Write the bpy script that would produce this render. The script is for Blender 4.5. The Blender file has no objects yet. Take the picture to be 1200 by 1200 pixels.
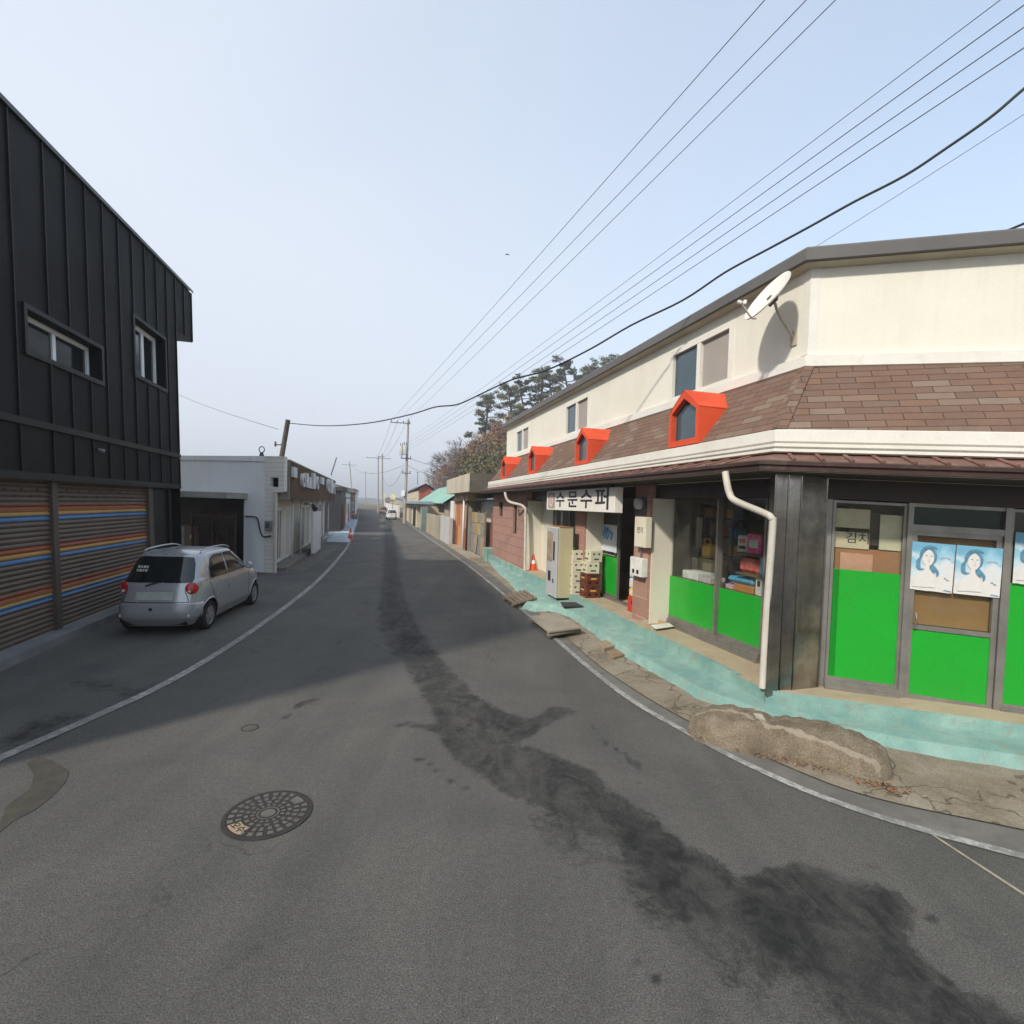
import bpy, bmesh, math, random
from mathutils import Vector, Matrix, noise
random.seed(11)
SC = bpy.context.scene
COL = SC.collection
V3 = Vector
SKY_AIR, SKY_DUST, SKY_OZONE = 1.0, 2.0, 1.5
SKY_STRENGTH = .15
SUN_STRENGTH = 2.05
EXPOSURE = 1.14
VEIL = 0.17
VEIL_COL = (2.5, 2.68, 3.0)
HAZE = 0.0012
SKY_TINT = (1.0, 1.06, .97)

# ---------------------------------------------------------------- camera geometry
CAM_H = 2.4
PITCH = math.atan(6.6/600)
ROLL = 0.035
CF = V3((0, math.cos(PITCH), -math.sin(PITCH)))
_u = V3((0, math.sin(PITCH), math.cos(PITCH)))
_r = V3((1, 0, 0))
CU = _u*math.cos(ROLL) - _r*math.sin(ROLL)
CR = _r*math.cos(ROLL) + _u*math.sin(ROLL)
CAM = V3((0, 0, CAM_H))

def ray(x, y):
    return CF + CR*((x-600)/600) + CU*((600-y)/600)
def G(x, y, z=0.0):                       # point of the level z seen at photo pixel x, y
    d = ray(x, y)
    return CAM + d*((z-CAM_H)/d.z)
def D(x, y, Y):                           # point at depth Y seen at photo pixel x, y
    d = ray(x, y)
    return CAM + d*(Y/d.y)
def proj(P):
    q = P-CAM
    z = q.dot(CF)
    return 600+600*q.dot(CR)/z, 600-600*q.dot(CU)/z

class Frame:
    """u along, v up, w out"""
    def __init__(s, O, U, V, W):
        s.O, s.U, s.V, s.W = V3(O), V3(U), V3(V), V3(W)
    def P(s, u, v, w=0.0):
        return s.O + s.U*u + s.V*v + s.W*w
    def uv(s, x, y, w=0.0):
        d = ray(x, y)
        M = Matrix((s.U, s.V, -d)).transposed()
        r = M.inverted() @ (CAM - s.O - s.W*w)
        return r.x, r.y
    def ux(s, x, w=0.0, v=0.0, lo=-6.0, hi=400.0):
        # the u whose point (u, v, w) is seen in photo column x
        f = lambda u: proj(s.P(u, v, w))[0]-x
        while proj_depth(s.P(lo, v, w)) < .5: lo += .25
        a, b = lo, hi
        fa = f(a)
        for _ in range(60):
            m = (a+b)/2
            fm = f(m)
            if (fm > 0) == (fa > 0): a, fa = m, fm
            else: b = m
        return (a+b)/2
def proj_depth(P): return (P-CAM).dot(CF)

SD = V3((-.25, .968, 0))
F1 = Frame((3.05, 6, 0), SD, (-.012, -.035, 1), (-.968, -.25, 0))
F2 = Frame((3.05, 6, 0), (.946, -.326, -.03), (-.012, -.035, 1), (-.326, -.946, 0))
FL = Frame((-6.9, 6.9, 0), SD, (-.03, -.04, 1), (.968, .25, 0))
FR = Frame((3.05, 6, 0), SD, (0, 0, 1), (-.968, -.25, 0))       # plumb frames for the far rows
FQ = Frame((-6.9, 6.9, 0), SD, (0, 0, 1), (.968, .25, 0))
WD = Frame((0, 0, 0), (1, 0, 0), (0, 0, 1), (0, -1, 0))

# ---------------------------------------------------------------- materials
MATS = {}
def nn(nt, t, **kw):
    n = nt.nodes.new(t)
    for k, v in kw.items(): setattr(n, k, v)
    return n
def base_mat(name, rough=.7, metal=0.0, spec=.35):
    m = bpy.data.materials.new(name)
    m.use_nodes = True
    nt = m.node_tree
    b = nt.nodes['Principled BSDF']
    b.inputs['Roughness'].default_value = rough
    b.inputs['Metallic'].default_value = metal
    b.inputs['Specular IOR Level'].default_value = spec
    return m, nt, b
def c4(c): return (c[0], c[1], c[2], 1)
def noise_tex(nt, scale, detail=4, rough=.55, vec=None, dist=0):
    n = nn(nt, 'ShaderNodeTexNoise')
    n.inputs['Scale'].default_value = scale
    n.inputs['Detail'].default_value = detail
    n.inputs['Roughness'].default_value = rough
    n.inputs['Distortion'].default_value = dist
    if vec is not None: nt.links.new(vec, n.inputs['Vector'])
    return n.outputs['Fac']
def ramp(nt, fac, stops, interp='LINEAR'):
    r = nn(nt, 'ShaderNodeValToRGB')
    r.color_ramp.interpolation = interp
    el = r.color_ramp.elements
    while len(el) < len(stops): el.new(.5)
    for e, (p, c) in zip(el, stops):
        e.position = p
        e.color = c4(c) if len(c) == 3 else c
    nt.links.new(fac, r.inputs['Fac'])
    return r.outputs['Color']
def mixc(nt, fac, a, b, mode='MIX'):
    n = nn(nt, 'ShaderNodeMix', data_type='RGBA', blend_type=mode)
    for s, v in ((n.inputs['Factor'], fac), (n.inputs['A'], a), (n.inputs['B'], b)):
        if isinstance(v, (int, float)): s.default_value = v
        elif isinstance(v, (tuple, list)): s.default_value = c4(v)
        else: nt.links.new(v, s)
    return n.outputs['Result']
def math_n(nt, op, a, b=None, c=None):
    n = nn(nt, 'ShaderNodeMath', operation=op)
    for i, v in enumerate((a, b, c)):
        if v is None: continue
        if isinstance(v, (int, float)): n.inputs[i].default_value = v
        else: nt.links.new(v, n.inputs[i])
    return n.outputs[0]
def sstep(nt, x, lo, hi):
    n = nn(nt, 'ShaderNodeMapRange', interpolation_type='SMOOTHSTEP')
    nt.links.new(x, n.inputs['Value'])
    n.inputs['From Min'].default_value = lo
    n.inputs['From Max'].default_value = hi
    return n.outputs['Result']
def bump(nt, b, h, strength=.3, dist=.01):
    n = nn(nt, 'ShaderNodeBump')
    n.inputs['Strength'].default_value = strength
    n.inputs['Distance'].default_value = dist
    nt.links.new(h, n.inputs['Height'])
    nt.links.new(n.outputs['Normal'], b.inputs['Normal'])
def pos(nt, mapping=None, coord='Object'):
    tc = nn(nt, 'ShaderNodeTexCoord')
    o = tc.outputs[coord]
    if mapping:
        mp = nn(nt, 'ShaderNodeMapping')
        mp.inputs['Scale'].default_value = mapping
        nt.links.new(o, mp.inputs['Vector'])
        o = mp.outputs['Vector']
    return o

def wm(name, c1, c2=None, scale=3, rough=.75, bumps=.15, fine=60, metal=0, spec=.3, streak=0, dirt=None, dirt_amt=.35, lo=.35, hi=.65):
    """weathered plain surface: two tones in patches, fine grain, optional vertical streaks and dirt"""
    if name in MATS: return MATS[name]
    m, nt, b = base_mat(name, rough, metal, spec)
    if c2 is None: c2 = tuple(x*.72 for x in c1)
    p = pos(nt)
    f = noise_tex(nt, scale, 6, .6, p, .3)
    col = ramp(nt, f, [(lo, c1), (hi, c2)])
    g = noise_tex(nt, fine, 3, .6, p)
    col = mixc(nt, .25, col, ramp(nt, g, [(.3, (.35, .35, .35)), (.7, (.65, .65, .65))]), 'OVERLAY')
    if streak:
        ps = pos(nt, (9, 9, .35))
        s = noise_tex(nt, 1.0, 4, .6, ps)
        d = dirt or tuple(x*.4 for x in c1)
        col = mixc(nt, math_n(nt, 'MULTIPLY', sstep(nt, s, .5, .75), streak), col, d)
    elif dirt:
        s = noise_tex(nt, scale*2.7, 8, .7, p, .6)
        col = mixc(nt, math_n(nt, 'MULTIPLY', sstep(nt, s, .5, .7), dirt_amt), col, dirt)
    nt.links.new(col, b.inputs['Base Color'])
    rr = nn(nt, 'ShaderNodeMapRange')
    nt.links.new(f, rr.inputs['Value'])
    rr.inputs['To Min'].default_value = max(0, rough-.1)
    rr.inputs['To Max'].default_value = min(1, rough+.12)
    nt.links.new(rr.outputs['Result'], b.inputs['Roughness'])
    if bumps: bump(nt, b, g, bumps, .01)
    MATS[name] = m
    return m

def brickm(name, c1, c2, mortar, bw, bh, msize=.012, offset=.5, rough=.8, bumps=.4, var=None, bias=0, dirt=.3):
    if name in MATS: return MATS[name]
    m, nt, b = base_mat(name, rough)
    uv = pos(nt, coord='UV')
    t = nn(nt, 'ShaderNodeTexBrick', offset=offset)
    t.inputs['Scale'].default_value = 1
    t.inputs['Color1'].default_value = c4(c1)
    t.inputs['Color2'].default_value = c4(c2)
    t.inputs['Mortar'].default_value = c4(mortar)
    t.inputs['Mortar Size'].default_value = msize
    t.inputs['Mortar Smooth'].default_value = .15
    t.inputs['Bias'].default_value = bias
    t.inputs['Brick Width'].default_value = bw
    t.inputs['Row Height'].default_value = bh
    nt.links.new(uv, t.inputs['Vector'])
    col = t.outputs['Color']
    p = pos(nt)
    if var:
        t2 = nn(nt, 'ShaderNodeTexBrick', offset=offset)
        for k, v in (('Scale', 1), ('Mortar Size', 0), ('Brick Width', bw), ('Row Height', bh), ('Bias', -.3)): t2.inputs[k].default_value = v
        t2.inputs['Color1'].default_value = (0, 0, 0, 1)
        t2.inputs['Color2'].default_value = (1, 1, 1, 1)
        mp = nn(nt, 'ShaderNodeMapping')
        mp.inputs['Location'].default_value = (bw*37, bh*52, 0)
        nt.links.new(uv, mp.inputs['Vector'])
        nt.links.new(mp.outputs['Vector'], t2.inputs['Vector'])
        f = math_n(nt, 'MULTIPLY', sstep(nt, t2.outputs['Color'], .45, .8), math_n(nt, 'SUBTRACT', 1.0, t.outputs['Fac']))
        col = mixc(nt, f, col, var)
    s = noise_tex(nt, 2.2, 7, .65, p, .4)
    col = mixc(nt, math_n(nt, 'MULTIPLY', sstep(nt, s, .45, .75), dirt), col, tuple(x*.45 for x in c1))
    g = noise_tex(nt, 90, 3, .6, p)
    col = mixc(nt, .25, col, ramp(nt, g, [(.3, (.3, .3, .3)), (.7, (.7, .7, .7))]), 'OVERLAY')
    nt.links.new(col, b.inputs['Base Color'])
    h = math_n(nt, 'ADD', math_n(nt, 'MULTIPLY', t.outputs['Fac'], -1.0), math_n(nt, 'MULTIPLY', g, .25))
    bump(nt, b, h, bumps, .012)
    MATS[name] = m
    return m

def glass(name, tint=(.8, .85, .86), refl=1.0, dust=.06):
    if name in MATS: return MATS[name]
    m = bpy.data.materials.new(name)
    m.use_nodes = True
    nt = m.node_tree
    nt.nodes.clear()
    out = nn(nt, 'ShaderNodeOutputMaterial')
    tr = nn(nt, 'ShaderNodeBsdfTransparent')
    tr.inputs['Color'].default_value = c4(tint)
    gl = nn(nt, 'ShaderNodeBsdfGlossy')
    gl.inputs['Roughness'].default_value = .03
    gl.inputs['Color'].default_value = (refl, refl, refl, 1)
    fr = nn(nt, 'ShaderNodeFresnel')
    fr.inputs['IOR'].default_value = 1.5
    mx = nn(nt, 'ShaderNodeMixShader')
    ge = nn(nt, 'ShaderNodeNewGeometry')
    nt.links.new(math_n(nt, 'MULTIPLY', fr.outputs[0], math_n(nt, 'SUBTRACT', 1.0, ge.outputs['Backfacing'])), mx.inputs[0])
    nt.links.new(tr.outputs[0], mx.inputs[1])
    nt.links.new(gl.outputs[0], mx.inputs[2])
    df = nn(nt, 'ShaderNodeBsdfDiffuse')
    df.inputs['Color'].default_value = (.35, .34, .3, 1)
    m2 = nn(nt, 'ShaderNodeMixShader')
    s = noise_tex(nt, 3, 6, .65, pos(nt), .5)
    nt.links.new(math_n(nt, 'MULTIPLY', sstep(nt, s, .3, .8), dust*2), m2.inputs[0])
    nt.links.new(mx.outputs[0], m2.inputs[1])
    nt.links.new(df.outputs[0], m2.inputs[2])
    nt.links.new(m2.outputs[0], out.inputs['Surface'])
    MATS[name] = m
    return m

def pm(name, c, rough=.5, metal=0, spec=.4):
    return wm(name, c, tuple(x*.86 for x in c), 4, rough, 0, 80, metal, spec)

# ---------------------------------------------------------------- mesh builder
class MB:
    def __init__(s):
        s.v = []; s.f = []; s.m = []; s.sm = []
    def face(s, pts, m=0, smooth=False):
        i = len(s.v)
        s.v.extend(V3(p) for p in pts)
        s.f.append(tuple(range(i, i+len(pts))))
        s.m.append(m); s.sm.append(smooth)
        return s
    def box(s, F, u0, u1, v0, v1, w0, w1, m=0, skip=''):
        P = F.P
        a, b, c, d = P(u0, v0, w1), P(u1, v0, w1), P(u1, v1, w1), P(u0, v1, w1)
        e, f, g, h = P(u0, v0, w0), P(u1, v0, w0), P(u1, v1, w0), P(u0, v1, w0)
        fs = {'f': (a, b, c, d), 'b': (f, e, h, g), 'l': (e, a, d, h), 'r': (b, f, g, c), 't': (d, c, g, h), 'd': (e, f, b, a)}
        for k, q in fs.items():
            if k not in skip: s.face(q, m)
        return s
    def prism(s, F, poly, w0, w1, m=0):
        """outline in u, v extruded from w0 to w1"""
        fr = [F.P(u, v, w1) for u, v in poly]
        bk = [F.P(u, v, w0) for u, v in poly]
        s.face(fr, m); s.face(bk[::-1], m)
        n = len(poly)
        for i in range(n):
            j = (i+1) % n
            s.face((fr[i], bk[i], bk[j], fr[j]), m)
        return s
    def slab(s, pts, z0, z1, m=0, top_only=False):
        """plan outline (x, y) from z0 to z1"""
        t = [V3((p[0], p[1], z1)) for p in pts]
        b = [V3((p[0], p[1], z0)) for p in pts]
        s.face(t, m)
        if top_only: return s
        s.face(b[::-1], m)
        n = len(pts)
        for i in range(n):
            j = (i+1) % n
            s.face((t[i], b[i], b[j], t[j]), m)
        return s
    def ribbon(s, L, R, m=0):
        for i in range(len(L)-1): s.face((L[i], R[i], R[i+1], L[i+1]), m)
        return s
    def tube(s, pts, r, n=8, m=0, cap=True):
        pts = [V3(p) for p in pts]
        rs = r if isinstance(r, (list, tuple)) else [r]*len(pts)
        base = len(s.v)
        prev = None
        for i, p in enumerate(pts):
            d = (pts[min(i+1, len(pts)-1)]-pts[max(i-1, 0)])
            d = d.normalized() if d.length > 1e-9 else V3((0, 0, 1))
            if prev is None:
                a = d.orthogonal().normalized()
            else:
                a = prev - d*prev.dot(d)
                a = a.normalized() if a.length > 1e-6 else d.orthogonal().normalized()
            prev = a
            b = d.cross(a)
            for k in range(n):
                t = 2*math.pi*k/n
                s.v.append(p + (a*math.cos(t)+b*math.sin(t))*rs[i])
        for i in range(len(pts)-1):
            for k in range(n):
                k2 = (k+1) % n
                s.f.append((base+i*n+k, base+i*n+k2, base+(i+1)*n+k2, base+(i+1)*n+k))
                s.m.append(m); s.sm.append(True)
        if cap:
            s.f.append(tuple(base+k for k in range(n))[::-1]); s.m.append(m); s.sm.append(False)
            e = base+(len(pts)-1)*n
            s.f.append(tuple(e+k for k in range(n))); s.m.append(m); s.sm.append(False)
        return s
    def disc(s, c, nrm, r, n=24, m=0, r2=None):
        nrm = V3(nrm).normalized(); a = nrm.orthogonal().normalized(); b = nrm.cross(a)
        pts = [V3(c)+(a*math.cos(2*math.pi*k/n)+b*math.sin(2*math.pi*k/n))*r for k in range(n)]
        s.face(pts, m)
        return s
    def lathe(s, prof, axis_o, n=20, m=0, axis=None):
        """profile (r, h) turned round the axis"""
        ax = V3(axis or (0, 0, 1)).normalized(); a = ax.orthogonal().normalized(); b = ax.cross(a)
        base = len(s.v)
        for r, h in prof:
            for k in range(n):
                t = 2*math.pi*k/n
                s.v.append(V3(axis_o)+ax*h+(a*math.cos(t)+b*math.sin(t))*r)
        for i in range(len(prof)-1):
            for k in range(n):
                k2 = (k+1) % n
                s.f.append((base+i*n+k, base+i*n+k2, base+(i+1)*n+k2, base+(i+1)*n+k)); s.m.append(m); s.sm.append(True)
        s.f.append(tuple(base+k for k in range(n))[::-1]); s.m.append(m); s.sm.append(False)
        e = base+(len(prof)-1)*n
        s.f.append(tuple(e+k for k in range(n))); s.m.append(m); s.sm.append(False)
        return s
    def mesh(s, name, mats, off=None, sharp=38, bevel=0):
        me = bpy.data.meshes.new(name)
        off = off or V3((0, 0, 0))
        me.from_pydata([tuple(v-off) for v in s.v], [], s.f)
        for mt in mats: me.materials.append(mt)
        for p, mi, sm in zip(me.polygons, s.m, s.sm):
            p.material_index = mi; p.use_smooth = sm
        bm = bmesh.new(); bm.from_mesh(me)
        bmesh.ops.remove_doubles(bm, verts=bm.verts, dist=1e-4)
        bmesh.ops.recalc_face_normals(bm, faces=bm.faces) if getattr(s, 'recalc', True) else None
        if bevel:
            es = [e for e in bm.edges if len(e.link_faces) == 2 and e.calc_face_angle(0) > .6]
            try: bmesh.ops.bevel(bm, geom=es, offset=bevel, segments=1, affect='EDGES', clamp_overlap=True)
            except Exception: pass
        for e in bm.edges:
            if len(e.link_faces) == 2 and e.calc_face_angle(0) > math.radians(sharp): e.smooth = False
        uvl = bm.loops.layers.uv.new('UVMap')
        for f in bm.faces:
            n = f.normal
            h = V3((0, 0, 1)).cross(n)
            if h.length < .05: h, k = V3((1, 0, 0)), V3((0, 1, 0))
            else:
                h.normalize(); k = n.cross(h)
            for l in f.loops:
                co = l.vert.co + off
                l[uvl].uv = (co.dot(h), co.dot(k))
        bm.to_mesh(me); bm.free()
        return me
    def build(s, name, mats, parent=None, sharp=38, bevel=0):
        if not isinstance(mats, (list, tuple)): mats = [mats]
        off = V3((0, 0, 0))
        if parent is not None:
            q = parent
            while q is not None: off = off + q.location; q = q.parent
        o = bpy.data.objects.new(name, s.mesh(name, mats, off, sharp, bevel))
        COL.objects.link(o)
        if parent is not None: o.parent = parent
        return o

def tag(o, label=None, cat=None, group=None, kind=None):
    if label: o['label'] = label
    if cat: o['category'] = cat
    if group: o['group'] = group
    if kind: o['kind'] = kind
    return o
def thing(name, label, cat, loc=(0, 0, 0), group=None):
    o = bpy.data.objects.new(name, None)
    o.empty_display_size = .2
    COL.objects.link(o); o.location = V3(loc)
    return tag(o, label, cat, group)
def dup(o, loc=None, rotz=None, scale=None, label=None, parent=None):
    c = o.copy(); COL.objects.link(c)
    if parent is not None: c.parent = parent
    for ch in list(o.children): dup(ch, parent=c)
    if loc is not None: c.location = V3(loc)
    if rotz is not None: c.rotation_euler = (0, 0, rotz)
    if scale is not None: c.scale = (scale,)*3 if isinstance(scale, (int, float)) else scale
    if label: c['label'] = label
    return c
def structure(o): return tag(o, kind='structure')

def text_mb(body, F, u, v, w, size, mb=None, m=0, ext=.004, sx=1.0, center=True, bold=0.0):
    """lettering laid flat on frame F, pushed out by ext"""
    mb = mb or MB()
    c = bpy.data.curves.new('lettering', 'FONT')
    c.body = body; c.size = size; c.extrude = ext/2; c.resolution_u = 3; c.offset = bold
    if center: c.align_x = 'CENTER'; c.align_y = 'CENTER'
    o = bpy.data.objects.new('lettering', c)
    COL.objects.link(o)
    dg = bpy.context.evaluated_depsgraph_get(); dg.update()
    me = bpy.data.meshes.new_from_object(o.evaluated_get(dg))
    for p in me.polygons:
        mb.face([F.P(u+me.vertices[i].co.x*sx, v+me.vertices[i].co.y, w+ext/2+me.vertices[i].co.z) for i in p.vertices], m)
    bpy.data.objects.remove(o); bpy.data.curves.remove(c); bpy.data.meshes.remove(me)
    return mb
def flip(F):
    """the same frame read so that +u runs to the right for someone in the street"""
    return Frame(F.O, -F.U, F.V, F.W)

def wall_holes(mb, F, u0, u1, v0, v1, w, holes, depth=.2, m=0, mr=None, dv=None):
    """sheet of wall with rectangular openings and their reveals; dv(u) lifts the top edge"""
    us = sorted({u0, u1, *[h[0] for h in holes], *[h[1] for h in holes]})
    vs = sorted({v0, v1, *[h[2] for h in holes], *[h[3] for h in holes]})
    us = [a for a in us if u0 <= a <= u1]
    dv = dv or (lambda u: 0)
    for i in range(len(us)-1):
        for j in range(len(vs)-1):
            a, b, c, d = us[i], us[i+1], vs[j], vs[j+1]
            if any(h[0] <= (a+b)/2 <= h[1] and h[2] <= (c+d)/2 <= h[3] for h in holes): continue
            top = j == len(vs)-2
            mb.face((F.P(a, c, w), F.P(b, c, w), F.P(b, d+(dv(b) if top else 0), w), F.P(a, d+(dv(a) if top else 0), w)), m)
    r = m if mr is None else mr
    for a, b, c, d in holes:
        for q in (((a, c), (b, c)), ((b, c), (b, d)), ((b, d), (a, d)), ((a, d), (a, c))):
            (p0, p1) = q
            mb.face((F.P(*p0, w), F.P(*p1, w), F.P(*p1, w-depth), F.P(*p0, w-depth)), r)
    return mb

def window(parent, F, u0, u1, v0, v1, w, fm, gm, fw=.05, fd=.05, mull=(), pane_mats=None, name='window'):
    """frame ring with mullions as the part, each pane a sub-part"""
    mb = MB()
    mb.box(F, u0, u1, v0, v0+fw, w-fd, w)
    mb.box(F, u0, u1, v1-fw, v1, w-fd, w)
    mb.box(F, u0, u0+fw, v0+fw, v1-fw, w-fd, w)
    mb.box(F, u1-fw, u1, v0+fw, v1-fw, w-fd, w)
    xs = [u0+fw]
    for k in mull:
        x = u0+(u1-u0)*k
        mb.box(F, x-fw*.6, x+fw*.6, v0+fw, v1-fw, w-fd, w-.004)
        xs += [x-fw*.6, x+fw*.6]
    xs.append(u1-fw)
    wo = mb.build(name, fm, parent)
    for i in range(0, len(xs), 2):
        g = gm if not pane_mats else pane_mats[i//2]
        MB().box(F, xs[i], xs[i+1], v0+fw, v1-fw, w-fd*.7, w-fd*.7+.012).build('pane', g, wo)
    return wo

# ---------------------------------------------------------------- camera, sky, sun
cam = bpy.data.cameras.new('camera')
cam.sensor_width = 36; cam.lens = 18; cam.clip_start = .05; cam.clip_end = 4000
camo = bpy.data.objects.new('camera', cam)
COL.objects.link(camo)
R = Matrix((CR, CU, -CF)).transposed().to_4x4()
camo.matrix_world = Matrix.Translation(CAM) @ R
SC.camera = camo

SUN_EL = math.radians(37)
SUN_AZ = math.atan2(-.65, -.76)
world = bpy.data.worlds.new('World')
SC.world = world
world.use_nodes = True
wnt = world.node_tree
bg = wnt.nodes['Background']
sky = wnt.nodes.new('ShaderNodeTexSky')
sky.sky_type = 'NISHITA'
sky.sun_disc = False
sky.sun_elevation = SUN_EL
sky.sun_rotation = SUN_AZ
sky.altitude = 0
sky.air_density = SKY_AIR
sky.dust_density = SKY_DUST
sky.ozone_density = SKY_OZONE
# thin high veil: whitens the blue unevenly
tcw = wnt.nodes.new('ShaderNodeTexCoord')
vn = noise_tex(wnt, 1.6, 5, .55, tcw.outputs['Generated'], .5)
sepw = wnt.nodes.new('ShaderNodeSeparateXYZ')
wnt.links.new(tcw.outputs['Generated'], sepw.inputs[0])
side = math_n(wnt, 'MULTIPLY_ADD', sepw.outputs['X'], -.42, .45)          # thicker towards the west
low = math_n(wnt, 'MULTIPLY', sstep(wnt, sepw.outputs['Z'], .75, .0), .3)   # and towards the horizon
veil = math_n(wnt, 'ADD', math_n(wnt, 'ADD', side, low), math_n(wnt, 'MULTIPLY_ADD', vn, .3, VEIL-.15))
vc_ = nn(wnt, 'ShaderNodeClamp'); wnt.links.new(veil, vc_.inputs['Value']); vc_.inputs['Max'].default_value = .95
skyc = mixc(wnt, vc_.outputs[0], mixc(wnt, 1.0, sky.outputs['Color'], SKY_TINT, 'MULTIPLY'), VEIL_COL)
wnt.links.new(skyc, bg.inputs['Color'])
bg.inputs['Strength'].default_value = SKY_STRENGTH
sd = bpy.data.lights.new('sun', 'SUN')
sd.energy = SUN_STRENGTH; sd.angle = math.radians(3.0); sd.color = (1, .93, .82)
suno = bpy.data.objects.new('sun', sd)
COL.objects.link(suno)
ldir = V3((.65*math.cos(SUN_EL), .76*math.cos(SUN_EL), -math.sin(SUN_EL)))
suno.rotation_euler = ldir.to_track_quat('-Z', 'Y').to_euler()
suno.location = (-20, -25, 30)

vs = SC.view_settings
vs.view_transform = 'Standard'; vs.look = 'None'; vs.gamma = 1; vs.exposure = EXPOSURE
SC.render.engine = 'CYCLES'
SC.cycles.max_bounces = 6
SC.cycles.diffuse_bounces = 3
SC.cycles.transparent_max_bounces = 12
SC.cycles.volume_bounces = 0
SC.cycles.use_denoising = True

# ---------------------------------------------------------------- road surface with its stains and one painted cast shadow
import numpy as np
STROKES = [
 [(590,862,.12,.8),(625,848,.12,.85),(665,834,.1,.85)],
 [(430,700,.25,.3),(420,740,.25,.28)],
 [(30,868,.3,.5),(60,845,.3,.45)], [(100,800,.25,.45),(165,815,.15,.5),(190,800,.12,.4)],
 [(455,852,.04,.7),(478,848,.05,.7),(505,853,.08,.7),(535,856,.1,.65)],
 [(486,888,.05,.65),(500,893,.06,.6),(512,905,.05,.6)], [(520,913,.03,.5),(545,922,.04,.5),(560,930,.03,.4)],
 [(340,832,.03,.6),(356,824,.06,.65),(372,819,.03,.5)], [(318,842,.02,.5),(335,842,.05,.65),(343,836,.04,.6)], [(350,838,.012,.6),(390,836,.014,.6),(408,833,.03,.6)],
 [(700,868,.025,.6),(722,878,.04,.6),(738,890,.06,.7),(748,902,.05,.6)], [(672,838,.02,.6),(690,846,.02,.6),(708,868,.02,.5)],
 [(568,765,.03,.55),(580,775,.05,.55)], [(745,916,.03,.6),(752,914,.04,.6)],
 [(1010,1024,.012,.6),(1022,1015,.02,.65),(1033,1014,.015,.6)], [(1045,1024,.02,.5),(1052,1022,.02,.5)],
 [(1085,1075,.015,.6),(1098,1078,.02,.6)], [(1152,1081,.015,.6),(1166,1086,.02,.6)], [(745,1125,.02,.6),(765,1140,.03,.6),(778,1158,.02,.6)],
 [(905,982,.015,.5),(912,984,.015,.6)], [(422,786,.015,.6),(430,781,.02,.6)], [(390,760,.03,.5),(400,750,.03,.5),(396,738,.03,.4)],
 [(380,780,.04,.45),(372,795,.04,.45)], [(430,748,.05,.5),(445,760,.05,.5)], [(600,690,.04,.35),(570,740,.05,.35)],
 [(490,700,.03,.4),(510,720,.04,.4)], [(240,1150,.05,.22),(320,1100,.06,.26),(400,1055,.06,.26),(470,1015,.05,.2)],  # last stroke paints a faint diagonal cast shadow into the asphalt colour
 [(440,612,1.1,.3),(425,607,.9,.28)], [(430,640,.2,.3),(425,600,.3,.3)], [(500,625,.1,.3),(540,660,.12,.35)],
]
POLYS = [   # photo pixels of the outline, strength, inner softness, outer softness (m)
 ([(449,600),(458,600),(466,660),(473,700),(489,735),(512,765),(500,775),(470,770),(456,760),(444,730),(447,690),(452,640)], .92, .2, .18),
 ([(470,770),(512,765),(535,790),(560,815),(585,832),(603,838),(625,847),(612,864),(560,882),(520,866),(505,835),(480,795)], .74, .1, .1),
 ([(560,818),(585,832),(603,838),(622,846),(645,826),(668,829),(667,837),(642,850),(622,862),(600,872),(580,866),(566,845)], .85, .05, .03),
 ([(505,850),(530,848),(560,870),(610,872),(650,885),(668,892),(700,902),(706,911),(714,924),(742,942),(770,957),(790,976),(800,990),(820,1035),(740,990),(690,978),(640,952),(590,928),(560,907),(530,888)], .82, .1, .06),
 ([(700,960),(780,978),(840,1010),(867,1031),(895,1022),(933,1013),(973,1018),(992,1032),(1013,1029),(1053,1048),(1072,1068),(1060,1097),(1077,1125),(1133,1165),(1215,1198),(1300,1245),(1200,1280),(1090,1235),(1000,1182),(917,1132),(867,1102),(800,1075),(740,1020)], 1.0, .07, .04),
 ([(600,920),(700,960),(800,1000),(867,1030),(933,1013),(1013,1029),(1072,1068),(1077,1125),(1215,1198),(1300,1245),(1300,1330),(1100,1330),(900,1215),(760,1100),(640,1000)], .45, .2, .1),
]
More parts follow.
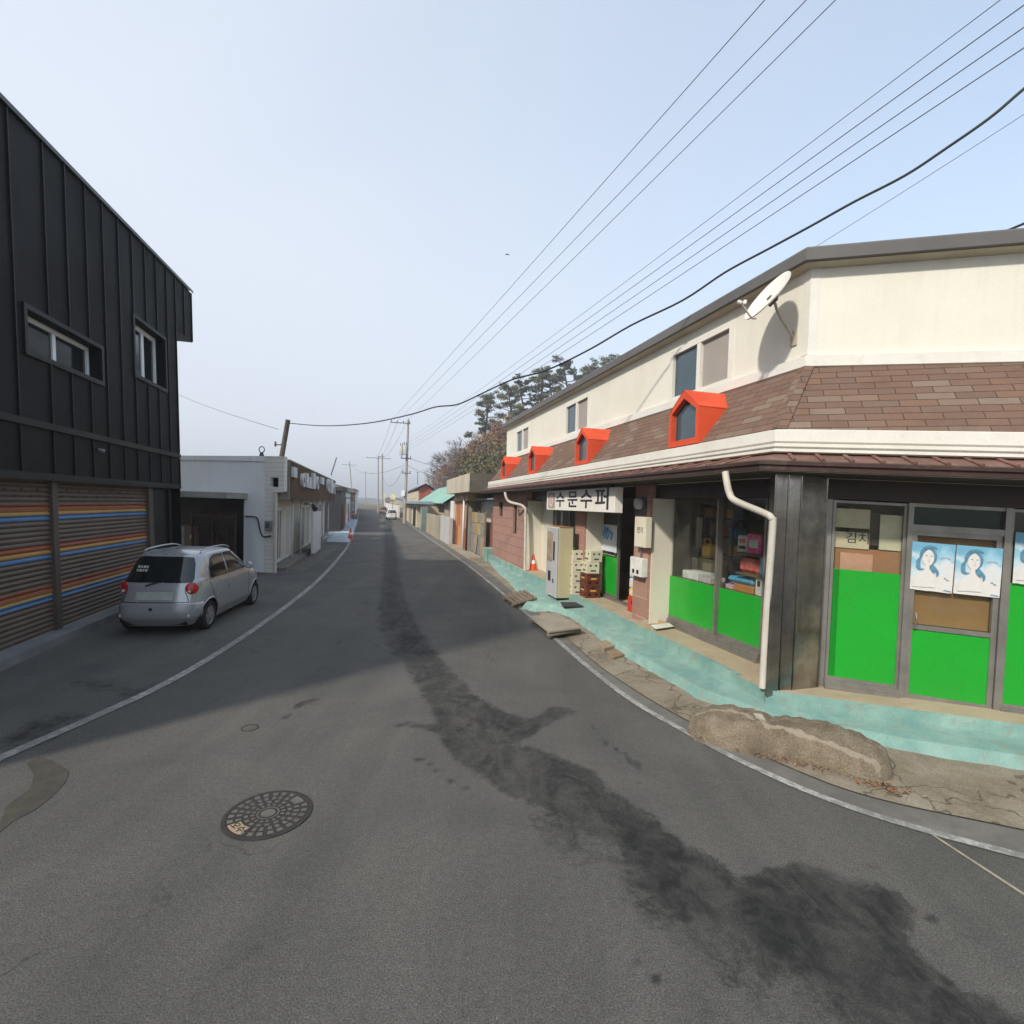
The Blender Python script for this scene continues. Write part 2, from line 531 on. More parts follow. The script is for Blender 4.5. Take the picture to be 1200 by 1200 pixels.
def stain_and_shade(X, Y):
    X = np.asarray(X); Y = np.asarray(Y)
    best = np.zeros_like(X)
    for line in STROKES:
        q = [(G(x, y).xy, w, s) for x, y, w, s in line]
        for (p, w0, s0), (q2, w1, s1) in zip(q[:-1], q[1:]):
            dx, dy = q2.x-p.x, q2.y-p.y
            t = np.clip(((X-p.x)*dx+(Y-p.y)*dy)/max(dx*dx+dy*dy, 1e-9), 0, 1)
            w = w0+(w1-w0)*t
            d2 = (X-p.x-dx*t)**2+(Y-p.y-dy*t)**2
            best = np.maximum(best, (s0+(s1-s0)*t)*np.exp(-np.minimum((d2/(w*w))**1.3*.8, 50)))
    for pts, st, si, so in POLYS:
        P = [G(x, y).xy for x, y in pts]; n = len(P)
        inside = np.zeros(X.shape, bool); dist = np.full(X.shape, 1e9)
        for i in range(n):
            a, b = P[i], P[(i+1) % n]
            dx, dy = b.x-a.x, b.y-a.y
            c = ((a.y > Y) != (b.y > Y)) & (X < (b.x-a.x)*(Y-a.y)/((b.y-a.y) if abs(b.y-a.y) > 1e-9 else 1e-9)+a.x)
            inside ^= c
            t = np.clip(((X-a.x)*dx+(Y-a.y)*dy)/max(dx*dx+dy*dy, 1e-9), 0, 1)
            dist = np.minimum(dist, np.hypot(X-a.x-dx*t, Y-a.y-dy*t))
        sd = np.where(inside, dist/si, -dist/so)
        best = np.maximum(best, st*np.clip((sd+1)/2, 0, 1))
    return best

def asphalt():
    m, nt, b = base_mat('asphalt', .85, 0, .3)
    p = pos(nt)
    big = noise_tex(nt, .6, 7, .65, p, .6)
    col = ramp(nt, big, [(.3, (.081, .079, .074)), (.5, (.101, .097, .090)), (.72, (.126, .119, .107))])
    # lengthwise worn bands follow the street
    mp = nn(nt, 'ShaderNodeMapping')
    mp.inputs['Rotation'].default_value = (0, 0, math.radians(-14.5))
    mp.inputs['Scale'].default_value = (2.2, .12, 1)
    nt.links.new(p, mp.inputs['Vector'])
    band = noise_tex(nt, 1, 4, .6, mp.outputs['Vector'], .3)
    col = mixc(nt, .35, col, ramp(nt, band, [(.3, (.36, .36, .37)), (.7, (.64, .63, .62))]), 'OVERLAY')
    ag = noise_tex(nt, 105, 4, .8, p)
    md = noise_tex(nt, 22, 5, .75, p)
    col = mixc(nt, .45, col, ramp(nt, md, [(.3, (.3, .3, .3)), (.7, (.7, .695, .68))]), 'OVERLAY')
    ag2 = noise_tex(nt, 420, 2, .6, p)
    col = mixc(nt, .85, col, ramp(nt, ag, [(.34, (.12, .12, .12)), (.5, (.48, .48, .48)), (.66, (.92, .91, .87))]), 'OVERLAY')
    col = mixc(nt, .3, col, ramp(nt, ag2, [(.3, (.25, .25, .25)), (.7, (.75, .75, .75))]), 'OVERLAY')
    sp = noise_tex(nt, 55, 1, .5, p)
    col = mixc(nt, math_n(nt, 'MULTIPLY', sstep(nt, sp, .735, .77), .5), col, (.3, .29, .27))
    at = nn(nt, 'ShaderNodeAttribute', attribute_name='stain_and_shade')
    n1 = noise_tex(nt, 2.2, 8, .65, p, .7)
    n2 = noise_tex(nt, 9, 6, .7, p, .8)
    mpx = nn(nt, 'ShaderNodeMapping')
    mpx.inputs['Rotation'].default_value = (0, 0, math.radians(35))
    mpx.inputs['Scale'].default_value = (3.2, 1.8, 1)
    nt.links.new(p, mpx.inputs['Vector'])
    n3 = noise_tex(nt, 1, 6, .65, mpx.outputs['Vector'], .5)
    s = math_n(nt, 'ADD', at.outputs['Fac'], math_n(nt, 'MULTIPLY_ADD', n1, .8, -.4))
    s = math_n(nt, 'ADD', s, math_n(nt, 'MULTIPLY_ADD', n2, .7, -.35))
    s = math_n(nt, 'ADD', s, math_n(nt, 'MULTIPLY_ADD', n3, .5, -.25))
    # drying streaks that follow the flow leave paler islands
    mps = nn(nt, 'ShaderNodeMapping')
    mps.inputs['Rotation'].default_value = (0, 0, math.radians(38))
    mps.inputs['Scale'].default_value = (2.0, 1.1, 1)
    nt.links.new(p, mps.inputs['Vector'])
    n4 = noise_tex(nt, 1.3, 9, .74, mps.outputs['Vector'], .9)
    n5 = noise_tex(nt, 34, 5, .75, p, .4)
    s = math_n(nt, 'ADD', s, math_n(nt, 'MULTIPLY_ADD', n5, .5, -.25))
    gate = sstep(nt, at.outputs['Fac'], .04, .3)
    soft = math_n(nt, 'MULTIPLY', sstep(nt, s, .24, .62), gate)
    streak = sstep(nt, n4, .36, .62)
    fine = sstep(nt, n2, .36, .64)
    core = sstep(nt, math_n(nt, 'ADD', at.outputs['Fac'], math_n(nt, 'MULTIPLY_ADD', n1, .8, -.4)), .75, 1.05)
    k = math_n(nt, 'MULTIPLY_ADD', streak, .42, .24)
    k = math_n(nt, 'ADD', k, math_n(nt, 'MULTIPLY', fine, .22))
    k = math_n(nt, 'ADD', k, math_n(nt, 'MULTIPLY', core, .2))
    k = math_n(nt, 'MINIMUM', math_n(nt, 'MULTIPLY', k, soft), .97)
    col = mixc(nt, k, col, (.013, .013, .0135))
    # hairline cracks in some stretches
    vc = nn(nt, 'ShaderNodeTexVoronoi', feature='DISTANCE_TO_EDGE'); vc.inputs['Scale'].default_value = .42
    nzc = nn(nt, 'ShaderNodeTexNoise'); nzc.inputs['Scale'].default_value = 2.5; nzc.inputs['Detail'].default_value = 8; nt.links.new(p, nzc.inputs['Vector'])
    vadd = nn(nt, 'ShaderNodeVectorMath', operation='ADD'); nt.links.new(p, vadd.inputs[0]); nt.links.new(nzc.outputs['Color'], vadd.inputs[1]); nt.links.new(vadd.outputs[0], vc.inputs['Vector'])
    cz = noise_tex(nt, .33, 3, .6, p)
    cm = math_n(nt, 'MULTIPLY', math_n(nt, 'SUBTRACT', 1, sstep(nt, vc.outputs['Distance'], .001, .006)), sstep(nt, cz, .5, .58))
    col = mixc(nt, math_n(nt, 'MULTIPLY', cm, .7), col, (.03, .029, .027))
    # scattered small tar spots
    t = noise_tex(nt, 5.5, 9, .72, p, 1.2)
    zone = noise_tex(nt, .5, 2, .5, p)
    col = mixc(nt, math_n(nt, 'MULTIPLY', sstep(nt, t, .67, .71), sstep(nt, zone, .42, .55)), col, (.035, .034, .033))
    nt.links.new(col, b.inputs['Base Color'])
    rr = nn(nt, 'ShaderNodeMapRange')
    nt.links.new(k, rr.inputs['Value'])
    rr.inputs['To Min'].default_value = .88; rr.inputs['To Max'].default_value = .8
    nt.links.new(rr.outputs['Result'], b.inputs['Roughness'])
    bump(nt, b, math_n(nt, 'ADD', ag, math_n(nt, 'MULTIPLY', ag2, .5)), .6, .01)
    return m
M_ASPH = asphalt()

def axis(a, b, fine0, fine1, step, coarse):
    out = []; x = a
    while x < fine0: out.append(x); x += coarse
    x = fine0
    while x < fine1: out.append(x); x += step
    x = fine1
    while x <= b: out.append(x); x += coarse
    return out
xs = axis(-14, 14, -7.5, 4.6, .075, 1.0)
ys = axis(-16, 26, 1.8, 17, .09, 1.0)
nx, ny = len(xs), len(ys)
verts = [(x, y, 0) for y in ys for x in xs]
faces = [(j*nx+i, j*nx+i+1, (j+1)*nx+i+1, (j+1)*nx+i) for j in range(ny-1) for i in range(nx-1)]
sv = list(stain_and_shade([v[0] for v in verts], [v[1] for v in verts]))
# the street beyond, in its own direction
b0 = len(verts)
us_ = [20.4+k*1.1 for k in range(150)]; ws_ = [-.5+k*.4 for k in range(40)]
yend = ys[-1]
cols = [(-14+k*1.0) for k in range(29)]
last = [(ny-1)*nx+i for i in range(nx)]
yy = yend
prev_row = None
strip = []
for k in range(120):
    y = yend + k*1.0
    sx = (y-6)*-.258
    ox = (yend-6)*-.258
    row = []
    for x in xs[::6]+[xs[-1]]:
        row.append(len(verts)); xx = x+(sx-ox)
        verts.append((xx, y, 0))
    strip.append(row)
for r0, r1 in zip(strip[:-1], strip[1:]):
    for i in range(len(r0)-1): faces.append((r0[i], r0[i+1], r1[i+1], r1[i]))
sv += list(stain_and_shade([v[0] for v in verts[b0:]], [v[1] for v in verts[b0:]]))
me = bpy.data.meshes.new('road')
me.from_pydata(verts, [], faces)
me.materials.append(M_ASPH)
a = me.attributes.new('stain_and_shade', 'FLOAT', 'POINT')
a.data.foreach_set('value', sv)
road = bpy.data.objects.new('road', me)
COL.objects.link(road); structure(road)

# ground to the horizon, with the wooded slope on the right
def slope(x, y):
    r = V3((x-3.05, y-6, 0))
    d = -(r.x*-.968+r.y*-.25); u = r.x*-.25+r.y*.968
    k = max(0, min(1, (u-18)/45)); k = k*k*(3-2*k)
    h = max(0, d-4)
    z = 26*(1-math.exp(-h/38.0))*k
    far = max(0, min(1, (170-u)/80))
    return z*far*far*(3-2*far)+noise.noise(V3((x*.07, y*.07, 0)))*min(1, h/10)*1.5*k
gx = [-900, -600, -400, -250, -160, -110, -80, -60]+[-48+i*4 for i in range(45)]+[140, 170, 220, 300, 420, 600, 900]
gy = [-200, -80, -40, -16]+[i*4 for i in range(0, 55)]+[230, 270, 330, 420, 560, 800, 1200, 1800]
gv = [(x, y, slope(x, y)-.05) for y in gy for x in gx]
gn = len(gx)
gf = [(j*gn+i, j*gn+i+1, (j+1)*gn+i+1, (j+1)*gn+i) for j in range(len(gy)-1) for i in range(gn-1)]
me = bpy.data.meshes.new('ground')
me.from_pydata(gv, [], gf)
for pl in me.polygons: pl.use_smooth = True
me.materials.append(wm('dry_earth', (.17, .13, .085), (.09, .085, .045), .35, .95, .3, 25, dirt=(.1, .06, .03)))
go = bpy.data.objects.new('ground', me); COL.objects.link(go); structure(go)

# faraway hills that close the street
hb = MB()
for k in range(60):
    x0, x1 = -420+k*14, -420+(k+1)*14
    def hz(x): return max(2, 10*math.exp(-((x+165)/60)**2)+20*math.exp(-((x+40)/55)**2)+10*noise.noise(V3((x*.02, 3, 0)))+6)
    for (ya, yb, ka, kb) in ((840, 900, .0, .8), (900, 980, .8, 1.0)):
        hb.face(((x0, ya, hz(x0)*ka-.1), (x1, ya, hz(x1)*ka-.1), (x1, yb, hz(x1)*kb), (x0, yb, hz(x0)*kb)), 0, True)
structure(hb.build('hills', wm('far_hill', (.1, .09, .07), (.05, .06, .045), .03, .95, 0)))

# ---------------------------------------------------------------- kerbside strips and paint
def smooth_line(pts, n=8):
    P = [V3(p) for p in pts]; out = []
    for i in range(len(P)-1):
        a, b, c, d = P[max(i-1, 0)], P[i], P[i+1], P[min(i+2, len(P)-1)]
        for k in range(n):
            t = k/n
            out.append(.5*((2*b)+(c-a)*t+(2*a-5*b+4*c-d)*t*t+(3*b-a-3*c+d)*t*t*t))
    out.append(P[-1]); return out
def offs(line, d):
    o = []
    for i, p in enumerate(line):
        t = (line[min(i+1, len(line)-1)]-line[max(i-1, 0)]); t.z = 0; t.normalize()
        o.append(p+V3((t.y, -t.x, 0))*d)
    return o
RLINE = smooth_line([(7.5, 2.2, 0), (5.2, 3.05, 0), (3.79, 3.66, 0), (2.91, 4.2, 0), (2.36, 4.86, 0), (1.95, 5.63, 0), (1.6, 6.42, 0), (1.31, 7.44, 0), (.97, 8.9, 0), (.46, 11.24, 0), (-.43, 15.09, 0), (-1.58, 19.89, 0), (-3.3, 26.46, 0), (-6.3, 37.62, 0), (-11, 55.4, 0), (-23.5, 104, 0), (-36, 155, 0)])
LLINE = smooth_line([(-4.9, 1.2, 0), (-4.6, 3.4, 0), (-4.47, 4.54, 0), (-4.36, 5.49, 0), (-4.31, 6.3, 0), (-4.37, 7.4, 0), (-4.6, 9.26, 0), (-5.1, 12.25, 0), (-5.85, 15.93, 0), (-7.3, 21.94, 0), (-8.9, 28.05, 0), (-12.6, 41, 0), (-17.5, 58, 0), (-22.4, 74.5, 0), (-31.5, 105, 0)])
def paint():
    m, nt, b = base_mat('road_paint', .7)
    p = pos(nt)
    n = noise_tex(nt, 14, 8, .75, p, .6)
    n2 = noise_tex(nt, 1.2, 4, .6, p)
    w = math_n(nt, 'MULTIPLY', sstep(nt, math_n(nt, 'ADD', n, math_n(nt, 'MULTIPLY', n2, .5)), .55, .85), .85)
    col = mixc(nt, w, (.42, .41, .38), (.14, .137, .13))
    g = noise_tex(nt, 150, 3, .6, p)
    col = mixc(nt, .4, col, ramp(nt, g, [(.3, (.3, .3, .3)), (.7, (.7, .7, .7))]), 'OVERLAY')
    nt.links.new(col, b.inputs['Base Color']); bump(nt, b, g, .25, .006)
    return m
M_PAINT = paint()
up = V3((0, 0, 1))
def lift(l, z): return [V3((p.x, p.y, z)) for p in l]
structure(MB().ribbon(lift(offs(RLINE, -.042), .009), lift(offs(RLINE, .045), .009)).build('road_marking', M_PAINT))
structure(MB().ribbon(lift(offs(LLINE, -.06), .009), lift(offs(LLINE, .06), .009)).build('road_marking', M_PAINT))
a, b_ = G(1093, 979), G(1240, 1075)
t_ = (b_-a).normalized(); n_ = V3((t_.y, -t_.x, 0))*.012
structure(MB().face((a-n_+up*.006, a+n_+up*.006, b_+n_*1.3+up*.006, b_-n_*1.3+up*.006)).build('road_marking', wm('worn_yellow', (.36, .31, .22), (.2, .18, .14), 9)))
a, b_ = G(432, 631), G(446, 631)
structure(MB().face((a, b_, b_+V3((0, .5, 0)), a+V3((0, .5, 0)))).build('road_marking', M_PAINT)).location.z = .009

# concrete gutter beside the line
GUT = smooth_line([(8, 2.75, 0), (5.2, 3.5, 0), (4.07, 3.98, 0), (3.1, 4.42, 0), (2.55, 5.1, 0), (2.05, 5.95, 0), (1.68, 6.9, 0), (1.38, 7.93, 0), (1.15, 9.1, 0), (.82, 10.79, 0), (-.2, 15.6, 0), (-1.15, 19.89, 0), (-2.85, 26.46, 0), (-5.8, 37.62, 0), (-10.4, 55.4, 0), (-22.9, 104, 0), (-35.4, 155, 0)])
M_GUT = wm('gutter_concrete', (.165, .155, .138), (.115, .108, .098), 2.2, .85, .3, 110, dirt=(.09, .085, .075), dirt_amt=.5)
structure(MB().ribbon(lift(offs(RLINE, .02), .004), lift(GUT, .005)).build('gutter', M_GUT))
# broken concrete and dirt shoulder between gutter and shop step
SHO = smooth_line([(9, 3.9, 0), (5.6, 4.9, 0), (4.4, 5.45, 0), (3.6, 6.0, 0), (3.0, 6.6, 0), (2.75, 7.3, 0), (2.5, 8.0, 0), (2.35, 8.9, 0), (2.2, 10, 0), (1.7, 11.7, 0), (.7, 15.6, 0), (-.4, 19.89, 0), (-1.9, 26, 0), (-4.2, 36, 0), (-8.5, 55.4, 0), (-21, 104, 0), (-33.5, 155, 0)])
GUT2 = offs(GUT, .012)
n_s = min(len(GUT2), len(SHO))
def resample(l, n):
    L = [0]
    for i in range(1, len(l)): L.append(L[-1]+(l[i]-l[i-1]).length)
    out = []; j = 0
    for k in range(n):
        # parameter by index fraction keeps both sides in step
        t = k/(n-1)*(len(l)-1); i = min(int(t), len(l)-2); out.append(l[i].lerp(l[i+1], t-i))
    return out
A = resample(GUT2, 160); B = resample(SHO, 160)
sb = MB()
rows = []
for i in range(160):
    row = []
    for k in range(9):
        q = A[i].lerp(B[i], k/8)
        z = .012 if k == 0 else .02+.03*max(0, noise.noise(V3((q.x*1.7, q.y*1.7, 3))))+.012*noise.noise(V3((q.x*6, q.y*6, 1)))+.006*k
        row.append(V3((q.x, q.y, z)))
    rows.append(row)
for r0, r1 in zip(rows[:-1], rows[1:]):
    for k in range(8): sb.face((r0[k], r0[k+1], r1[k+1], r1[k]), 0, True)
def shoulder_mat():
    m, nt, b = base_mat('broken_concrete', .92)
    p = pos(nt)
    f = noise_tex(nt, 1.6, 8, .68, p, .5)
    col = ramp(nt, f, [(.3, (.115, .095, .07)), (.45, (.2, .165, .12)), (.58, (.25, .215, .165)), (.75, (.3, .265, .21))])
    g = noise_tex(nt, 75, 5, .75, p)
    col = mixc(nt, .65, col, ramp(nt, g, [(.3, (.2, .2, .2)), (.7, (.8, .8, .78))]), 'OVERLAY')
    vo = nn(nt, 'ShaderNodeTexVoronoi', feature='DISTANCE_TO_EDGE')
    vo.inputs['Scale'].default_value = .8
    d = nn(nt, 'ShaderNodeVectorMath', operation='ADD')
    nz = nn(nt, 'ShaderNodeTexNoise'); nz.inputs['Scale'].default_value = 3; nt.links.new(p, nz.inputs['Vector'])
    nt.links.new(p, d.inputs[0]); nt.links.new(nz.outputs['Color'], d.inputs[1]); nt.links.new(d.outputs[0], vo.inputs['Vector'])
    cr = sstep(nt, vo.outputs['Distance'], .004, .022)
    col = mixc(nt, math_n(nt, 'MULTIPLY', math_n(nt, 'SUBTRACT', 1, cr), .6), col, (.05, .04, .03))
    nt.links.new(col, b.inputs['Base Color'])
    bump(nt, b, math_n(nt, 'ADD', g, math_n(nt, 'MULTIPLY', cr, .6)), .5, .02)
    return m
structure(sb.build('pavement', shoulder_mat()))
# old olive-brown asphalt patch at the left
pp = [(-40,985),(0,965),(8,945),(35,925),(40,908),(31,895),(46,887),(62,892),(81,905),(76,918),(60,935),(40,950),(15,963),(-30,1000)]
structure(MB().face([G(x, y)+up*.004 for x, y in pp]).build('road_patch', wm('old_patch', (.07, .063, .048), (.045, .042, .035), 6, .95, .7, 60)))
# strip of thin concrete apron along the left row
al = [FQ.P(u, 0, w)+up*.006 for u, w in ((9.2, 2.6), (12, 2.75), (16, 2.9), (20.5, 3.05))]
ar = [FQ.P(u, 0, w)+up*.006 for u, w in ((9.2, .2), (12, .2), (16, .2), (20.5, .2))]
structure(MB().ribbon(ar, al).build('apron', wm('apron_concrete', (.15, .14, .12), (.1, .095, .085), 1.5, .9, .3, 90)))

# ================================================================ the corner shop
KX = 1/(F1.W.x*F2.W.y-F1.W.y*F2.W.x)
KV = V3(((F2.W.y-F1.W.y)*KX, (F1.W.x-F2.W.x)*KX, 0))        # mitre direction at the corner
UA, UB = 15.8, 6.0
def corner(w, v): return F1.O + KV*w + F1.V*v
def sweep(mb, prof, ua=UA, ub=UB, m=0, dv=0.0, cap=True, sm=False):
    far = [F1.P(ua, v+dv, w) for w, v in prof]
    mid = [corner(w, v) for w, v in prof]
    end = [F2.P(ub, v, w) for w, v in prof]
    for i in range(len(prof)-1):
        mb.face((far[i], mid[i], mid[i+1], far[i+1]), m, sm)
        mb.face((mid[i], end[i], end[i+1], mid[i+1]), m, sm)
    if cap:
        mb.face(far, m); mb.face(end[::-1], m)
    return mb

M_CREAM = wm('cream_render', (.68, .66, .58), (.63, .61, .525), .9, .85, .2, 70, streak=.12, dirt=(.4, .36, .27))
M_WHITE = wm('white_trim', (.68, .665, .61), (.62, .605, .55), 1.5, .6, .1, 60, dirt=(.45, .42, .36), dirt_amt=.25)
M_GREYFASC = wm('grey_fascia', (.12, .115, .11), (.095, .09, .088), .8, .55, .05, 60)
M_SHING = brickm('brown_shingles', (.165, .098, .068), (.135, .086, .065), (.055, .036, .028), .36, .106, .0045, .5, .92, .9, var=(.205, .16, .125), dirt=.35)
M_SOFF = wm('cream_soffit', (.5, .47, .36), None, 1)
M_BROWN = wm('brown_metal', (.055, .028, .022), (.04, .022, .018), 2, .5, .05, 50, dirt=(.14, .11, .08), dirt_amt=.4)
M_BROWNL = wm('faded_brown_tile', (.17, .085, .065), (.12, .06, .048), 2.5, .6, .15, 60, dirt=(.24, .2, .16), dirt_amt=.5)
M_DARKSOF = wm('dark_soffit', (.05, .035, .028), None, 1)
M_PINK = brickm('pink_block', (.36, .21, .165), (.33, .19, .15), (.21, .125, .1), .62, .31, .012, .5, .8, .35, dirt=.3)
M_PINKP = brickm('pink_pillar_tile', (.36, .205, .155), (.32, .18, .14), (.45, .33, .27), 4, .36, .008, 0, .65, .3, dirt=.25)
M_STEEL = wm('dull_steel', (.46, .44, .42), (.20, .19, .18), 2.6, .2, .03, 50, metal=1.0, spec=.5, streak=.35, dirt=(.12, .105, .09))
M_ALU = wm('grey_aluminium', (.3, .285, .26), (.22, .21, .19), 3, .42, .04, 60, metal=.6, streak=.25, dirt=(.14, .12, .1))
M_GREEN = wm('green_film', (.011, .33, .024), (.012, .28, .022), .8, .26, .02, 60, spec=.5, streak=.16, dirt=(.05, .27, .06))
M_GLASS = glass('shop_glass', (.94, .96, .95), 1.0, .03)
M_WING = wm('blue_window_glass', (.05, .085, .105), (.035, .062, .08), 1.2, .04, .0, 20, spec=.7)
M_SCREEN = wm('insect_screen', (.33, .3, .27), (.29, .265, .24), .8, .8, .05, 200)
M_RED = wm('orange_red_paint', (.66, .085, .03), (.55, .065, .024), 1.6, .65, .06, 60, streak=.45, dirt=(.36, .06, .035))
M_TURQ = wm('turquoise_paint', (.25, .385, .335), (.15, .28, .255), 2.2, .88, .5, 55, dirt=(.23, .23, .195), dirt_amt=.85)
M_FLOOR = wm('tan_cement', (.40, .33, .23), (.33, .27, .19), 1.6, .85, .25, 70, dirt=(.2, .15, .1))
M_INT = wm('interior_wall', (.42, .39, .34), (.33, .30, .26), .8, .9, 0)
M_PANEL = wm('white_board', (.66, .62, .52), (.6, .55, .46), .9, .6, .02, streak=.2, dirt=(.42, .38, .3))
M_PIPE = wm('pipe_cream', (.55, .52, .45), (.46, .43, .37), 3, .5, .05, streak=.3, dirt=(.25, .2, .15))
M_RIBC = wm('ridge_cream', (.70, .67, .6), None, 2)

shop = thing('shop_building', 'two storey corner shop with cream upper wall, brown mansard roof and green glazed shopfront', 'shop', F1.P(0, 0, 0))

# floor and steps (setting)
CW = lambda u, w: F1.P(u, 0, w)
zf = .36
fl = [F1.P(UA, 0, 0), F1.O.copy(), F2.P(5.6, 0, 0)*1, F2.P(5.6, 0, -4), F1.P(UA, 0, -4.2)]
structure(MB().slab([(p.x, p.y) for p in fl], -.05, zf).build('shop_floor', [M_FLOOR]))
# painted riser along the floor edge
rb = MB()
rb.box(F1, 0, UA, .0, zf-.004, 0, .012)
rb.box(Frame(F2.O, (.946, -.326, 0), F2.V, F2.W), 0, 5.6, 0, zf-.004, 0, .012)
rb.box(F1, .5, UA, zf-.003, zf+.018, -.07, .014)
structure(rb.build('step', [M_TURQ]))
outer = [(-.78, 20.9), (-.55, 19.2), (-.25, 17.4), (.0, 16.2), (.22, 14.5), (.5, 13.6), (.9, 12.0), (1.4, 11.0), (1.68, 9.7), (1.76, 9.0), (1.95, 8.26), (2.2, 7.4), (2.49, 6.45), (3.0, 5.75), (4.08, 5.2), (5.02, 4.88), (6.6, 4.35)]
sbm = MB()
zs = .2
inner = []
for (x, y) in outer:
    # drop onto the floor edge lines
    r = V3((x, y, 0))-F1.O
    if r.dot(SD) > .35: inner.append(F1.P(r.dot(SD), 0, -.02))
    else:
        q = r.dot(F2.U); inner.append(F2.P(max(.0, q), 0, -.02))
NO = len(outer)
def jit(x, y): return .012*noise.noise(V3((x*3, y*3, 7)))
sub = []
for i in range(NO-1):
    for k in range(4):
        t = k/4
        o = V3((outer[i][0], outer[i][1], 0)).lerp(V3((outer[i+1][0], outer[i+1][1], 0)), t)
        n_ = inner[i].lerp(inner[i+1], t)
        e = (o-n_); e.z = 0; e.normalize()
        o = o + e*noise.noise(V3((o.x*2, o.y*2, 2)))*.022
        sub.append((V3((n_.x, n_.y, zs+.02)), V3((o.x, o.y, zs-.02+jit(o.x, o.y))), V3((o.x, o.y, 0))+e*.07))
for a, b_ in zip(sub[:-1], sub[1:]):
    m1, m2 = a[0].lerp(a[1], .5), b_[0].lerp(b_[1], .5)
    sbm.face((a[0], m1, m2, b_[0])); sbm.face((m1, a[1], b_[1], m2))
    sbm.face((a[1], a[2], b_[2], b_[1]), 0)
structure(sbm.build('step', [M_TURQ], sharp=30))
# turquoise lump of broken step by the vending machine
lb = MB()
c0 = G(638, 710, .1)
for (dx, dy, rx, ry, h) in ((0, 0, .42, .3, .2), (.3, -.15, .35, .25, .17), (-.25, .1, .28, .22, .17)):
    n1, n2 = 12, 5
    gr = []
    for j in range(n2+1):
        t = j/n2
        row = []
        for k in range(n1):
            a_ = 2*math.pi*k/n1
            q = (1-t*.85)
            jx = 1+.25*noise.noise(V3((math.cos(a_)*2+dx*9, math.sin(a_)*2, t*2)))
            row.append(V3((c0.x+dx+math.cos(a_)*rx*q*jx, c0.y+dy+math.sin(a_)*ry*q*jx, h*min(1, t*2.2)+.02*noise.noise(V3((a_, t*3, dx))))))
        gr.append(row)
    for j in range(n2):
        for k in range(n1): lb.face((gr[j][k], gr[j][(k+1) % n1], gr[j+1][(k+1) % n1], gr[j+1][k]))
    lb.face(gr[n2])
tag(lb.build('concrete_lump', [M_TURQ]), 'broken turquoise painted lump of concrete between slatted grate and grey board', 'concrete lump')

# upper storey
WU = -.75
uc = .40
wins = [(1.86, 3.47, 4.44, 5.27), (7.36, 8.98, 4.48, 5.31), (12.79, 14.45, 4.48, 5.31)]
ub_ = MB()
wall_holes(ub_, F1, uc, UA+.35, 4.2, 5.48, WU, wins, .12, 0, 1, dv=lambda u: .012*u)
ub_.face((F2.P(uc, 4.2, WU), F2.P(UB, 4.2, WU), F2.P(UB, 5.48, WU), F2.P(uc, 5.48, WU)))
ub_.face((F1.P(UA+.35, 4.2, WU), F1.P(UA+.35, 4.2, -4), F1.P(UA+.35, 5.66, -4), F1.P(UA+.35, 5.66, WU)))
ub_.box(F1, uc-.001, uc+.1, 4.43, 5.5, WU-.01, WU+.006, 1)
ub_.box(F2, uc, uc+.1, 4.43, 5.5, WU-.01, WU+.006, 1)
ub_.build('upper_wall', [M_CREAM, M_WHITE], shop)
for (a, b2, c, d) in wins:
    wo = window(shop, F1, a-.05, b2+.05, c-.05, d+.05, WU+.03, M_WHITE, M_WING, fw=.085, fd=.1, mull=(.5,), pane_mats=[M_SCREEN, M_WING])
# grey roof edge
rf = MB()
sweep(rf, [(-.9, 5.71), (-.58, 5.67), (-.56, 5.645), (-.56, 5.51), (-.60, 5.50)], UA+.5, UB, 0, .19, cap=False)
sweep(rf, [(-.60, 5.495), (-.76, 5.47)], UA+.5, UB, 1, .19, cap=False)
pf = [F1.P(UA+.5, 5.9, -.9), corner(-.9, 5.71), F2.P(UB, 5.71, -.9), F2.P(UB, 5.9, -5), F1.P(UA+.5, 6.1, -6)]
rf.face(pf, 0)
rf.face((F1.P(UA+.5, 5.9, -.9), F1.P(UA+.5, 5.84, -.56), F1.P(UA+.5, 5.7, -.56), F1.P(UA+.5, 5.6, -4), F1.P(UA+.5, 5.9, -4)), 0)
rf.build('roof', [M_GREYFASC, M_SOFF], shop)
tr = MB()
sweep(tr, [(-.76, 4.42), (-.69, 4.40), (-.69, 4.27), (-.72, 4.25)], UA+.42, UB, 0, .06)
tr.build('trim_band', [M_WHITE], shop)
ms = MB()
sweep(ms, [(-.71, 4.262), (.0, 3.385)], UA, UB, 0, 0.03, cap=False)
ms.face((F1.P(UA, 3.385, 0), F1.P(UA, 4.29, -.71), F1.P(UA, 4.29, -4), F1.P(UA, 3.385, -4)), 0)
# ridge shingles over the hip
hp = [corner(-.70, 4.268), corner(0.005, 3.392)]
for p, q in ((hp[0], hp[1]),):
    o_ = V3((-.006, -.006, .010))
    for s_ in (-SD*-.10, F2.U*.10): ms.face((p+o_, q+o_, q+s_+o_*.6, p+s_+o_*.6), 0)
ms.build('mansard_roof', [M_SHING], shop)
co = MB()
sweep(co, [(-.03, 3.40), (.06, 3.375), (.06, 3.25), (.035, 3.24), (.035, 3.228), (.075, 3.22), (.075, 3.19), (.04, 3.182), (.04, 3.17), (.08, 3.162), (.08, 3.132), (.05, 3.12), (-.2, 3.12)], UA+.15, UB, 0, 0, sm=False)
co.build('cornice', [M_WHITE], shop)
aw = MB()
sweep(aw, [(.0, 3.115), (.40, 3.0)], UA+.1, UB, 1, 0, cap=False)
sweep(aw, [(.40, 3.004), (.43, 2.99), (.43, 2.955), (.405, 2.945), (.405, 2.895), (.37, 2.89)], UA+.1, UB, 0, 0, cap=False)
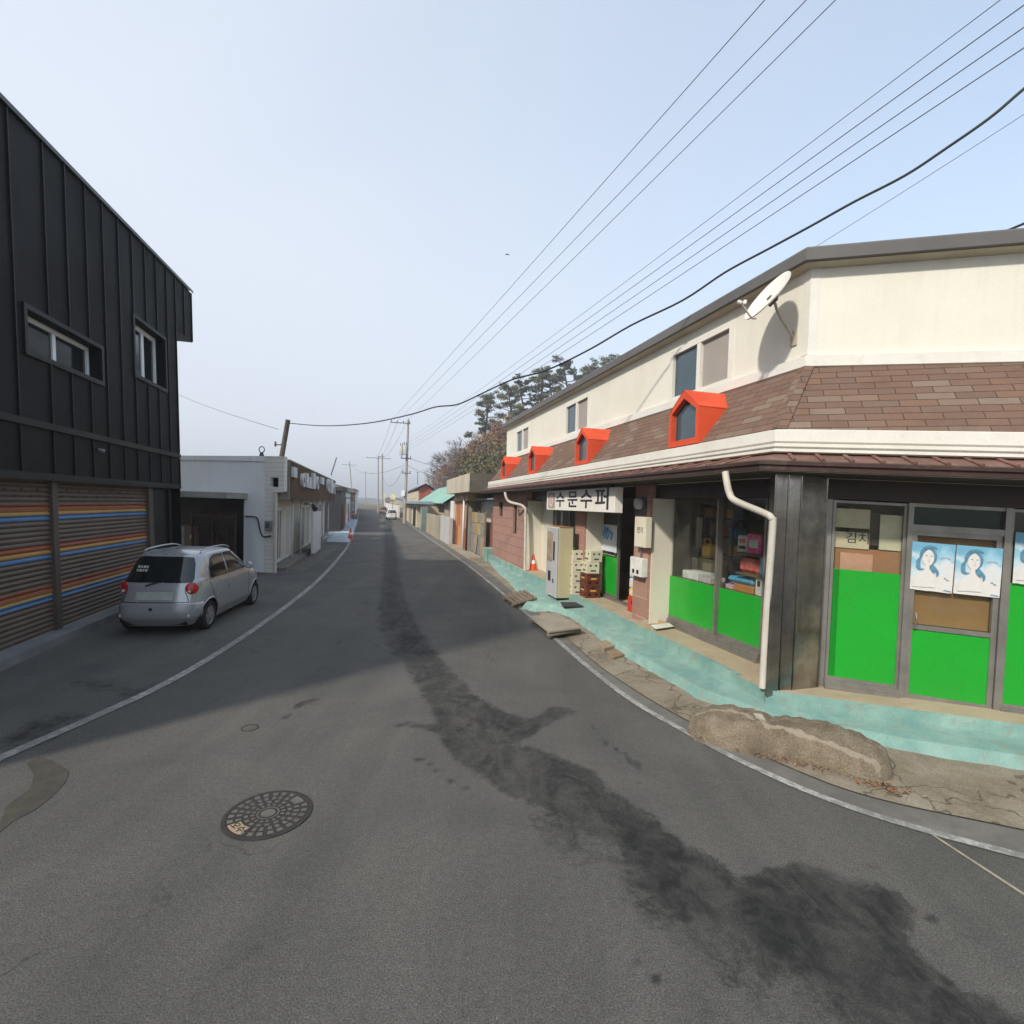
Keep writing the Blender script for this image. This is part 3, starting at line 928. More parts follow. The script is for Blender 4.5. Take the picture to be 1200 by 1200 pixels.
sweep(aw, [(.37, 2.888), (-.34, 2.872)], UA+.1, UB, 2, 0, cap=False)
for k in range(22):
    u = .12+k*.27
    aw.tube([F2.P(u, 3.118, .01), F2.P(u, 3.006, .40)], .022, 6, 1)
for k in range(40):
    u = .35+k*.39
    aw.tube([F1.P(u, 3.118, .01), F1.P(u, 3.006, .40)], .018, 6, 1)
aw.face((F1.P(UA+.1, 3.115, 0), F1.P(UA+.1, 3.0, .4), F1.P(UA+.1, 2.89, .37), F1.P(UA+.1, 2.87, -.34)), 0)
aw.build('awning', [M_BROWN, M_BROWNL, M_DARKSOF], shop)
ln = MB()
sweep(ln, [(-.36, 2.872), (-.36, 2.64), (-.74, 2.64)], UA, UB, 0, 0, cap=False)
ln.build('lintel', [wm('brown_lintel_tile', (.05, .03, .026), (.036, .024, .021), 2, .4, .03)], shop)

# interior
ib = MB()
ib.face((F1.P(.2, .37, -4), F1.P(10, .37, -4), F1.P(10, 2.85, -4), F1.P(.2, 2.85, -4)), 0)
ib.face((F1.P(10, .37, -4), F1.P(10, .37, -.72), F1.P(10, 2.85, -.72), F1.P(10, 2.85, -4)), 0)
ib.face((F1.P(9.9, 2.83, -4), F1.P(9.9, 2.83, -.4), F1.P(.35, 2.83, -.4), F1.P(.35, 2.83, -4)), 0)
ib.face((F1.P(.35, 2.83, -1.2), F2.P(1.3, 2.83, -.42), F2.P(5.6, 2.83, -.42), F2.P(5.6, 2.83, -4), F1.P(.35, 2.83, -4)), 0)
ib.face((F2.P(5.6, .3, -.4), F2.P(5.6, .3, -4), F2.P(5.6, 2.9, -4), F2.P(5.6, 2.9, -.4)), 0)
ib.face((F2.P(.6, .3, -3.6), F2.P(5.6, .3, -3.6), F2.P(5.6, 2.9, -3.6), F2.P(.6, 2.9, -3.6)), 0)
ib.build('interior_wall', [M_INT], shop)

# steel corner pillar
pl_ = [(3.06, 6.14), (3.03, 5.95), (3.36, 6.0), (3.745, 6.13), (3.88, 6.4), (3.25, 6.45)]
def prism_plan(mb, pts, v0, v1, V=F1.V, m=0):
    lo = [V3((x, y, 0))+V*v0 for x, y in pts]; hi = [V3((x, y, 0))+V*v1 for x, y in pts]
    n = len(pts)
    for i in range(n):
        j = (i+1) % n
        mb.face((lo[i], lo[j], hi[j], hi[i]), m)
    mb.face(hi, m); mb.face(lo[::-1], m)
    return mb
cp = prism_plan(MB(), pl_, .3, 2.885)
# folded seams of the sheet
for (x, y) in ((3.195, 5.972), (3.36, 5.998), (3.735, 6.128), (3.03, 5.948)):
    cp.tube([V3((x, y-.002, 0))+F1.V*.31, V3((x, y-.002, 0))+F1.V*2.87], .007, 6)
cp.build('pillar', [M_STEEL], shop)
# pink pillars with white boards on their near sides
for (u0, u1) in ((3.24, 3.78), (6.22, 6.8)):
    p_ = MB().box(F1, u0, u1, zf-.03, 2.875, -.76, -.25).build('pillar', [M_PINKP], shop)
    MB().box(F1, u0-.035, u0-.004, zf+.02, 2.63, -.72, -.3).build('white_board', [M_PANEL], shop)
pw = MB()
wh = [(12.0, 12.5, 1.45, 2.44), (14.1, 14.75, 2.0, 2.55)]
wall_holes(pw, F1, 10.9, UA, .2, 2.875, -.15, wh, .15)
pw.box(F1, 10.9, UA, .2, 2.875, -4, -.152, 0, skip='f')
pw.build('block_wall', [M_PINK], shop)
MB().box(F1, 10.85, 10.896, zf, 2.6, -.72, -.2).build('white_board', [M_PANEL], shop)
for (a, b2, c, d) in wh:
    window(shop, F1, a, b2, c, d, -.22, M_BROWN, M_WING, fw=.045, fd=.05, mull=(.5,))

# dormers: pentagon front, red cheeks running back into the slope
def slope_w(v): return -.71*(v-3.385)/(4.262-3.385)
def dormer(uc_):
    hw, v0, vs_, va = .385, 3.40, 3.93, 4.22
    ov = .006
    mb = MB()
    # ring of the front frame
    out = [(-hw, v0), (hw, v0), (hw, vs_), (0, va), (-hw, vs_)]
    inn = [(-hw+.07, v0+.085), (hw-.07, v0+.085), (hw-.07, vs_-.025), (0, va-.12), (-hw+.07, vs_-.025)]
    for i in range(5):
        j = (i+1) % 5
        mb.face([F1.P(uc_+a, v, .03) for a, v in (out[i], out[j], inn[j], inn[i])])
        mb.face([F1.P(uc_+a, v, w) for (a, v), w in ((inn[i], .03), (inn[j], .03), (inn[j], -.07), (inn[i], -.07))])
    # cheeks and roof back to the shingles
    bk = lambda v: slope_w(v)-.02
    for i in range(5):
        j = (i+1) % 5
        (a, v), (b_, v2) = out[i], out[j]
        mb.face([F1.P(uc_+a, v, .03), F1.P(uc_+b_, v2, .03), F1.P(uc_+b_, v2, bk(v2)), F1.P(uc_+a, v, bk(v))])
    # roof lips
    for s_ in (-1, 1):
        mb.face([F1.P(uc_+s_*(hw+ov), vs_-.004, .036), F1.P(uc_, va+.006, .036), F1.P(uc_, va+.006, bk(va)), F1.P(uc_+s_*(hw+ov), vs_-.015, bk(vs_))])
    d = mb.build('dormer', [M_RED], shop)
    g = MB()
    g.face([F1.P(uc_+a, v, -.055) for a, v in inn])
    g.build('pane', [M_WING], d)
    fr = MB()
    in2 = [(a*.9, v0+.085+(v-v0-.085)*.95+.02) for a, v in inn]
    for i in range(5):
        j = (i+1) % 5
        fr.face([F1.P(uc_+a, v, -.045) for a, v in (inn[i], inn[j], in2[j], in2[i])])
    fr.build('frame', [M_ALU], d)
for u in (1.87, 5.87, 9.78, 13.4): dormer(u)

# ---- glazing helpers: a door leaf = frame (part) > pane, film
def leaf(F, u0, u1, v0, v1, w, vf, fw=.04, name='door', film=True, rail=None, fd=.05):
    mb = MB()
    mb.box(F, u0, u0+fw, v0, v1, w-fd, w); mb.box(F, u1-fw, u1, v0, v1, w-fd, w)
    mb.box(F, u0+fw, u1-fw, v0, v0+fw*1.2, w-fd, w); mb.box(F, u0+fw, u1-fw, v1-fw, v1, w-fd, w)
    if rail: mb.box(F, u0+fw, u1-fw, rail-fw*.5, rail+fw*.5, w-fd, w-.003)
    d = mb.build(name, [M_ALU], shop)
    MB().box(F, u0+fw, u1-fw, v0+fw, v1-fw, w-.03, w-.024).build('pane', [M_GLASS], d)
    if film: MB().box(F, u0+fw-.003, u1-fw+.003, v0+fw*1.2, vf, w-.046, w-.012).build('green_panel', [M_GREEN], d)
    return d
def sill(F, u0, u1, v0, v1, w):
    mb = MB(); n = 3; h = (v1-v0)/n
    for k in range(n):
        mb.box(F, u0, u1, v0+k*h, v0+k*h+h*.6, w-.12, w+.05-k*.015)
        mb.box(F, u0, u1, v0+k*h+h*.6, v0+(k+1)*h, w-.12, w+.03-k*.015)
    return mb.build('door_track', [M_ALU], shop)
WG = -.72
leaf(F1, .93, 1.93, .5, 2.68, WG, 1.25)
leaf(F1, 1.89, 3.47, .5, 2.68, WG+.055, 1.255)
sill(F1, .9, 3.5, zf+.002, .5, WG+.06)
# head and closure above the leaves
hd = MB().box(F1, .85, 10.9, 2.66, 2.82, WG-.1, WG-.01)
hd.box(F1, .5, .93, zf, 2.85, WG-.1, WG-.02); hd.build('door_head', [M_BROWN], shop)
# entrance bay: open at its near half, leaf pushed back at the far half
ga, gb = F1.ux(723, WG, .6), F1.ux(699, WG, .6)
leaf(F1, ga, gb, .42, 2.62, WG, 1.33, .05)
MB().box(F1, 3.8, ga, .362, .41, WG-.05, WG+.05).box(F1, ga, 6.25, .362, .42, WG-.06, WG+.06).build('door_track', [M_ALU], shop)
MB().box(F1, gb, 6.3, zf, 2.64, WG-.05, WG+.0).build('side_panel', [M_PANEL], shop)
# third bay
leaf(F1, 6.85, 8.3, .42, 2.64, WG, 1.33, .05)
leaf(F1, 8.3, 9.7, .42, 2.64, WG+.055, 1.33, .05)
MB().box(F1, 9.7, 10.9, zf, 2.64, WG-.05, WG+.02).build('side_panel', [M_PANEL], shop)
MB().box(F1, 6.8, 9.72, .362, .42, WG-.08, WG+.08).build('door_track', [M_ALU], shop)

# right-hand front
W2 = -.40
d1 = leaf(F2, .69, 1.425, .49, 2.63, W2, 1.815, .03)
MB().box(F2, .717, .79, .53, 1.812, W2-.0115, W2-.010).build('green_panel', [wm('dark_green_film', (.006, .20, .014), None, .8, .4, 0, 60)], d1)
MB().box(F2, .56, .687, .33, 2.64, W2-.1, W2-.01).build('door_post', [M_ALU], shop)
sill(F2, .68, 1.43, .345, .49, W2+.04)
MB().box(F2, 1.425, 1.475, .33, 2.64, W2-.06, W2+.035).box(F2, 2.30, 2.36, .33, 2.64, W2-.06, W2+.035).build('door_post', [M_ALU], shop)
d2 = leaf(F2, 1.48, 2.295, .40, 2.33, W2+.01, 1.20, .05, rail=1.235)
tr_ = MB().box(F2, 1.475, 2.30, 2.33, 2.40, W2-.05, W2+.03).box(F2, 1.475, 2.30, 2.60, 2.64, W2-.05, W2+.02).build('transom', [M_ALU], shop)
MB().box(F2, 1.48, 2.295, 2.40, 2.60, W2-.03, W2-.02).build('pane', [wm('dark_teal_glass', (.012, .035, .035), None, 1, .12, 0, 20, spec=.6)], tr_)
MB().box(F2, 1.53, 2.245, 1.265, 2.29, W2-.075, W2-.055).build('backing_board', [wm('brown_board', (.27, .15, .05), (.2, .1, .035), 1.2, .75, .05)], d2)
hb_ = MB().tube([F2.P(1.55, 1.22, W2+.03), F2.P(1.55, 1.34, W2+.055), F2.P(1.55, 1.40, W2+.02)], .009, 8)
hb_.disc(F2.P(1.55, 1.235, W2+.022), F2.W, .022).build('handle', [M_ALU], d2)
leaf(F2, 2.36, 3.3, .47, 2.63, W2, 1.83, .03)
sill(F2, 2.36, 5.0, .30, .47, W2+.04)
leaf(F2, 3.3, 4.3, .47, 2.63, W2, 1.83, .03)
MB().box(F2, 4.3, 6.0, .2, 2.64, W2-.1, W2).build('end_wall', [M_PINK], shop)
MB().box(F2, .70, 1.42, .3, .44, W2-.3, W2-.08).build('inner_kerb', [M_FLOOR], shop)

# downpipes
def pipe(path, r, name='downpipe'):
    return MB().tube(smooth_line(path, 5), r, 10).build(name, [M_PIPE], shop)
dp = lambda x, y, w: F1.P(*F1.uv(x, y, w), w)
pp_ = [dp(850, 553, .44), dp(852, 566, .44), dp(855, 578, .42), dp(862, 587, .38), dp(895, 601, .12), dp(904, 607, .06), dp(905.5, 618, .04), dp(899, 710, .04), dp(893.5, 806, .04)]
pipe(pp_, .04)
pp_ = [dp(592, 577, .42), dp(593, 582, .40), dp(597, 588, .3), dp(611, 592, .0), dp(615, 596, -.08), dp(616, 602, -.09), dp(615, 671, -.09)]
pipe(pp_, .045)

# ---- things fixed to or standing at the shop
# hanging sign
us0, us1 = 3.95, 7.95
sg = thing('shop_sign', 'white signboard with black Korean lettering hanging under the brown awning', 'sign', F1.P(6, 2.34, .14))
M_SIGNW = wm('sign_face', (.74, .72, .66), (.7, .67, .6), 1, .45, 0, streak=.12, dirt=(.5, .42, .32))
su0, sv0 = F1.uv(720, 600, .15); su1, sv1 = F1.uv(641, 576, .15)
sv0, sv1 = 2.345, 2.83
MB().box(F1, su0, su1, sv0, sv1, -.02, .15).build('box', [M_SIGNW], sg, bevel=.008)
SF = flip(F1)
M_INK = wm('black_lettering', (.035, .03, .04), None, 3, .5, 0)
L = su1-su0
fr_ = lambda x: (x-641)/(720-641)
tb = MB()
for ch, xx, sz in (('수', 656.5, .40), ('문', 671, .41), ('수', 687, .43), ('퍼', 706, .47)):
    uu, vv = F1.uv(xx, 586, .15)
    text_mb(ch, SF, -uu, 2.585, .15, sz, tb, 0, .006, 1.75, bold=.006)
tb.build('lettering', [M_INK], sg)
uu, vv = F1.uv(646.3, 587, .15)
em = MB()
M_EMB = wm('faded_red_print', (.5, .2, .17), (.6, .34, .29), 8, .5, 0)
def oval(mb, F, u, v, w, ru, rv, m=0, n=28, r0=0):
    a = [F.P(u+ru*math.cos(2*math.pi*k/n), v+rv*math.sin(2*math.pi*k/n), w) for k in range(n)]
    if not r0: mb.face(a, m)
    else:
        b = [F.P(u+ru*r0*math.cos(2*math.pi*k/n), v+rv*r0*math.sin(2*math.pi*k/n), w) for k in range(n)]
        for k in range(n): mb.face((a[k], a[(k+1) % n], b[(k+1) % n], b[k]), m)
    return mb
em.face([F1.P(uu+a, 2.585+b2, .153) for a, b2 in ((-.26, -.2), (.26, -.2), (.26, .2), (-.26, .2))], 1)
oval(em, F1, uu, 2.585, .157, .2, .185, 0, r0=.8)
oval(em, F1, uu, 2.585, .155, .17, .155, 2)
for dv_ in (-.06, .0, .06): oval(em, F1, uu, 2.585+dv_, .159, .07, .022, 0)
em.build('emblem', [M_EMB, wm('emblem_grey', (.38, .36, .34), None, 3, .5, 0), wm('emblem_pink', (.68, .55, .5), None, 3, .5, 0)], sg)
bk_ = MB()
for u in (su0+.3, su1-.3): MB().tube([F1.P(u, sv1-.02, .06), F1.P(u, 2.9, .06)], .015, 6).build('bracket', [M_BROWN], sg)

# satellite dish
dc = D(900.5, 348, 6.5)
dn = (CR*-.80+CU*.58-CF*.12).normalized()
wu, wv = F1.uv(931, 397, WU); wp = F1.P(wu, wv, WU)
sat = thing('satellite_dish', 'white satellite dish on an arm fixed to the cream upper wall', 'satellite dish', wp)
a_ = dn.orthogonal().normalized(); b2 = dn.cross(a_)
db = MB()
rings = []
for j in range(7):
    t = j/6; r_ = .345*t
    rings.append([dc+dn*(.05*t*t-.02)+(a_*math.cos(2*math.pi*k/36)+b2*math.sin(2*math.pi*k/36))*r_ for k in range(36)])
for j in range(6):
    for k in range(36):
        k2 = (k+1) % 36
        db.face((rings[j][k], rings[j][k2], rings[j+1][k2], rings[j+1][k]), 0, True)
        q = [p-dn*.016 for p in (rings[j][k], rings[j+1][k], rings[j+1][k2], rings[j][k2])]
        db.face(q, 0, True)
for k in range(36):
    k2 = (k+1) % 36
    db.face((rings[6][k], rings[6][k2], rings[6][k2]-dn*.016, rings[6][k]-dn*.016), 0)
db.recalc = True
M_DISH = wm('dish_white', (.72, .7, .64), (.66, .63, .56), 3, .45, .02, dirt=(.4, .34, .26), dirt_amt=.3)
db.build('dish', [M_DISH], sat)
M_ARM = wm('dish_arm', (.5, .46, .38), (.38, .32, .25), 8, .5, .05, dirt=(.2, .1, .05))
hubp = dc-dn*.07
ar_ = MB().tube(smooth_line([wp, D(921, 382, 6.62), D(912, 367, 6.55), hubp+CR*.03-CU*.03], 5), .018, 8)
ar_.build('mast', [M_ARM], sat)
MB().box(Frame(wp, F1.U, F1.V, F1.W), -.05, .05, -.09, .09, .001, .02).tube([wp+CU*.08, D(926, 388, 6.68)], .008, 6).tube([wp-CU*.09, D(926, 390, 6.68)], .008, 6).build('wall_bracket', [M_ARM], sat)
MB().tube([dc-dn*.005, hubp], .035, 10).box(Frame(hubp, a_, b2, dn), -.05, .05, -.06, .06, -.03, .02).build('hub', [wm('grey_casting', (.16, .15, .13), None, 5)], sat)
lnb = D(869.5, 356.5, 6.38)
MB().tube(smooth_line([dc-dn*.01-CU*.0+CR*-.02-a_*0+ (D(886, 374, 6.45)-dc)*.95, D(880, 371.5, 6.43), lnb], 4), .012, 8).build('feed_arm', [M_ARM], sat)
lb_ = MB().tube([lnb-dn*-.02, lnb+dn*.05], .024, 10).tube([lnb+CR*-.0+CU*.02, lnb+CU*.04-CR*.05], .018, 8).tube([lnb+CR*.03, lnb+CR*.045+CU*.045], .022, 8)
lb_.build('receiver', [M_DISH], sat)

# electricity meter, boxes on the pink pillar
def pbox(name, label, cat, x0, y0, x1, y1, w0, w1, mat, bevel=.006):
    ua, va = F1.uv(x0, y0, w1); ub, vb = F1.uv(x1, y1, w1)
    t = thing(name, label, cat, F1.P((ua+ub)/2, min(va, vb), w0))
    u0, u1, v0, v1 = min(ua, ub), max(ua, ub), min(va, vb), max(va, vb)
    MB().box(F1, u0, u1, v0, v1, w0, w1).build('case', [mat], t, bevel=bevel)
    return t, u0, u1, v0, v1
t, u0, u1, v0, v1 = pbox('electricity_meter', 'round glass electricity meter on a dark plate at the top of the pink pillar', 'meter', 743.5, 604, 756.5, 582, -.248, -.22, wm('meter_plate', (.07, .075, .09), None, 4, .5))
um = (u0+u1)/2; vm = (v0+v1)/2+.05
MB().lathe([(.11, 0), (.11, .05), (.095, .08), (.0, .085)], F1.P(um, vm, -.22), 24, axis=F1.W).build('dial_case', [wm('meter_grey', (.42, .42, .4), None, 4, .3)], t)
mb = MB(); mb.disc(F1.P(um, vm, -.133), F1.W, .06); mb.build('dial', [wm('meter_dial', (.3, .22, .15), (.5, .48, .44), 12, .4)], t)
M_BOXC = wm('cream_box', (.66, .62, .5), (.58, .53, .42), 2, .5, .02, streak=.3, dirt=(.4, .32, .22))
t, u0, u1, v0, v1 = pbox('fuse_box', 'tall cream fuse box under the round meter on the pink pillar', 'fuse box', 743, 640, 757, 606, -.248, -.12, M_BOXC)
MB().box(F1, u1, u1+.07, v0+.28, v0+.44, -.24, -.16).build('side_box', [M_BOXC], t)
tb = MB()
text_mb('전기', SF, -(u0+u1)/2, v0+.3, -.12, .12, tb); tb.build('lettering', [M_INK], t)
t, u0, u1, v0, v1 = pbox('socket_box', 'small white socket box with two black outlets low on the pink pillar', 'socket box', 738, 673, 752, 655, -.248, -.12, wm('white_plastic', (.72, .71, .66), None, 3, .4, 0))
sk = MB()
for k in (.32, .68): MB().box(F1, u0+(u1-u0)*k-.035, u0+(u1-u0)*k+.035, v0+.05, v0+.12, -.121, -.112).build('outlet', [wm('black_plastic', (.02, .02, .02), None, 3, .4, 0)], t)
cd = MB().tube([F1.P((u0+u1)/2, v1, -.22), F1.P((u0+u1)/2, v1+.28, -.22)], .015, 6); cd.build('conduit', [M_ALU], t)

# vending machine
vm_ = thing('vending_machine', 'old cream and grey vending machine standing on the turquoise step', 'vending machine', F1.P(6.76, .21, .16))
Fv = F1
u0, u1, w0, w1, v0, v1 = 6.39, 7.14, -.05, .363, .22, 1.94
MB().box(Fv, u0, u1, v0+.04, v1, w0, w1-.05).build('cabinet', [wm('vend_cream', (.47, .42, .26), (.42, .37, .23), 1.2, .5, .03, streak=.15, dirt=(.25, .17, .1))], vm_, bevel=.012)
M_VG = wm('vend_grey', (.42, .42, .43), (.36, .36, .37), 1.4, .45, .02, streak=.2, dirt=(.25, .22, .2))
MB().box(Fv, u0, u1, v0+.04, v1-.01, w1-.047, w1).build('door', [M_VG], vm_, bevel=.01)
MB().box(Fv, u0+.3, u1-.06, 1.1, 1.82, w1+.001, w1+.008).build('display_window', [wm('vend_window', (.3, .2, .13), (.36, .3, .22), 3, .25, 0)], vm_)
MB().box(Fv, u0+.14, u0+.22, 1.15, 1.6, w1+.001, w1+.015).build('coin_panel', [wm('vend_black', (.03, .03, .035), None, 3, .4, 0)], vm_)
MB().box(Fv, u0+.4, u0+.58, .62, .86, w1+.001, w1+.01).build('cup_hatch', [MATS['vend_black']], vm_)
MB().box(Fv, u0+.18, u0+.24, .6, .7, w1+.001, w1+.01).build('coin_return', [MATS['vend_black']], vm_)
for (a, b2) in ((u0+.06, w0+.06), (u1-.06, w0+.06), (u0+.06, w1-.08), (u1-.06, w1-.08)): MB().tube([F1.P(a, v0-.02, b2), F1.P(a, v0+.05, b2)], .02, 6).build('foot', [MATS['vend_black']], vm_)
MB().box(Fv, u0-.01, u1+.01, v1+.001, v1+.02, w0-.01, w1-.06).build('top_cover', [wm('rusty_sheet', (.33, .2, .1), (.22, .11, .05), 5, .7)], vm_)
a = G(657, 706, .235); b2 = G(684, 706, .235); c = G(684, 711, .235); d = G(660, 711, .235)
tag(MB().slab([a.xy, b2.xy, c.xy, d.xy], .222, .245).build('door_mat', [wm('black_rubber', (.03, .03, .03), (.05, .048, .045), 6, .9, .3)]), 'dark rubber mat on the turquoise step beside the vending machine', 'mat')

# ---- posters on the right-hand front
def poster_mat():
    m, nt, b = base_mat('poster_paper', .55)
    uv = pos(nt)
    n = noise_tex(nt, 4.2, 6, .6, uv, .8)
    sep = nn(nt, 'ShaderNodeSeparateXYZ'); nt.links.new(pos(nt, coord='Object'), sep.inputs[0])
    n2 = noise_tex(nt, 14, 4, .7, uv, .3)
    f = math_n(nt, 'ADD', math_n(nt, 'MULTIPLY', sep.outputs['Z'], 2.2), math_n(nt, 'MULTIPLY_ADD', n, 1.9, -.55))
    col = ramp(nt, f, [(.15, (.60, .59, .57)), (.4, (.55, .6, .63)), (.6, (.33, .53, .63)), (.9, (.15, .37, .52))])
    col = mixc(nt, .15, col, ramp(nt, n2, [(.3, (.3, .3, .3)), (.7, (.7, .7, .7))]), 'OVERLAY')
    nt.links.new(col, b.inputs['Base Color'])
    return m
M_POST = poster_mat()
M_PINK_INK = wm('hair_blue', (.07, .17, .26), (.12, .27, .38), 14, .6, 0)
M_FACE = wm('paper_white', (.64, .61, .58), (.6, .585, .57), 5, .6, 0)
M_TXT = wm('pale_violet_ink', (.33, .4, .55), None, 6, .6, 0)
M_LIP = wm('faint_pink_ink', (.6, .36, .34), None, 6, .6, 0)
def blob(mb, F, u, v, w, pts, m=0):
    mb.face([F.P(u+a, v+b2, w) for a, b2 in pts], m)
def ell(ru, rv, n=18, a0=0, a1=2*math.pi, cu=0, cv=0):
    return [(cu+ru*math.cos(a0+(a1-a0)*k/n), cv+rv*math.sin(a0+(a1-a0)*k/n)) for k in range(n+(0 if abs(a1-a0-2*math.pi) < 1e-6 else 1))]
def stroke(mb, F, u, v, w, line, r, m=0):
    P = [V3((a, b2, 0)) for a, b2 in line]; P = smooth_line(P, 5)
    n = len(P)
    for i in range(n-1):
        t = (P[i+1]-P[i]); t.normalize(); q = V3((-t.y, t.x, 0))
        k0 = r*math.sin(math.pi*(i/(n-1)*.9+.05)); k1 = r*math.sin(math.pi*((i+1)/(n-1)*.9+.05))
        mb.face([F.P(u+x, v+y, w+.0004*i/n) for x, y in ((P[i]+q*k0).xy, (P[i]-q*k0).xy, (P[i+1]-q*k1).xy, (P[i+1]+q*k1).xy)], m)
def poster(label, F, u0, u1, v0, v1, w, tilt=0.0):
    um, vm = (u0+u1)/2, (v0+v1)/2
    t = thing('poster', label, 'poster', F.P(um, vm, w), 'blue watercolour posters of a woman on the shop front')
    U = (F.U*math.cos(tilt)+F.V*math.sin(tilt)); V = (F.V*math.cos(tilt)-F.U*math.sin(tilt))
    f = Frame(F.P(um, vm, w), U, V, F.W)
    hw, hh = (u1-u0)/2, (v1-v0)/2
    mb = MB()
    N = 10
    def rag(k, s): return .006*noise.noise(V3((k*1.7, s, u0*9)))
    g = [[f.P(-hw+2*hw*i/N, -hh+2*hh*j/N+(rag(i, 4)-.004 if j == 0 else 0), .002+.004*noise.noise(V3((i*.6, j*.6, u0*5)))) for i in range(N+1)] for j in range(N+1)]
    for j in range(N):
        for i in range(N): mb.face((g[j][i], g[j][i+1], g[j+1][i+1], g[j+1][i]), 0, True)
    mb.build('sheet', [M_POST], t)
    fx, fy = -.24*hw, .36*hh
    d = .010
    h = MB()
    # hair over the crown, then falling in loose locks on both sides of the face
    stroke(h, f, fx, fy, d, [(.42*hw, .40*hh), (.2*hw, .47*hh), (-.05*hw, .44*hh), (-.26*hw, .28*hh), (-.33*hw, .05*hh), (-.36*hw, -.1*hh)], .1*hw, 0)
    stroke(h, f, fx, fy, d+.0006, [(.0, .42*hh), (.2*hw, .36*hh), (.33*hw, .15*hh), (.35*hw, -.05*hh), (.28*hw, -.2*hh)], .075*hw, 0)
    for k, (ll, r_) in enumerate((([(-.34*hw, .02*hh), (-.42*hw, -.15*hh), (-.42*hw, -.34*hh), (-.30*hw, -.46*hh)], .1*hw), ([(-.44*hw, -.18*hh), (-.47*hw, -.36*hh), (-.34*hw, -.5*hh), (-.14*hw, -.46*hh)], .065*hw), ([(.26*hw, -.16*hh), (.2*hw, -.32*hh), (.3*hw, -.46*hh), (.46*hw, -.5*hh)], .11*hw), ([(.3*hw, -.3*hh), (.4*hw, -.45*hh), (.5*hw, -.6*hh), (.47*hw, -.74*hh)], .075*hw), ([(.18*hw, -.3*hh), (.2*hw, -.44*hh), (.36*hw, -.62*hh)], .05*hw))):
        stroke(h, f, fx, fy, d+.001+.0006*k, ll, r_, 0)
    h.build('hair', [M_PINK_INK], t)
    q = MB()
    blob(q, f, fx, fy, d+.003, ell(.27*hw, .33*hh, 20, cu=.02*hw))
    blob(q, f, fx, fy, d+.002, [(-.1*hw, -.2*hh), (.1*hw, -.2*hh), (.1*hw, -.5*hh), (.3*hw, -.62*hh), (.42*hw, -1.2*hh), (-.62*hw, -1.25*hh), (-.5*hw, -.75*hh), (-.1*hw, -.52*hh)])
    q.build('face', [M_FACE], t)
    z = MB()
    stroke(z, f, fx, fy, d+.005, [(-.15*hw, .08*hh), (-.07*hw, .1*hh), (-.01*hw, .06*hh)], .02*hw, 0)
    stroke(z, f, fx, fy, d+.005, [(.1*hw, .06*hh), (.16*hw, .1*hh), (.23*hw, .08*hh)], .02*hw, 0)
    stroke(z, f, fx, fy, d+.005, [(-.01*hw, -.15*hh), (.05*hw, -.13*hh), (.11*hw, -.15*hh)], .022*hw, 1)
    stroke(z, f, fx, fy, d+.005, [(.06*hw, .02*hh), (.07*hw, -.06*hh), (.04*hw, -.07*hh)], .01*hw, 1)
    for i, (a, b2) in enumerate(((.38, .40), (.5, .42), (.62, .43), (.74, .41))):
        stroke(z, f, a*hw, b2*hh, d, [(-.05*hw, .05*hh), (.0, -.03*hh), (.05*hw, .04*hh)], .016*hw, 2)
    for (a, b2) in ((.62, -.44), (.74, -.5), (.66, -.93), (.78, -.94), (.88, -.95)):
        stroke(z, f, a*hw, b2*hh, d, [(-.06*hw, -.02*hh), (.0, .03*hh), (.07*hw, -.02*hh)], .02*hw, 0)
    z.build('drawing', [M_PINK_INK, M_LIP, M_TXT], t)
    return t
poster('blue watercolour poster of a woman, nearer the steel pillar on the glass door', F2, 1.475, 1.875, 1.665, 2.205, W2+.022, -.02)
poster('blue watercolour poster of a woman, beside the right post of the glass door', F2, 1.885, 2.295, 1.665, 2.20, W2+.024, -.015)
poster('blue watercolour poster of a woman on the pane past the glass door', F2, 2.395, 2.80, 1.84, 2.385, W2+.022, 0)
# cardboard and paper inside the first pane on the right
M_CARD = wm('cardboard', (.36, .27, .16), (.3, .22, .13), 2.5, .85, .05)
M_CARDP = wm('pale_cardboard', (.60, .51, .35), (.52, .44, .3), 2.5, .85, .05)
def sheet(name, label, cat, F, x0, y0, x1, y1, w, mat, th=.012):
    ua, va = F.uv(x0, y0, w); ub, vb = F.uv(x1, y1, w)
    t = thing(name, label, cat, F.P((ua+ub)/2, (va+vb)/2, w))
    MB().box(F, min(ua, ub), max(ua, ub), min(va, vb), max(va, vb), w-th, w).build('sheet', [mat], t)
    return t, (ua+ub)/2, (va+vb)/2
wi = W2-.06
sheet('cardboard_sheet', 'plain buff cardboard sheet in the window above the handwritten one', 'cardboard', F2, 975, 595, 1019, 620, wi, M_CARDP)
t, uu, vv = sheet('cardboard_sheet', 'buff cardboard sheet with two handwritten black Korean characters in the window', 'cardboard', F2, 974, 622, 1018, 644, wi+.004, M_CARDP)
text_mb('김치', F2, uu+.08, vv+.02, wi+.004, .14, None, 0, .003).build('lettering', [M_INK], t)
sheet('paper_sheet', 'cream paper notice standing in the window beside the steel pillar', 'paper', F2, 1032, 603, 1056, 646, wi+.006, wm('cream_paper', (.66, .6, .42), None, 2, .7, 0), .003)
sheet('cardboard_sheet', 'pinkish cardboard piece low in the window just above the green panel', 'cardboard', F2, 985, 647, 1022, 672, wi+.012, wm('pink_card', (.58, .31, .2), None, 2, .85, 0))
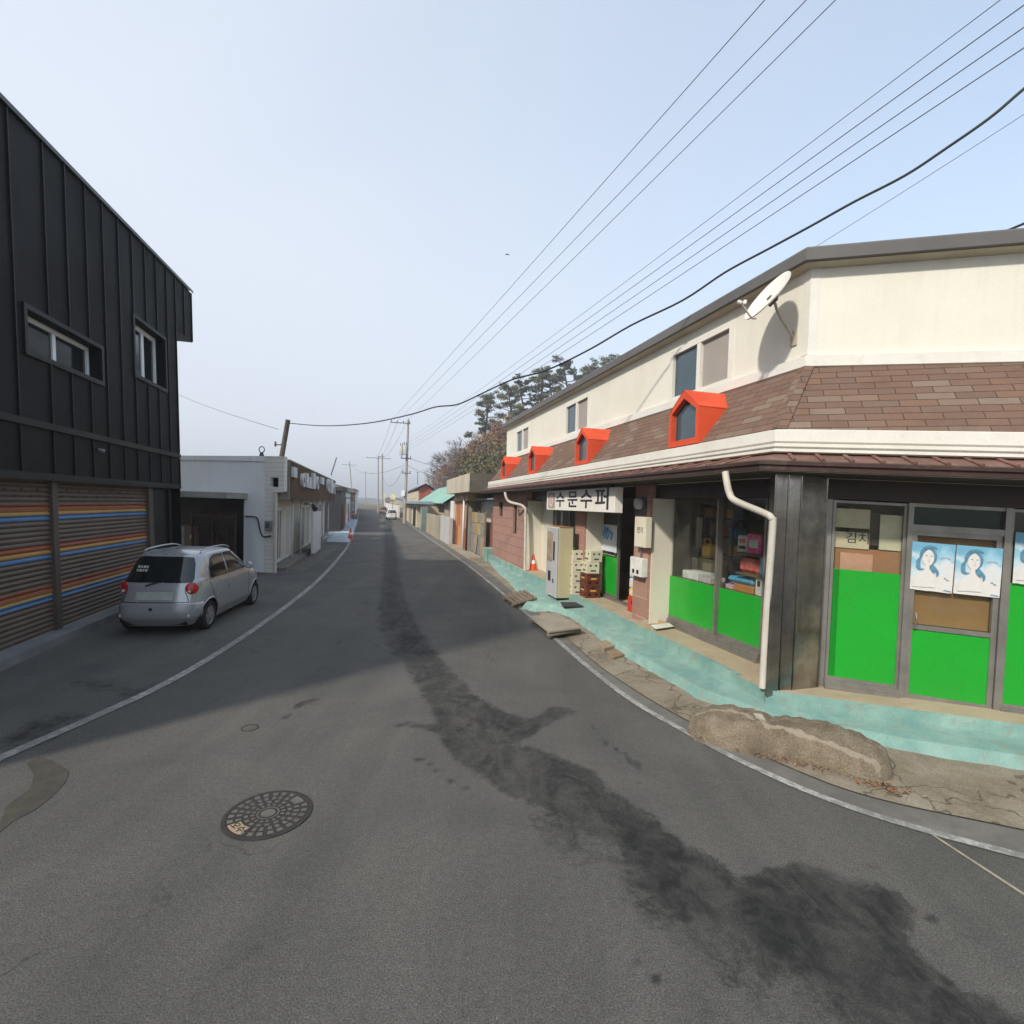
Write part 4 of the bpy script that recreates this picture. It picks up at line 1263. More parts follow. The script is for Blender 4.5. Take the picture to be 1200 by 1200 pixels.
sheet('cardboard_sheet', 'brown cardboard backing at the bottom of the window behind the pink piece', 'cardboard', F2, 968, 640, 1060, 674, wi-.014, wm('brown_card', (.36, .17, .07), (.28, .13, .06), 2, .85, 0))
sheet('notice_board', 'dark brown board high behind the cream paper notice', 'board', F2, 1018, 601, 1034, 640, wi-.016, wm('dark_card', (.07, .055, .04), None, 2, .85, 0))

# ---- goods seen through the first two shop windows: a rack of boards, each ware a thing on it
def wpx(x, y, w): return F1.uv(x, y, w)
rack = thing('display_rack', 'brown display rack with boards behind the green shop windows', 'rack', F1.P(2.2, zf, -1.3))
M_RACK = wm('rack_wood', (.15, .1, .06), (.11, .07, .045), 2, .7, .05)
SHELF = [1.22, 1.52, 1.82]
for k, v in enumerate(SHELF):
    MB().box(F1, 1.0, 3.35 if k == 0 else 1.75, v-.03, v, -1.65, -.9).build('shelf', [M_RACK], rack)
for u in (1.0, 3.3): MB().box(F1, u, u+.05, zf, 1.19, -1.65, -.9).build('side', [M_RACK], rack)
MB().box(F1, 1.7, 1.75, 1.22, 2.2, -1.6, -1.5).build('post', [M_RACK], rack)
def ware(name, label, cat, u0, u1, v0, h, w1, d, mat, parts=(), bevel=.008):
    t = thing(name, label, cat, F1.P((u0+u1)/2, v0, w1-d/2))
    MB().box(F1, u0, u1, v0+.001, v0+h, w1-d, w1).build('body', [mat], t, bevel=bevel)
    for i, (pn, a, b2, c, e, mt) in enumerate(parts):
        MB().box(F1, u0+(u1-u0)*a, u0+(u1-u0)*b2, v0+h*c, v0+h*e, w1+.0, w1+.004).build(pn, [mt], t)
    return t
M_PK = wm('pink_pack', (.62, .06, .2), (.7, .2, .35), 9, .4, 0)
M_RP = wm('red_pack', (.55, .04, .03), (.7, .25, .18), 12, .35, 0)
M_WP = wm('white_pack', (.66, .64, .58), (.5, .48, .42), 8, .5, 0)
M_BP = wm('blue_pack', (.05, .25, .42), (.1, .35, .5), 7, .4, 0)
M_YP = wm('yellow_pack', (.75, .45, .02), (.65, .33, .02), 7, .4, 0)
M_OP = wm('orange_box', (.45, .2, .06), (.38, .16, .05), 4, .6, 0)
U = lambda x: wpx(x, 660, -.98)[0]
ware('snack_box', 'bright pink box standing on the window rack near the downpipe', 'box', U(893), U(876), SHELF[2], .3, -.95, .15, M_PK, [('label', .2, .8, .3, .7, M_WP)])
ware('snack_box', 'white printed carton beside the bright pink box', 'box', U(875), U(864), SHELF[2], .26, -.97, .15, M_WP, [('label', .15, .85, .55, .8, M_RP), ('label', .15, .85, .2, .4, M_INK)])
ware('snack_bag', 'red and white snack bag on the rack under the pink box', 'bag', U(890), U(867), SHELF[1], .22, -.95, .16, M_RP, bevel=.05)
ware('detergent_pack', 'light blue pack at the downpipe end of the rack', 'pack', U(899), U(891), SHELF[1], .3, -.96, .14, M_BP, bevel=.02)
ware('carton', 'tall white carton at the downpipe end of the window under the light blue pack', 'box', U(897), U(889), SHELF[0], .28, -.94, .14, M_WP, [('label', .3, .7, .5, .8, M_INK)])
ware('carton', 'brown cardboard carton below the red snack bag', 'box', U(887), U(864), SHELF[0], .11, -.93, .2, M_OP)
ware('blue_bundle', 'flat blue plastic bundle lying above the brown carton', 'bundle', U(884), U(854), SHELF[0]+.112, .10, -.95, .3, M_BP, bevel=.04)
ware('magazine_stack', 'stack of pink printed magazines in the middle of the shop window', 'magazines', U(862), U(845), SHELF[0], .07, -.93, .3, wm('magazine', (.5, .2, .3), (.6, .5, .5), 30, .4, 0))
ware('newspaper_stack', 'stack of folded newspapers by the middle post of the shop window', 'newspapers', U(836), U(822), SHELF[0], .10, -.93, .3, wm('newsprint', (.52, .48, .46), (.4, .34, .36), 25, .7, 0))
ware('polystyrene_box', 'white polystyrene box beside the folded newspapers', 'box', U(821), U(803), SHELF[0], .14, -.93, .35, wm('polystyrene', (.72, .71, .68), None, 4, .7, .05))
ware('carton', 'open buff carton with a printed panel behind the polystyrene box', 'box', U(818), U(794), SHELF[0], .36, -1.3, .3, M_CARD, [('label', .1, .5, .4, .8, M_CARDP)])
t = ware('plastic_bag', 'yellow plastic bag with a handle standing on the buff carton', 'bag', U(809), U(801), SHELF[0]+.362, .26, -1.33, .2, M_YP, bevel=.04)
MB().tube(smooth_line([F1.P(U(803), SHELF[0]+.6, -1.4), F1.P(U(801), SHELF[0]+.7, -1.4), F1.P(U(807), SHELF[0]+.7, -1.4), F1.P(U(808), SHELF[0]+.6, -1.4)], 4), .012, 6).build('handle', [M_YP], t)
# wall shelf deeper inside
ws = thing('wall_shelf', 'dark steel shelving with wares at the back of the shop', 'shelf', F1.P(4, zf, -3))
M_DK = wm('dark_metal', (.05, .05, .055), None, 2, .5, 0)
for v in (1.1, 1.5, 1.9, 2.3): MB().box(F1, 2.0, 5.6, v-.02, v, -3.3, -2.9).build('shelf', [M_DK], ws)
for u in (2.0, 3.2, 4.4, 5.56): MB().box(F1, u, u+.04, zf, 2.6, -3.3, -2.9).build('upright', [M_DK], ws)
rw = random.Random(5)
cols_ = [M_PK, M_RP, M_WP, M_BP, M_YP, M_OP, M_CARD]
cn = ['pink', 'red', 'white', 'blue', 'yellow', 'orange', 'brown']
k = 0
for v, nm in ((1.5, 'second'), (1.9, 'third'), (2.3, 'top')):
    u = 2.15
    while u < 5.3:
        w_ = rw.uniform(.16, .34)
        if rw.random() < .62:
            i = rw.randrange(7)
            ware('ware', f'{cn[i]} packet on the {nm} board of the dark shelving, among {cn[(i*3+k)%7]} ones', 'packet', u, u+w_, v, rw.uniform(.14, .3), -2.92, .25, cols_[i]).__setitem__('group', 'wares on the dark shelving at the back of the shop')
        u += w_+rw.uniform(.03, .2); k += 1

# ---- entrance: crates, cartons and drinks
def crate():
    t = thing('beer_crate', 'brown plastic bottle crate, lower of the stack of two by the entrance', 'crate', (0, 0, 0), 'brown bottle crates by the entrance')
    M = wm('brown_crate', (.13, .035, .02), (.1, .03, .018), 4, .5, .05)
    mb = MB()
    L, W, H = .44, .34, .27
    Fr = Frame((0, 0, 0), (1, 0, 0), (0, 0, 1), (0, -1, 0))
    for s_ in (-1, 1):
        y0 = s_*W/2
        f = Frame((0, y0, 0), (1, 0, 0), (0, 0, 1), (0, s_, 0))
        wall_holes(mb, f, -L/2, L/2, 0, H, 0, [(-.07, .07, .19, .23), (-.18, -.1, .05, .09), (.1, .18, .05, .09)], .02)
        wall_holes(mb, f, -L/2, L/2, 0, H, -.02, [(-.07, .07, .19, .23), (-.18, -.1, .05, .09), (.1, .18, .05, .09)], 0)
        x0 = s_*L/2
        f = Frame((x0, 0, 0), (0, 1, 0), (0, 0, 1), (s_, 0, 0))
        wall_holes(mb, f, -W/2, W/2, 0, H, 0, [(-.06, .06, .19, .23), (-.12, -.05, .05, .09), (.05, .12, .05, .09)], .02)
        wall_holes(mb, f, -W/2, W/2, 0, H, -.02, [(-.06, .06, .19, .23), (-.12, -.05, .05, .09), (.05, .12, .05, .09)], 0)
    mb.box(Fr, -L/2+.004, L/2-.004, .005, .02, -W/2+.004, W/2-.004)
    for z in (.0, .12, H-.02):
        for s_ in (-1, 1):
            mb.box(Fr, -L/2-.006, L/2+.006, z, z+.02, s_*W/2-(.0 if s_ > 0 else .008), s_*W/2+(.008 if s_ > 0 else 0))
            mb.box(Frame((0, 0, 0), (0, 1, 0), (0, 0, 1), (1, 0, 0)), -W/2, W/2, z, z+.02, s_*L/2-(.0 if s_ > 0 else .008), s_*L/2+(.008 if s_ > 0 else 0))
    mb.build('case', [M], t)
    lg = MB()
    for s_ in (-1, 1):
        f = Frame((0, s_*W/2, 0), (1, 0, 0), (0, 0, 1), (0, s_, 0)); lg.box(f, -.08, .08, .145, .185, .001, .006)
        f = Frame((s_*L/2, 0, 0), (0, 1, 0), (0, 0, 1), (s_, 0, 0)); lg.box(f, -.07, .07, .145, .185, .001, .006)
    lg.build('print', [wm('crate_print', (.55, .33, .08), None, 5, .6, 0)], t)
    bt = MB()
    for i in range(5):
        for j in range(4): bt.lathe([(.03, .02), (.03, .17), (.012, .225), (.013, .26)], (-.17+i*.085, -.125+j*.083, 0), 8)
    bt.build('bottles', [wm('brown_glass', (.03, .012, .005), None, 2, .1, 0, spec=.6)], t)
    return t
rz = math.atan2(SD.y, SD.x)
cr = crate()
p0 = F1.P(6.08, zf, -.36); cr.location = p0; cr.rotation_euler = (0, 0, rz)
dup(cr, p0+V3((0, 0, .275)), rz+.02, label='brown plastic bottle crate, upper of the stack of two under the cream cartons')
def carton(L, W, H):
    t = thing('bottle_carton', 'cream bottle carton', 'carton', (0, 0, 0), 'cream bottle cartons by the entrance')
    Fr = Frame((0, 0, 0), (1, 0, 0), (0, 0, 1), (0, -1, 0))
    MB().box(Fr, -L/2, L/2, .001, H, -W/2, W/2).build('box', [wm('carton_cream', (.56, .53, .40), (.5, .47, .35), 3, .75, .04)], t, bevel=.006)
    pr = MB()
    for s_ in (-1, 1):
        for f, wd in ((Frame((0, s_*W/2, 0), (1, 0, 0), (0, 0, 1), (0, s_, 0)), L), (Frame((s_*L/2, 0, 0), (0, 1, 0), (0, 0, 1), (s_, 0, 0)), W)):
            oval(pr, f, -wd*.22, H*.72, .003, .03, .025, 0, 12)
            oval(pr, f, wd*.22, H*.72, .003, .03, .025, 0, 12)
            pr.box(f, -wd*.22, wd*.2, H*.2, H*.34, .0005, .003)
    pr.build('print', [wm('carton_ink', (.08, .09, .075), None, 4, .7, 0)], t)
    return t
c1 = carton(.4, .3, .26)
pc = F1.P(6.45, zf, -.14)
names_ = ['bottom', 'second from the bottom', 'third from the bottom', 'top']
for k in range(4):
    q = pc+V3((0, 0, .262*k))
    lb = f'cream bottle carton, {names_[k]} of the tall stack behind the vending machine'
    if k == 0: c1.location = q; c1.rotation_euler = (0, 0, rz); c1['label'] = lb
    else: dup(c1, q, rz+.03*(k % 2)-.01, label=lb)
dup(c1, p0+V3((0, 0, .552)), rz-.05, label='cream bottle carton lying directly on the brown crates')
dup(c1, p0+V3((.05, .05, .815)), rz+.08, label='cream bottle carton highest above the brown crates')
# drinks inside the doorway
M_REDC = wm('red_crate', (.5, .04, .02), (.42, .035, .02), 3, .5, .03)
du = [F1.ux(x, -.62, .6) for x in (744, 729)]
t = ware('drink_crate', 'bright red plastic crate on the floor inside the entrance', 'crate', 3.95, 4.45, zf, .3, -.5, .35, M_REDC, [('handle_hole', .3, .7, .55, .75, M_INK)])
z_ = zf+.302
for lb, mt, h in (('pack of bottles with yellow labels on the red crate', M_YP, .17), ('pack of bottles in pale wrap above the yellow labelled pack', M_WP, .2), ('pack of bottles in blue wrap third above the red crate', M_BP, .14), ('pack in orange wrap above the blue wrapped bottles', M_OP, .18), ('pack in pale blue wrap on the very top above the red crate', wm('pale_blue_pack', (.4, .5, .6), (.3, .4, .6), 9, .4, 0), .12)):
    ware('drink_pack', lb, 'drinks', 3.97, 4.43, z_, h, -.51, .33, mt, [('label', .1, .45, .3, .8, M_WP), ('label', .55, .9, .3, .8, M_WP)], .02).__setitem__('group', 'stacked drinks inside the entrance')
    z_ += h+.002
gw = thing('window_grille', 'dark steel grille high inside the entrance behind the fuse box', 'grille', F1.P(4.4, 1.8, -1.2))
mb = MB()
for k in range(9): mb.box(F1, 3.85+k*.12, 3.865+k*.12, 1.6, 2.5, -1.22, -1.2)
for k in range(8): mb.box(F1, 3.83, 4.85, 1.6+k*.125, 1.612+k*.125, -1.215, -1.205)
mb.build('bars', [M_ALU], gw)
# calendar on the entrance leaf
cu0, cv0 = F1.uv(722, 648, WG+.03); cu1, cv1 = F1.uv(705, 614, WG+.03)
t = thing('calendar_poster', 'blue and white printed poster on the upper glass of the entrance door', 'poster', F1.P((cu0+cu1)/2, cv0, WG+.03))
MB().box(F1, cu0, cu1, cv0, cv1, WG+.02, WG+.024).build('sheet', [wm('calendar_paper', (.6, .64, .68), (.55, .58, .62), 3, .6, 0)], t)
mb = MB(); ck = random.Random(3)
for k in range(16):
    a = cu0+(cu1-cu0)*(.1+.8*ck.random()); s_ = cv0+(cv1-cv0)*(.42+.3*ck.random()); h = (cv1-cv0)*ck.uniform(.08, .26); ww = ck.uniform(.015, .05)
    mb.box(F1, a-ww, a+ww, s_, min(s_+h, cv1-.03), WG+.0245+.0002*k, WG+.026+.0002*k)
mb.build('print', [wm('calendar_blue', (.06, .2, .45), (.15, .35, .6), 9, .6, 0)], t)
sheet('price_card', 'small grey printed card under the poster on the entrance door', 'card', F1, 720, 652, 707, 648, WG+.03, wm('grey_card', (.22, .2, .19), (.35, .33, .3), 20, .7, 0), .003)

# ---- on the step
def cone():
    t = thing('traffic_cone', 'orange traffic cone with a white band standing on the shop step by the pink wall', 'traffic cone', (0, 0, 0), 'orange traffic cones')
    M_O = wm('cone_orange', (.75, .085, .02), (.62, .07, .02), 4, .5, .02)
    MB().box(WD, -.17, .17, 0, .03, -.17, .17).build('base', [M_O], t, bevel=.01)
    MB().lathe([(.135, .03), (.028, .6), (.022, .61), (.0, .612)], (0, 0, 0), 20).build('cone_body', [M_O], t)
    MB().lathe([(.1, .25), (.0766, .385), (.0756, .385), (.099, .25)], (0, 0, 0), 20).build('band', [wm('cone_white', (.75, .74, .7), None, 4, .4, 0)], t)
    return t
cn_ = cone(); cn_.location = G(624.5, 668, zf)
cn_.scale = (.85, .85, .85)
# slatted grate bridging the gutter
gq = [G(588, 697, .13), G(630, 687, .17), G(644, 696, .17), G(604, 708, .12)]
gt = thing('wooden_grate', 'weathered slatted wooden grate leaning between road edge and turquoise step', 'grate', (gq[0]+gq[2])/2)
M_WOOD = wm('grey_wood', (.23, .18, .125), (.16, .125, .09), 4, .9, .3, streak=.3, dirt=(.08, .06, .04))
for k in range(9):
    t = k/9; t2 = t+.062
    a, b2, c, d = gq[0].lerp(gq[1], t), gq[0].lerp(gq[1], t2), gq[3].lerp(gq[2], t2), gq[3].lerp(gq[2], t)
    mb = MB(); th = V3((0, 0, .035))
    mb.face((a, b2, c, d)); mb.face((a-th, d-th, c-th, b2-th))
    for p, q in ((a, b2), (b2, c), (c, d), (d, a)): mb.face((p, p-th, q-th, q))
    mb.build('slat', [M_WOOD], gt)
for s_ in (.15, .8):
    a, b2 = gq[0].lerp(gq[3], s_)-V3((0, 0, .036)), gq[1].lerp(gq[2], s_)-V3((0, 0, .036))
    MB().tube([a-V3((0, 0, .04)), b2-V3((0, 0, .04))], .038, 4).build('bearer', [M_WOOD], gt)
# grey cover board
bq = [G(620, 722, .16), G(652, 718, .19), G(681, 735, .19), G(643, 740, .16)]
bt = thing('cover_board', 'grey weathered board laid as a ramp over the gutter in front of the entrance', 'board', (bq[0]+bq[2])/2)
mb = MB(); th = V3((0, 0, .03))
mb.face(bq); mb.face([p-th for p in bq][::-1])
for i in range(4): p, q = bq[i], bq[(i+1) % 4]; mb.face((p, p-th, q-th, q))
mb.build('panel', [wm('grey_ply', (.30, .265, .21), (.24, .21, .165), 2.2, .9, .2, streak=.3, dirt=(.12, .1, .08))], bt)
for (p, q) in ((bq[3], bq[2]), (bq[0], bq[1])):
    a, b2 = p-th+V3((0, 0, -.04)), q-th+V3((0, 0, -.04))
    i_ = (bq[1]-bq[2]).normalized()*.05 if p is bq[3] else (bq[2]-bq[1]).normalized()*.05
    MB().tube([a+i_, b2+i_], .045, 4).build('bearer', [M_WOOD], bt)
# two paving blocks
def block(label, pts, h, mat):
    c = sum((V3((p.x, p.y, 0)) for p in pts), V3())/len(pts)
    b_ = MB().slab([p.xy for p in pts], .02, h); o = b_.build('paving_block', [mat], bevel=.008)
    return tag(o, label, 'paving block', 'loose blocks by the step')
M_BLK = wm('tan_block', (.3, .235, .165), (.24, .185, .13), 5, .9, .4, 60)
block('wider grey tan block pushed against the turquoise step', [G(701, 760), G(724, 752), G(729, 762), G(707, 767)], .11, M_BLK)
block('smaller brown block lying road side of the wider one', [G(711, 768), G(727, 763), G(737, 771), G(718, 776)], .075, wm('brown_block', (.27, .18, .115), None, 5, .9, .4))
# cardboard tray by the white board
tq = V3(F1.P(3.05, zf, -.28))
ct = thing('cardboard_tray', 'open printed cardboard tray on the floor at the foot of the pink pillar', 'tray', tq)
tf = Frame(tq, (math.cos(.5), math.sin(.5), 0), (0, 0, 1), (math.sin(.5), -math.cos(.5), 0))
mb = MB().box(tf, -.22, .22, .002, .012, -.16, .16)
mb.build('bottom', [M_CARD], ct)
for (a, b2, c, d) in ((-.22, .22, .16, .168), (-.22, .22, -.168, -.16)): MB().box(tf, a, b2, .002, .09, c, d).build('side', [M_WP], ct)
for (a, b2) in ((-.228, -.22), (.22, .228)): MB().box(tf, a, b2, .002, .09, -.168, .168).build('side', [M_CARD], ct)
mb = MB(); mb.face([tf.P(-.22, .091, .168), tf.P(.22, .091, .168), tf.P(.24, .05, .26), tf.P(-.2, .04, .27)]); mb.build('flap', [M_WP], ct)

# ---- cement sacks set hard at the corner
def mound():
    c0, c1_ = V3((2.12, 5.72, 0)), V3((3.62, 4.80, 0))
    ax = (c1_-c0); L = ax.length; ax.normalize(); nr = V3((ax.y, -ax.x, 0))      # nr points to the road
    NU, NW = 110, 64
    t = thing('cement_sack_mound', 'rough tan mound of hardened cement sacks at the shop corner', 'mound', (c0+c1_)/2)
    NUW = (NU+1)*(NW+1)
    # three slumped sacks: centre along, half length, centre across, half width, height
    sacks = ((.27, .30, .04, .34, .28), (.68, .37, -.01, .34, .30))
    mb = MB()
    gr = []
    for i in range(NU+1):
        s = -.04+1.08*i/NU
        row = []
        for j in range(NW+1):
            q = -1+2*j/NW
            x = s*L; y = q*.46
            P = c0+ax*x+nr*y
            wob = noise.noise(P*1.9)*.05
            z = 0; k_ = 0
            for (sc, sl, yc, yw, hh) in sacks:
                a_ = abs((s+wob*.4-sc)/sl); b_ = abs((y+wob*.5-yc)/yw)
                r_ = (a_**2.4+b_**2.8)
                if r_ < 1: k_ += 1; z = max(z, hh*(1-r_)**.5)
            # the road side sags outward into a lip
            lip = .07*math.exp(-((y-.27-.05*math.sin(s*9))/.06)**2)*(1 if .04 < s < .98 else 0)
            nz = noise.fractal(P*6, 1.0, 2.0, 4)*.016+noise.noise(P*2.4)*.022+noise.fractal(P*28, .8, 2, 3)*.009+.006*math.sin(s*L*38+noise.noise(P*5)*4)
            z = z+lip*(.5+.5*noise.noise(P*4))
            if z > .02: z = z+nz*min(1, z/.1)
            else: z = z+nz*.3+.012
            edge = min(i, NU-i, j, NW-j)
            row.append(V3((P.x, P.y, (max(z, -.03)+.03)*min(1, edge/4)-.004*(edge < 1))))
        gr.append(row)
    for i in range(NU):
        for j in range(NW):
            q4 = (gr[i][j], gr[i+1][j], gr[i+1][j+1], gr[i][j+1])
            if max(p_.z for p_ in q4) > .058: mb.face([V3((p_.x, p_.y, p_.z if p_.z > .058 else -.01)) for p_ in q4], 0, True)
    m, nt, b = base_mat('set_cement', .95)
    p = pos(nt)
    f = noise_tex(nt, 4, 8, .7, p, .4)
    col = ramp(nt, f, [(.3, (.15, .115, .08)), (.5, (.25, .20, .14)), (.7, (.34, .285, .21))])
    g = noise_tex(nt, 85, 5, .8, p)
    col = mixc(nt, .7, col, ramp(nt, g, [(.3, (.15, .15, .15)), (.7, (.85, .85, .83))]), 'OVERLAY')
    vo = nn(nt, 'ShaderNodeTexVoronoi'); vo.inputs['Scale'].default_value = 80; nt.links.new(p, vo.inputs['Vector'])
    col = mixc(nt, math_n(nt, 'MULTIPLY', sstep(nt, vo.outputs['Distance'], .35, .7), .28), col, (.10, .08, .055))
    sa = nn(nt, 'ShaderNodeAttribute', attribute_name='seam')
    sn_ = noise_tex(nt, 40, 4, .7, p)
    col = mixc(nt, math_n(nt, 'MULTIPLY', sstep(nt, math_n(nt, 'ADD', sa.outputs['Fac'], math_n(nt, 'MULTIPLY_ADD', sn_, .8, -.4)), .3, .7), .75), col, (.40, .345, .26))
    nt.links.new(col, b.inputs['Base Color']); bump(nt, b, math_n(nt, 'SUBTRACT', g, math_n(nt, 'MULTIPLY', vo.outputs['Distance'], .5)), 1.0, .02)
    mb.build('sacks', [m], t, sharp=180)
    # pale folded seam along the road side and a pale patch
    def hit(s, y):
        i = max(0, min(NU, int((s+.04)/1.08*NU))); j = max(0, min(NW, int((y/.46+1)/2*NW))); return gr[i][j]
    ln_ = [(.04, .17), (.10, .12), (.2, .09), (.29, .12), (.36, .19), (.41, .25)]
    ln2 = [(.42, .25), (.5, .215), (.6, .235), (.72, .245), (.84, .26), (.95, .24)]
    so = [o for o in t.children if o.name.startswith('sacks')][0]
    at_ = so.data.attributes.new('seam', 'FLOAT', 'POINT')
    curve = [q for l_ in (ln_, ln2) for q in smooth_line([V3((s*L, y, 0)) for s, y in l_], 10)]
    loc = V3(t.location)
    vals = []
    for v in so.data.vertices:
        q = v.co+loc-c0; q.z = 0
        q2 = V3((q.dot(ax), q.dot(nr), 0))
        d = min((q2-c).length for c in curve)
        w_ = .024+.012*noise.noise(V3((q2.x*14, 3, 1)))
        vals.append(max(0, 1-(d/w_)**3) if d < w_ else 0)
    at_.data.foreach_set('value', vals)
    pa = MB()
    q = [hit(s, y)+V3((0, 0, .014))+nr*.006 for s, y in ((.345, .10), (.40, .07), (.425, .20), (.375, .22))]
    pa.face(q); pa.build('patch', [wm('pale_cement', (.42, .37, .3), None, 5, .9, .3)], t)
    return c0, ax, nr, L
mc0, max_, mnr, mL = mound()
# dry leaves caught at its foot
lm = MB(); rl = random.Random(8)
for k in range(230):
    cl = rl.choice(((.43, .38), (.97, .42), (.62, .36), (.97, .40), (.99, .36)))
    s = cl[0]+rl.gauss(0, .07); y = cl[1]+rl.gauss(0, .035)
    P = mc0+max_*(s*mL)+mnr*y; P.z = .03+rl.random()*.035
    a = rl.random()*6.28; l = rl.uniform(.008, .026); d = V3((math.cos(a), math.sin(a), rl.uniform(-.4, .6)))*l; e = V3((-math.sin(a), math.cos(a), rl.uniform(-.3, .3)))*l*rl.uniform(.2, .5)
    lm.face((P-d, P+e, P+d, P-e), rl.randrange(3))
tag(lm.build('dry_leaves', [wm('leaf_orange', (.3, .1, .03), None, 20), wm('leaf_brown', (.14, .06, .03), None, 20), wm('leaf_tan', (.36, .24, .13), None, 20)]), 'dry orange leaves caught at the foot of the cement mound', 'leaves', kind='stuff')

# ---- manhole cover
def manhole():
    c = V3((-1.77, 3.86, .002)); R_ = .315
    t = thing('manhole_cover', 'round cast iron manhole cover with a tan lettered plate in the road', 'manhole cover', c)
    M_IR = wm('cast_iron', (.028, .025, .023), (.04, .036, .032), 7, .7, .3, 90)
    M_IRL = wm('worn_iron', (.125, .115, .10), (.085, .078, .07), 6, .6, .2, 110)
    M_TAN = wm('tan_plate', (.33, .25, .165), (.27, .2, .13), 6, .7, .1)
    a0 = math.radians(0)
    f = Frame(c, (1, 0, 0), (0, 1, 0), (0, 0, 1))
    mb = MB(); mb.lathe([(R_, 0), (R_, .006), (R_-.028, .007), (R_-.03, .004), (0.0, .004)], c, 48); mb.build('disc', [M_IR], t)
    pad = MB(); tan = MB()
    def sector(mb, r0, r1, t0, t1, z, n=5):
        o = [(r1*math.cos(t0+(t1-t0)*k/n), r1*math.sin(t0+(t1-t0)*k/n)) for k in range(n+1)]
        i = [(r0*math.cos(t0+(t1-t0)*k/n), r0*math.sin(t0+(t1-t0)*k/n)) for k in range(n+1)][::-1]
        mb.face([f.P(x, y, z) for x, y in o+i])
    pad.face([f.P(x, y, .0085) for x, y in ell(.052, .052, 24)])
    for k in range(24): pad.face([f.P(r_*math.cos(a), r_*math.sin(a), .0085) for r_, a in ((.068, k*math.pi/12), (.08, k*math.pi/12), (.08, (k+1)*math.pi/12), (.068, (k+1)*math.pi/12))])
    for (ra, rb_, n, rot) in ((.092, .165, 8, .2), (.18, .275, 12, .1)):
        for k in range(n):
            a = rot+2*math.pi*k/n; d = 2*math.pi/n
            ang = (a+d/2) % (2*math.pi)
            if ra > .17 and abs(ang-math.radians(235)) < .28:
                continue
            if ra > .17 and abs(ang-math.radians(50)) < .28:
                sector(pad, ra+.01, rb_-.01, a+.05, a+d-.05, .0085); continue
            rm = (ra+rb_)/2; g = .012/rm
            # four small raised teeth round each dark cross
            for (q0, q1, s0, s1) in ((ra, rm-.008, a+g, a+d*.36), (ra, rm-.008, a+d*.64, a+d-g), (rm+.008, rb_, a+g*.9, a+d*.38), (rm+.008, rb_, a+d*.62, a+d-g*.9)):
                sector(pad, q0, q1, s0, s1, .0085, 3)
    pad.build('raised_pattern', [M_IRL], t)
    sector(tan, .185, .275, math.radians(235)-.3, math.radians(235)+.3, .0086, 8); tan.build('name_plate', [M_TAN], t)
    an = math.radians(235)
    lf = Frame(c+V3((math.cos(an), math.sin(an), 0))*.23, (-math.sin(an), math.cos(an), 0), (-math.cos(an), -math.sin(an), 0), (0, 0, 1))
    text_mb('오수', lf, 0, 0, .009, .075, None, 0, .003).build('lettering', [M_IR], t)
    hl = MB()
    for a in (2.3, 5.3): oval(hl, Frame(c+V3((math.cos(a), math.sin(a), 0))*.285, (1, 0, 0), (0, 1, 0), (0, 0, 1)), 0, 0, .0075, .014, .014)
    hl.build('lift_hole', [MATS['vend_black']], t)
manhole()
vc = G(293, 853)
t = thing('valve_cover', 'small round iron valve cover in the road near the shadow edge', 'valve cover', vc)
MB().lathe([(.085, 0), (.085, .004), (.077, .004), (.075, .002), (0.0, .002)], vc, 24).build('disc', [MATS['cast_iron']], t)
MB().lathe([(.07, .002), (.068, .0035), (0.0, .0035)], vc, 20).build('plate', [wm('valve_grey', (.095, .088, .078), None, 9, .7, .3)], t)

# ================================================================ left side
M_BLK1 = wm('black_cladding', (.0135, .0125, .0128), (.0095, .0088, .0092), .7, .6, .03, 40, spec=.12, streak=.25, dirt=(.02, .02, .021))
M_BLK2 = wm('black_trim', (.011, .0105, .0105), None, 1, .5, 0)
M_SEAM = wm('black_seam', (.007, .007, .008), None, 1, .5, 0)
M_EDGE = wm('grey_roof_edge', (.09, .095, .105), None, 1, .4, 0)
M_PVC = wm('white_pvc', (.68, .69, .69), (.6, .61, .61), 2, .4, 0)
M_WF = wm('bright_white_pvc', (.82, .83, .83), (.78, .79, .79), 2, .35, 0)
M_DGL = wm('dark_window_glass', (.018, .024, .026), (.012, .016, .018), .7, .06, 0, 20, spec=.7)
bb = thing('metal_clad_building', 'black standing seam metal building with striped roller shutters beside the silver car', 'building', FL.P(0, 0, 0))
topv = lambda u: 7.71+.034*u
UN, UF = -4.33, 6.62
h1 = (.81, 2.88, 4.45, 5.04); h2 = (4.27, 5.85, 4.93, 6.10)
mb = MB()
wall_holes(mb, FL, UN, UF, 2.64, 7.71, .05, [h1, h2], .3, dv=lambda u: .034*u)
mb.face((FL.P(UF, 0, .05), FL.P(UF, 0, -8), FL.P(UF, topv(UF), -8), FL.P(UF, topv(UF), .05)))
mb.face((FL.P(UN, 0, .05), FL.P(UN, 0, -8), FL.P(UN, topv(UN), -8), FL.P(UN, topv(UN), .05)))
mb.face((FL.P(UN, topv(UN), .05), FL.P(UF, topv(UF), .05), FL.P(UF, topv(UF), -8), FL.P(UN, topv(UN), -8)))
mb.box(FL, UF+.002, 7.82, 6.62, 7.955, -8, .05)
mb.build('wall', [M_BLK1], bb)
sm_ = MB()
u = -4.2
seams = [-4.2, -3.6, -3.0, -2.4, -1.8, -1.2, -.6, -.02, .57, 1.337, 1.903, 2.496, 3.079, 3.668, 4.253, 4.862, 5.446, 6.038, 6.6]
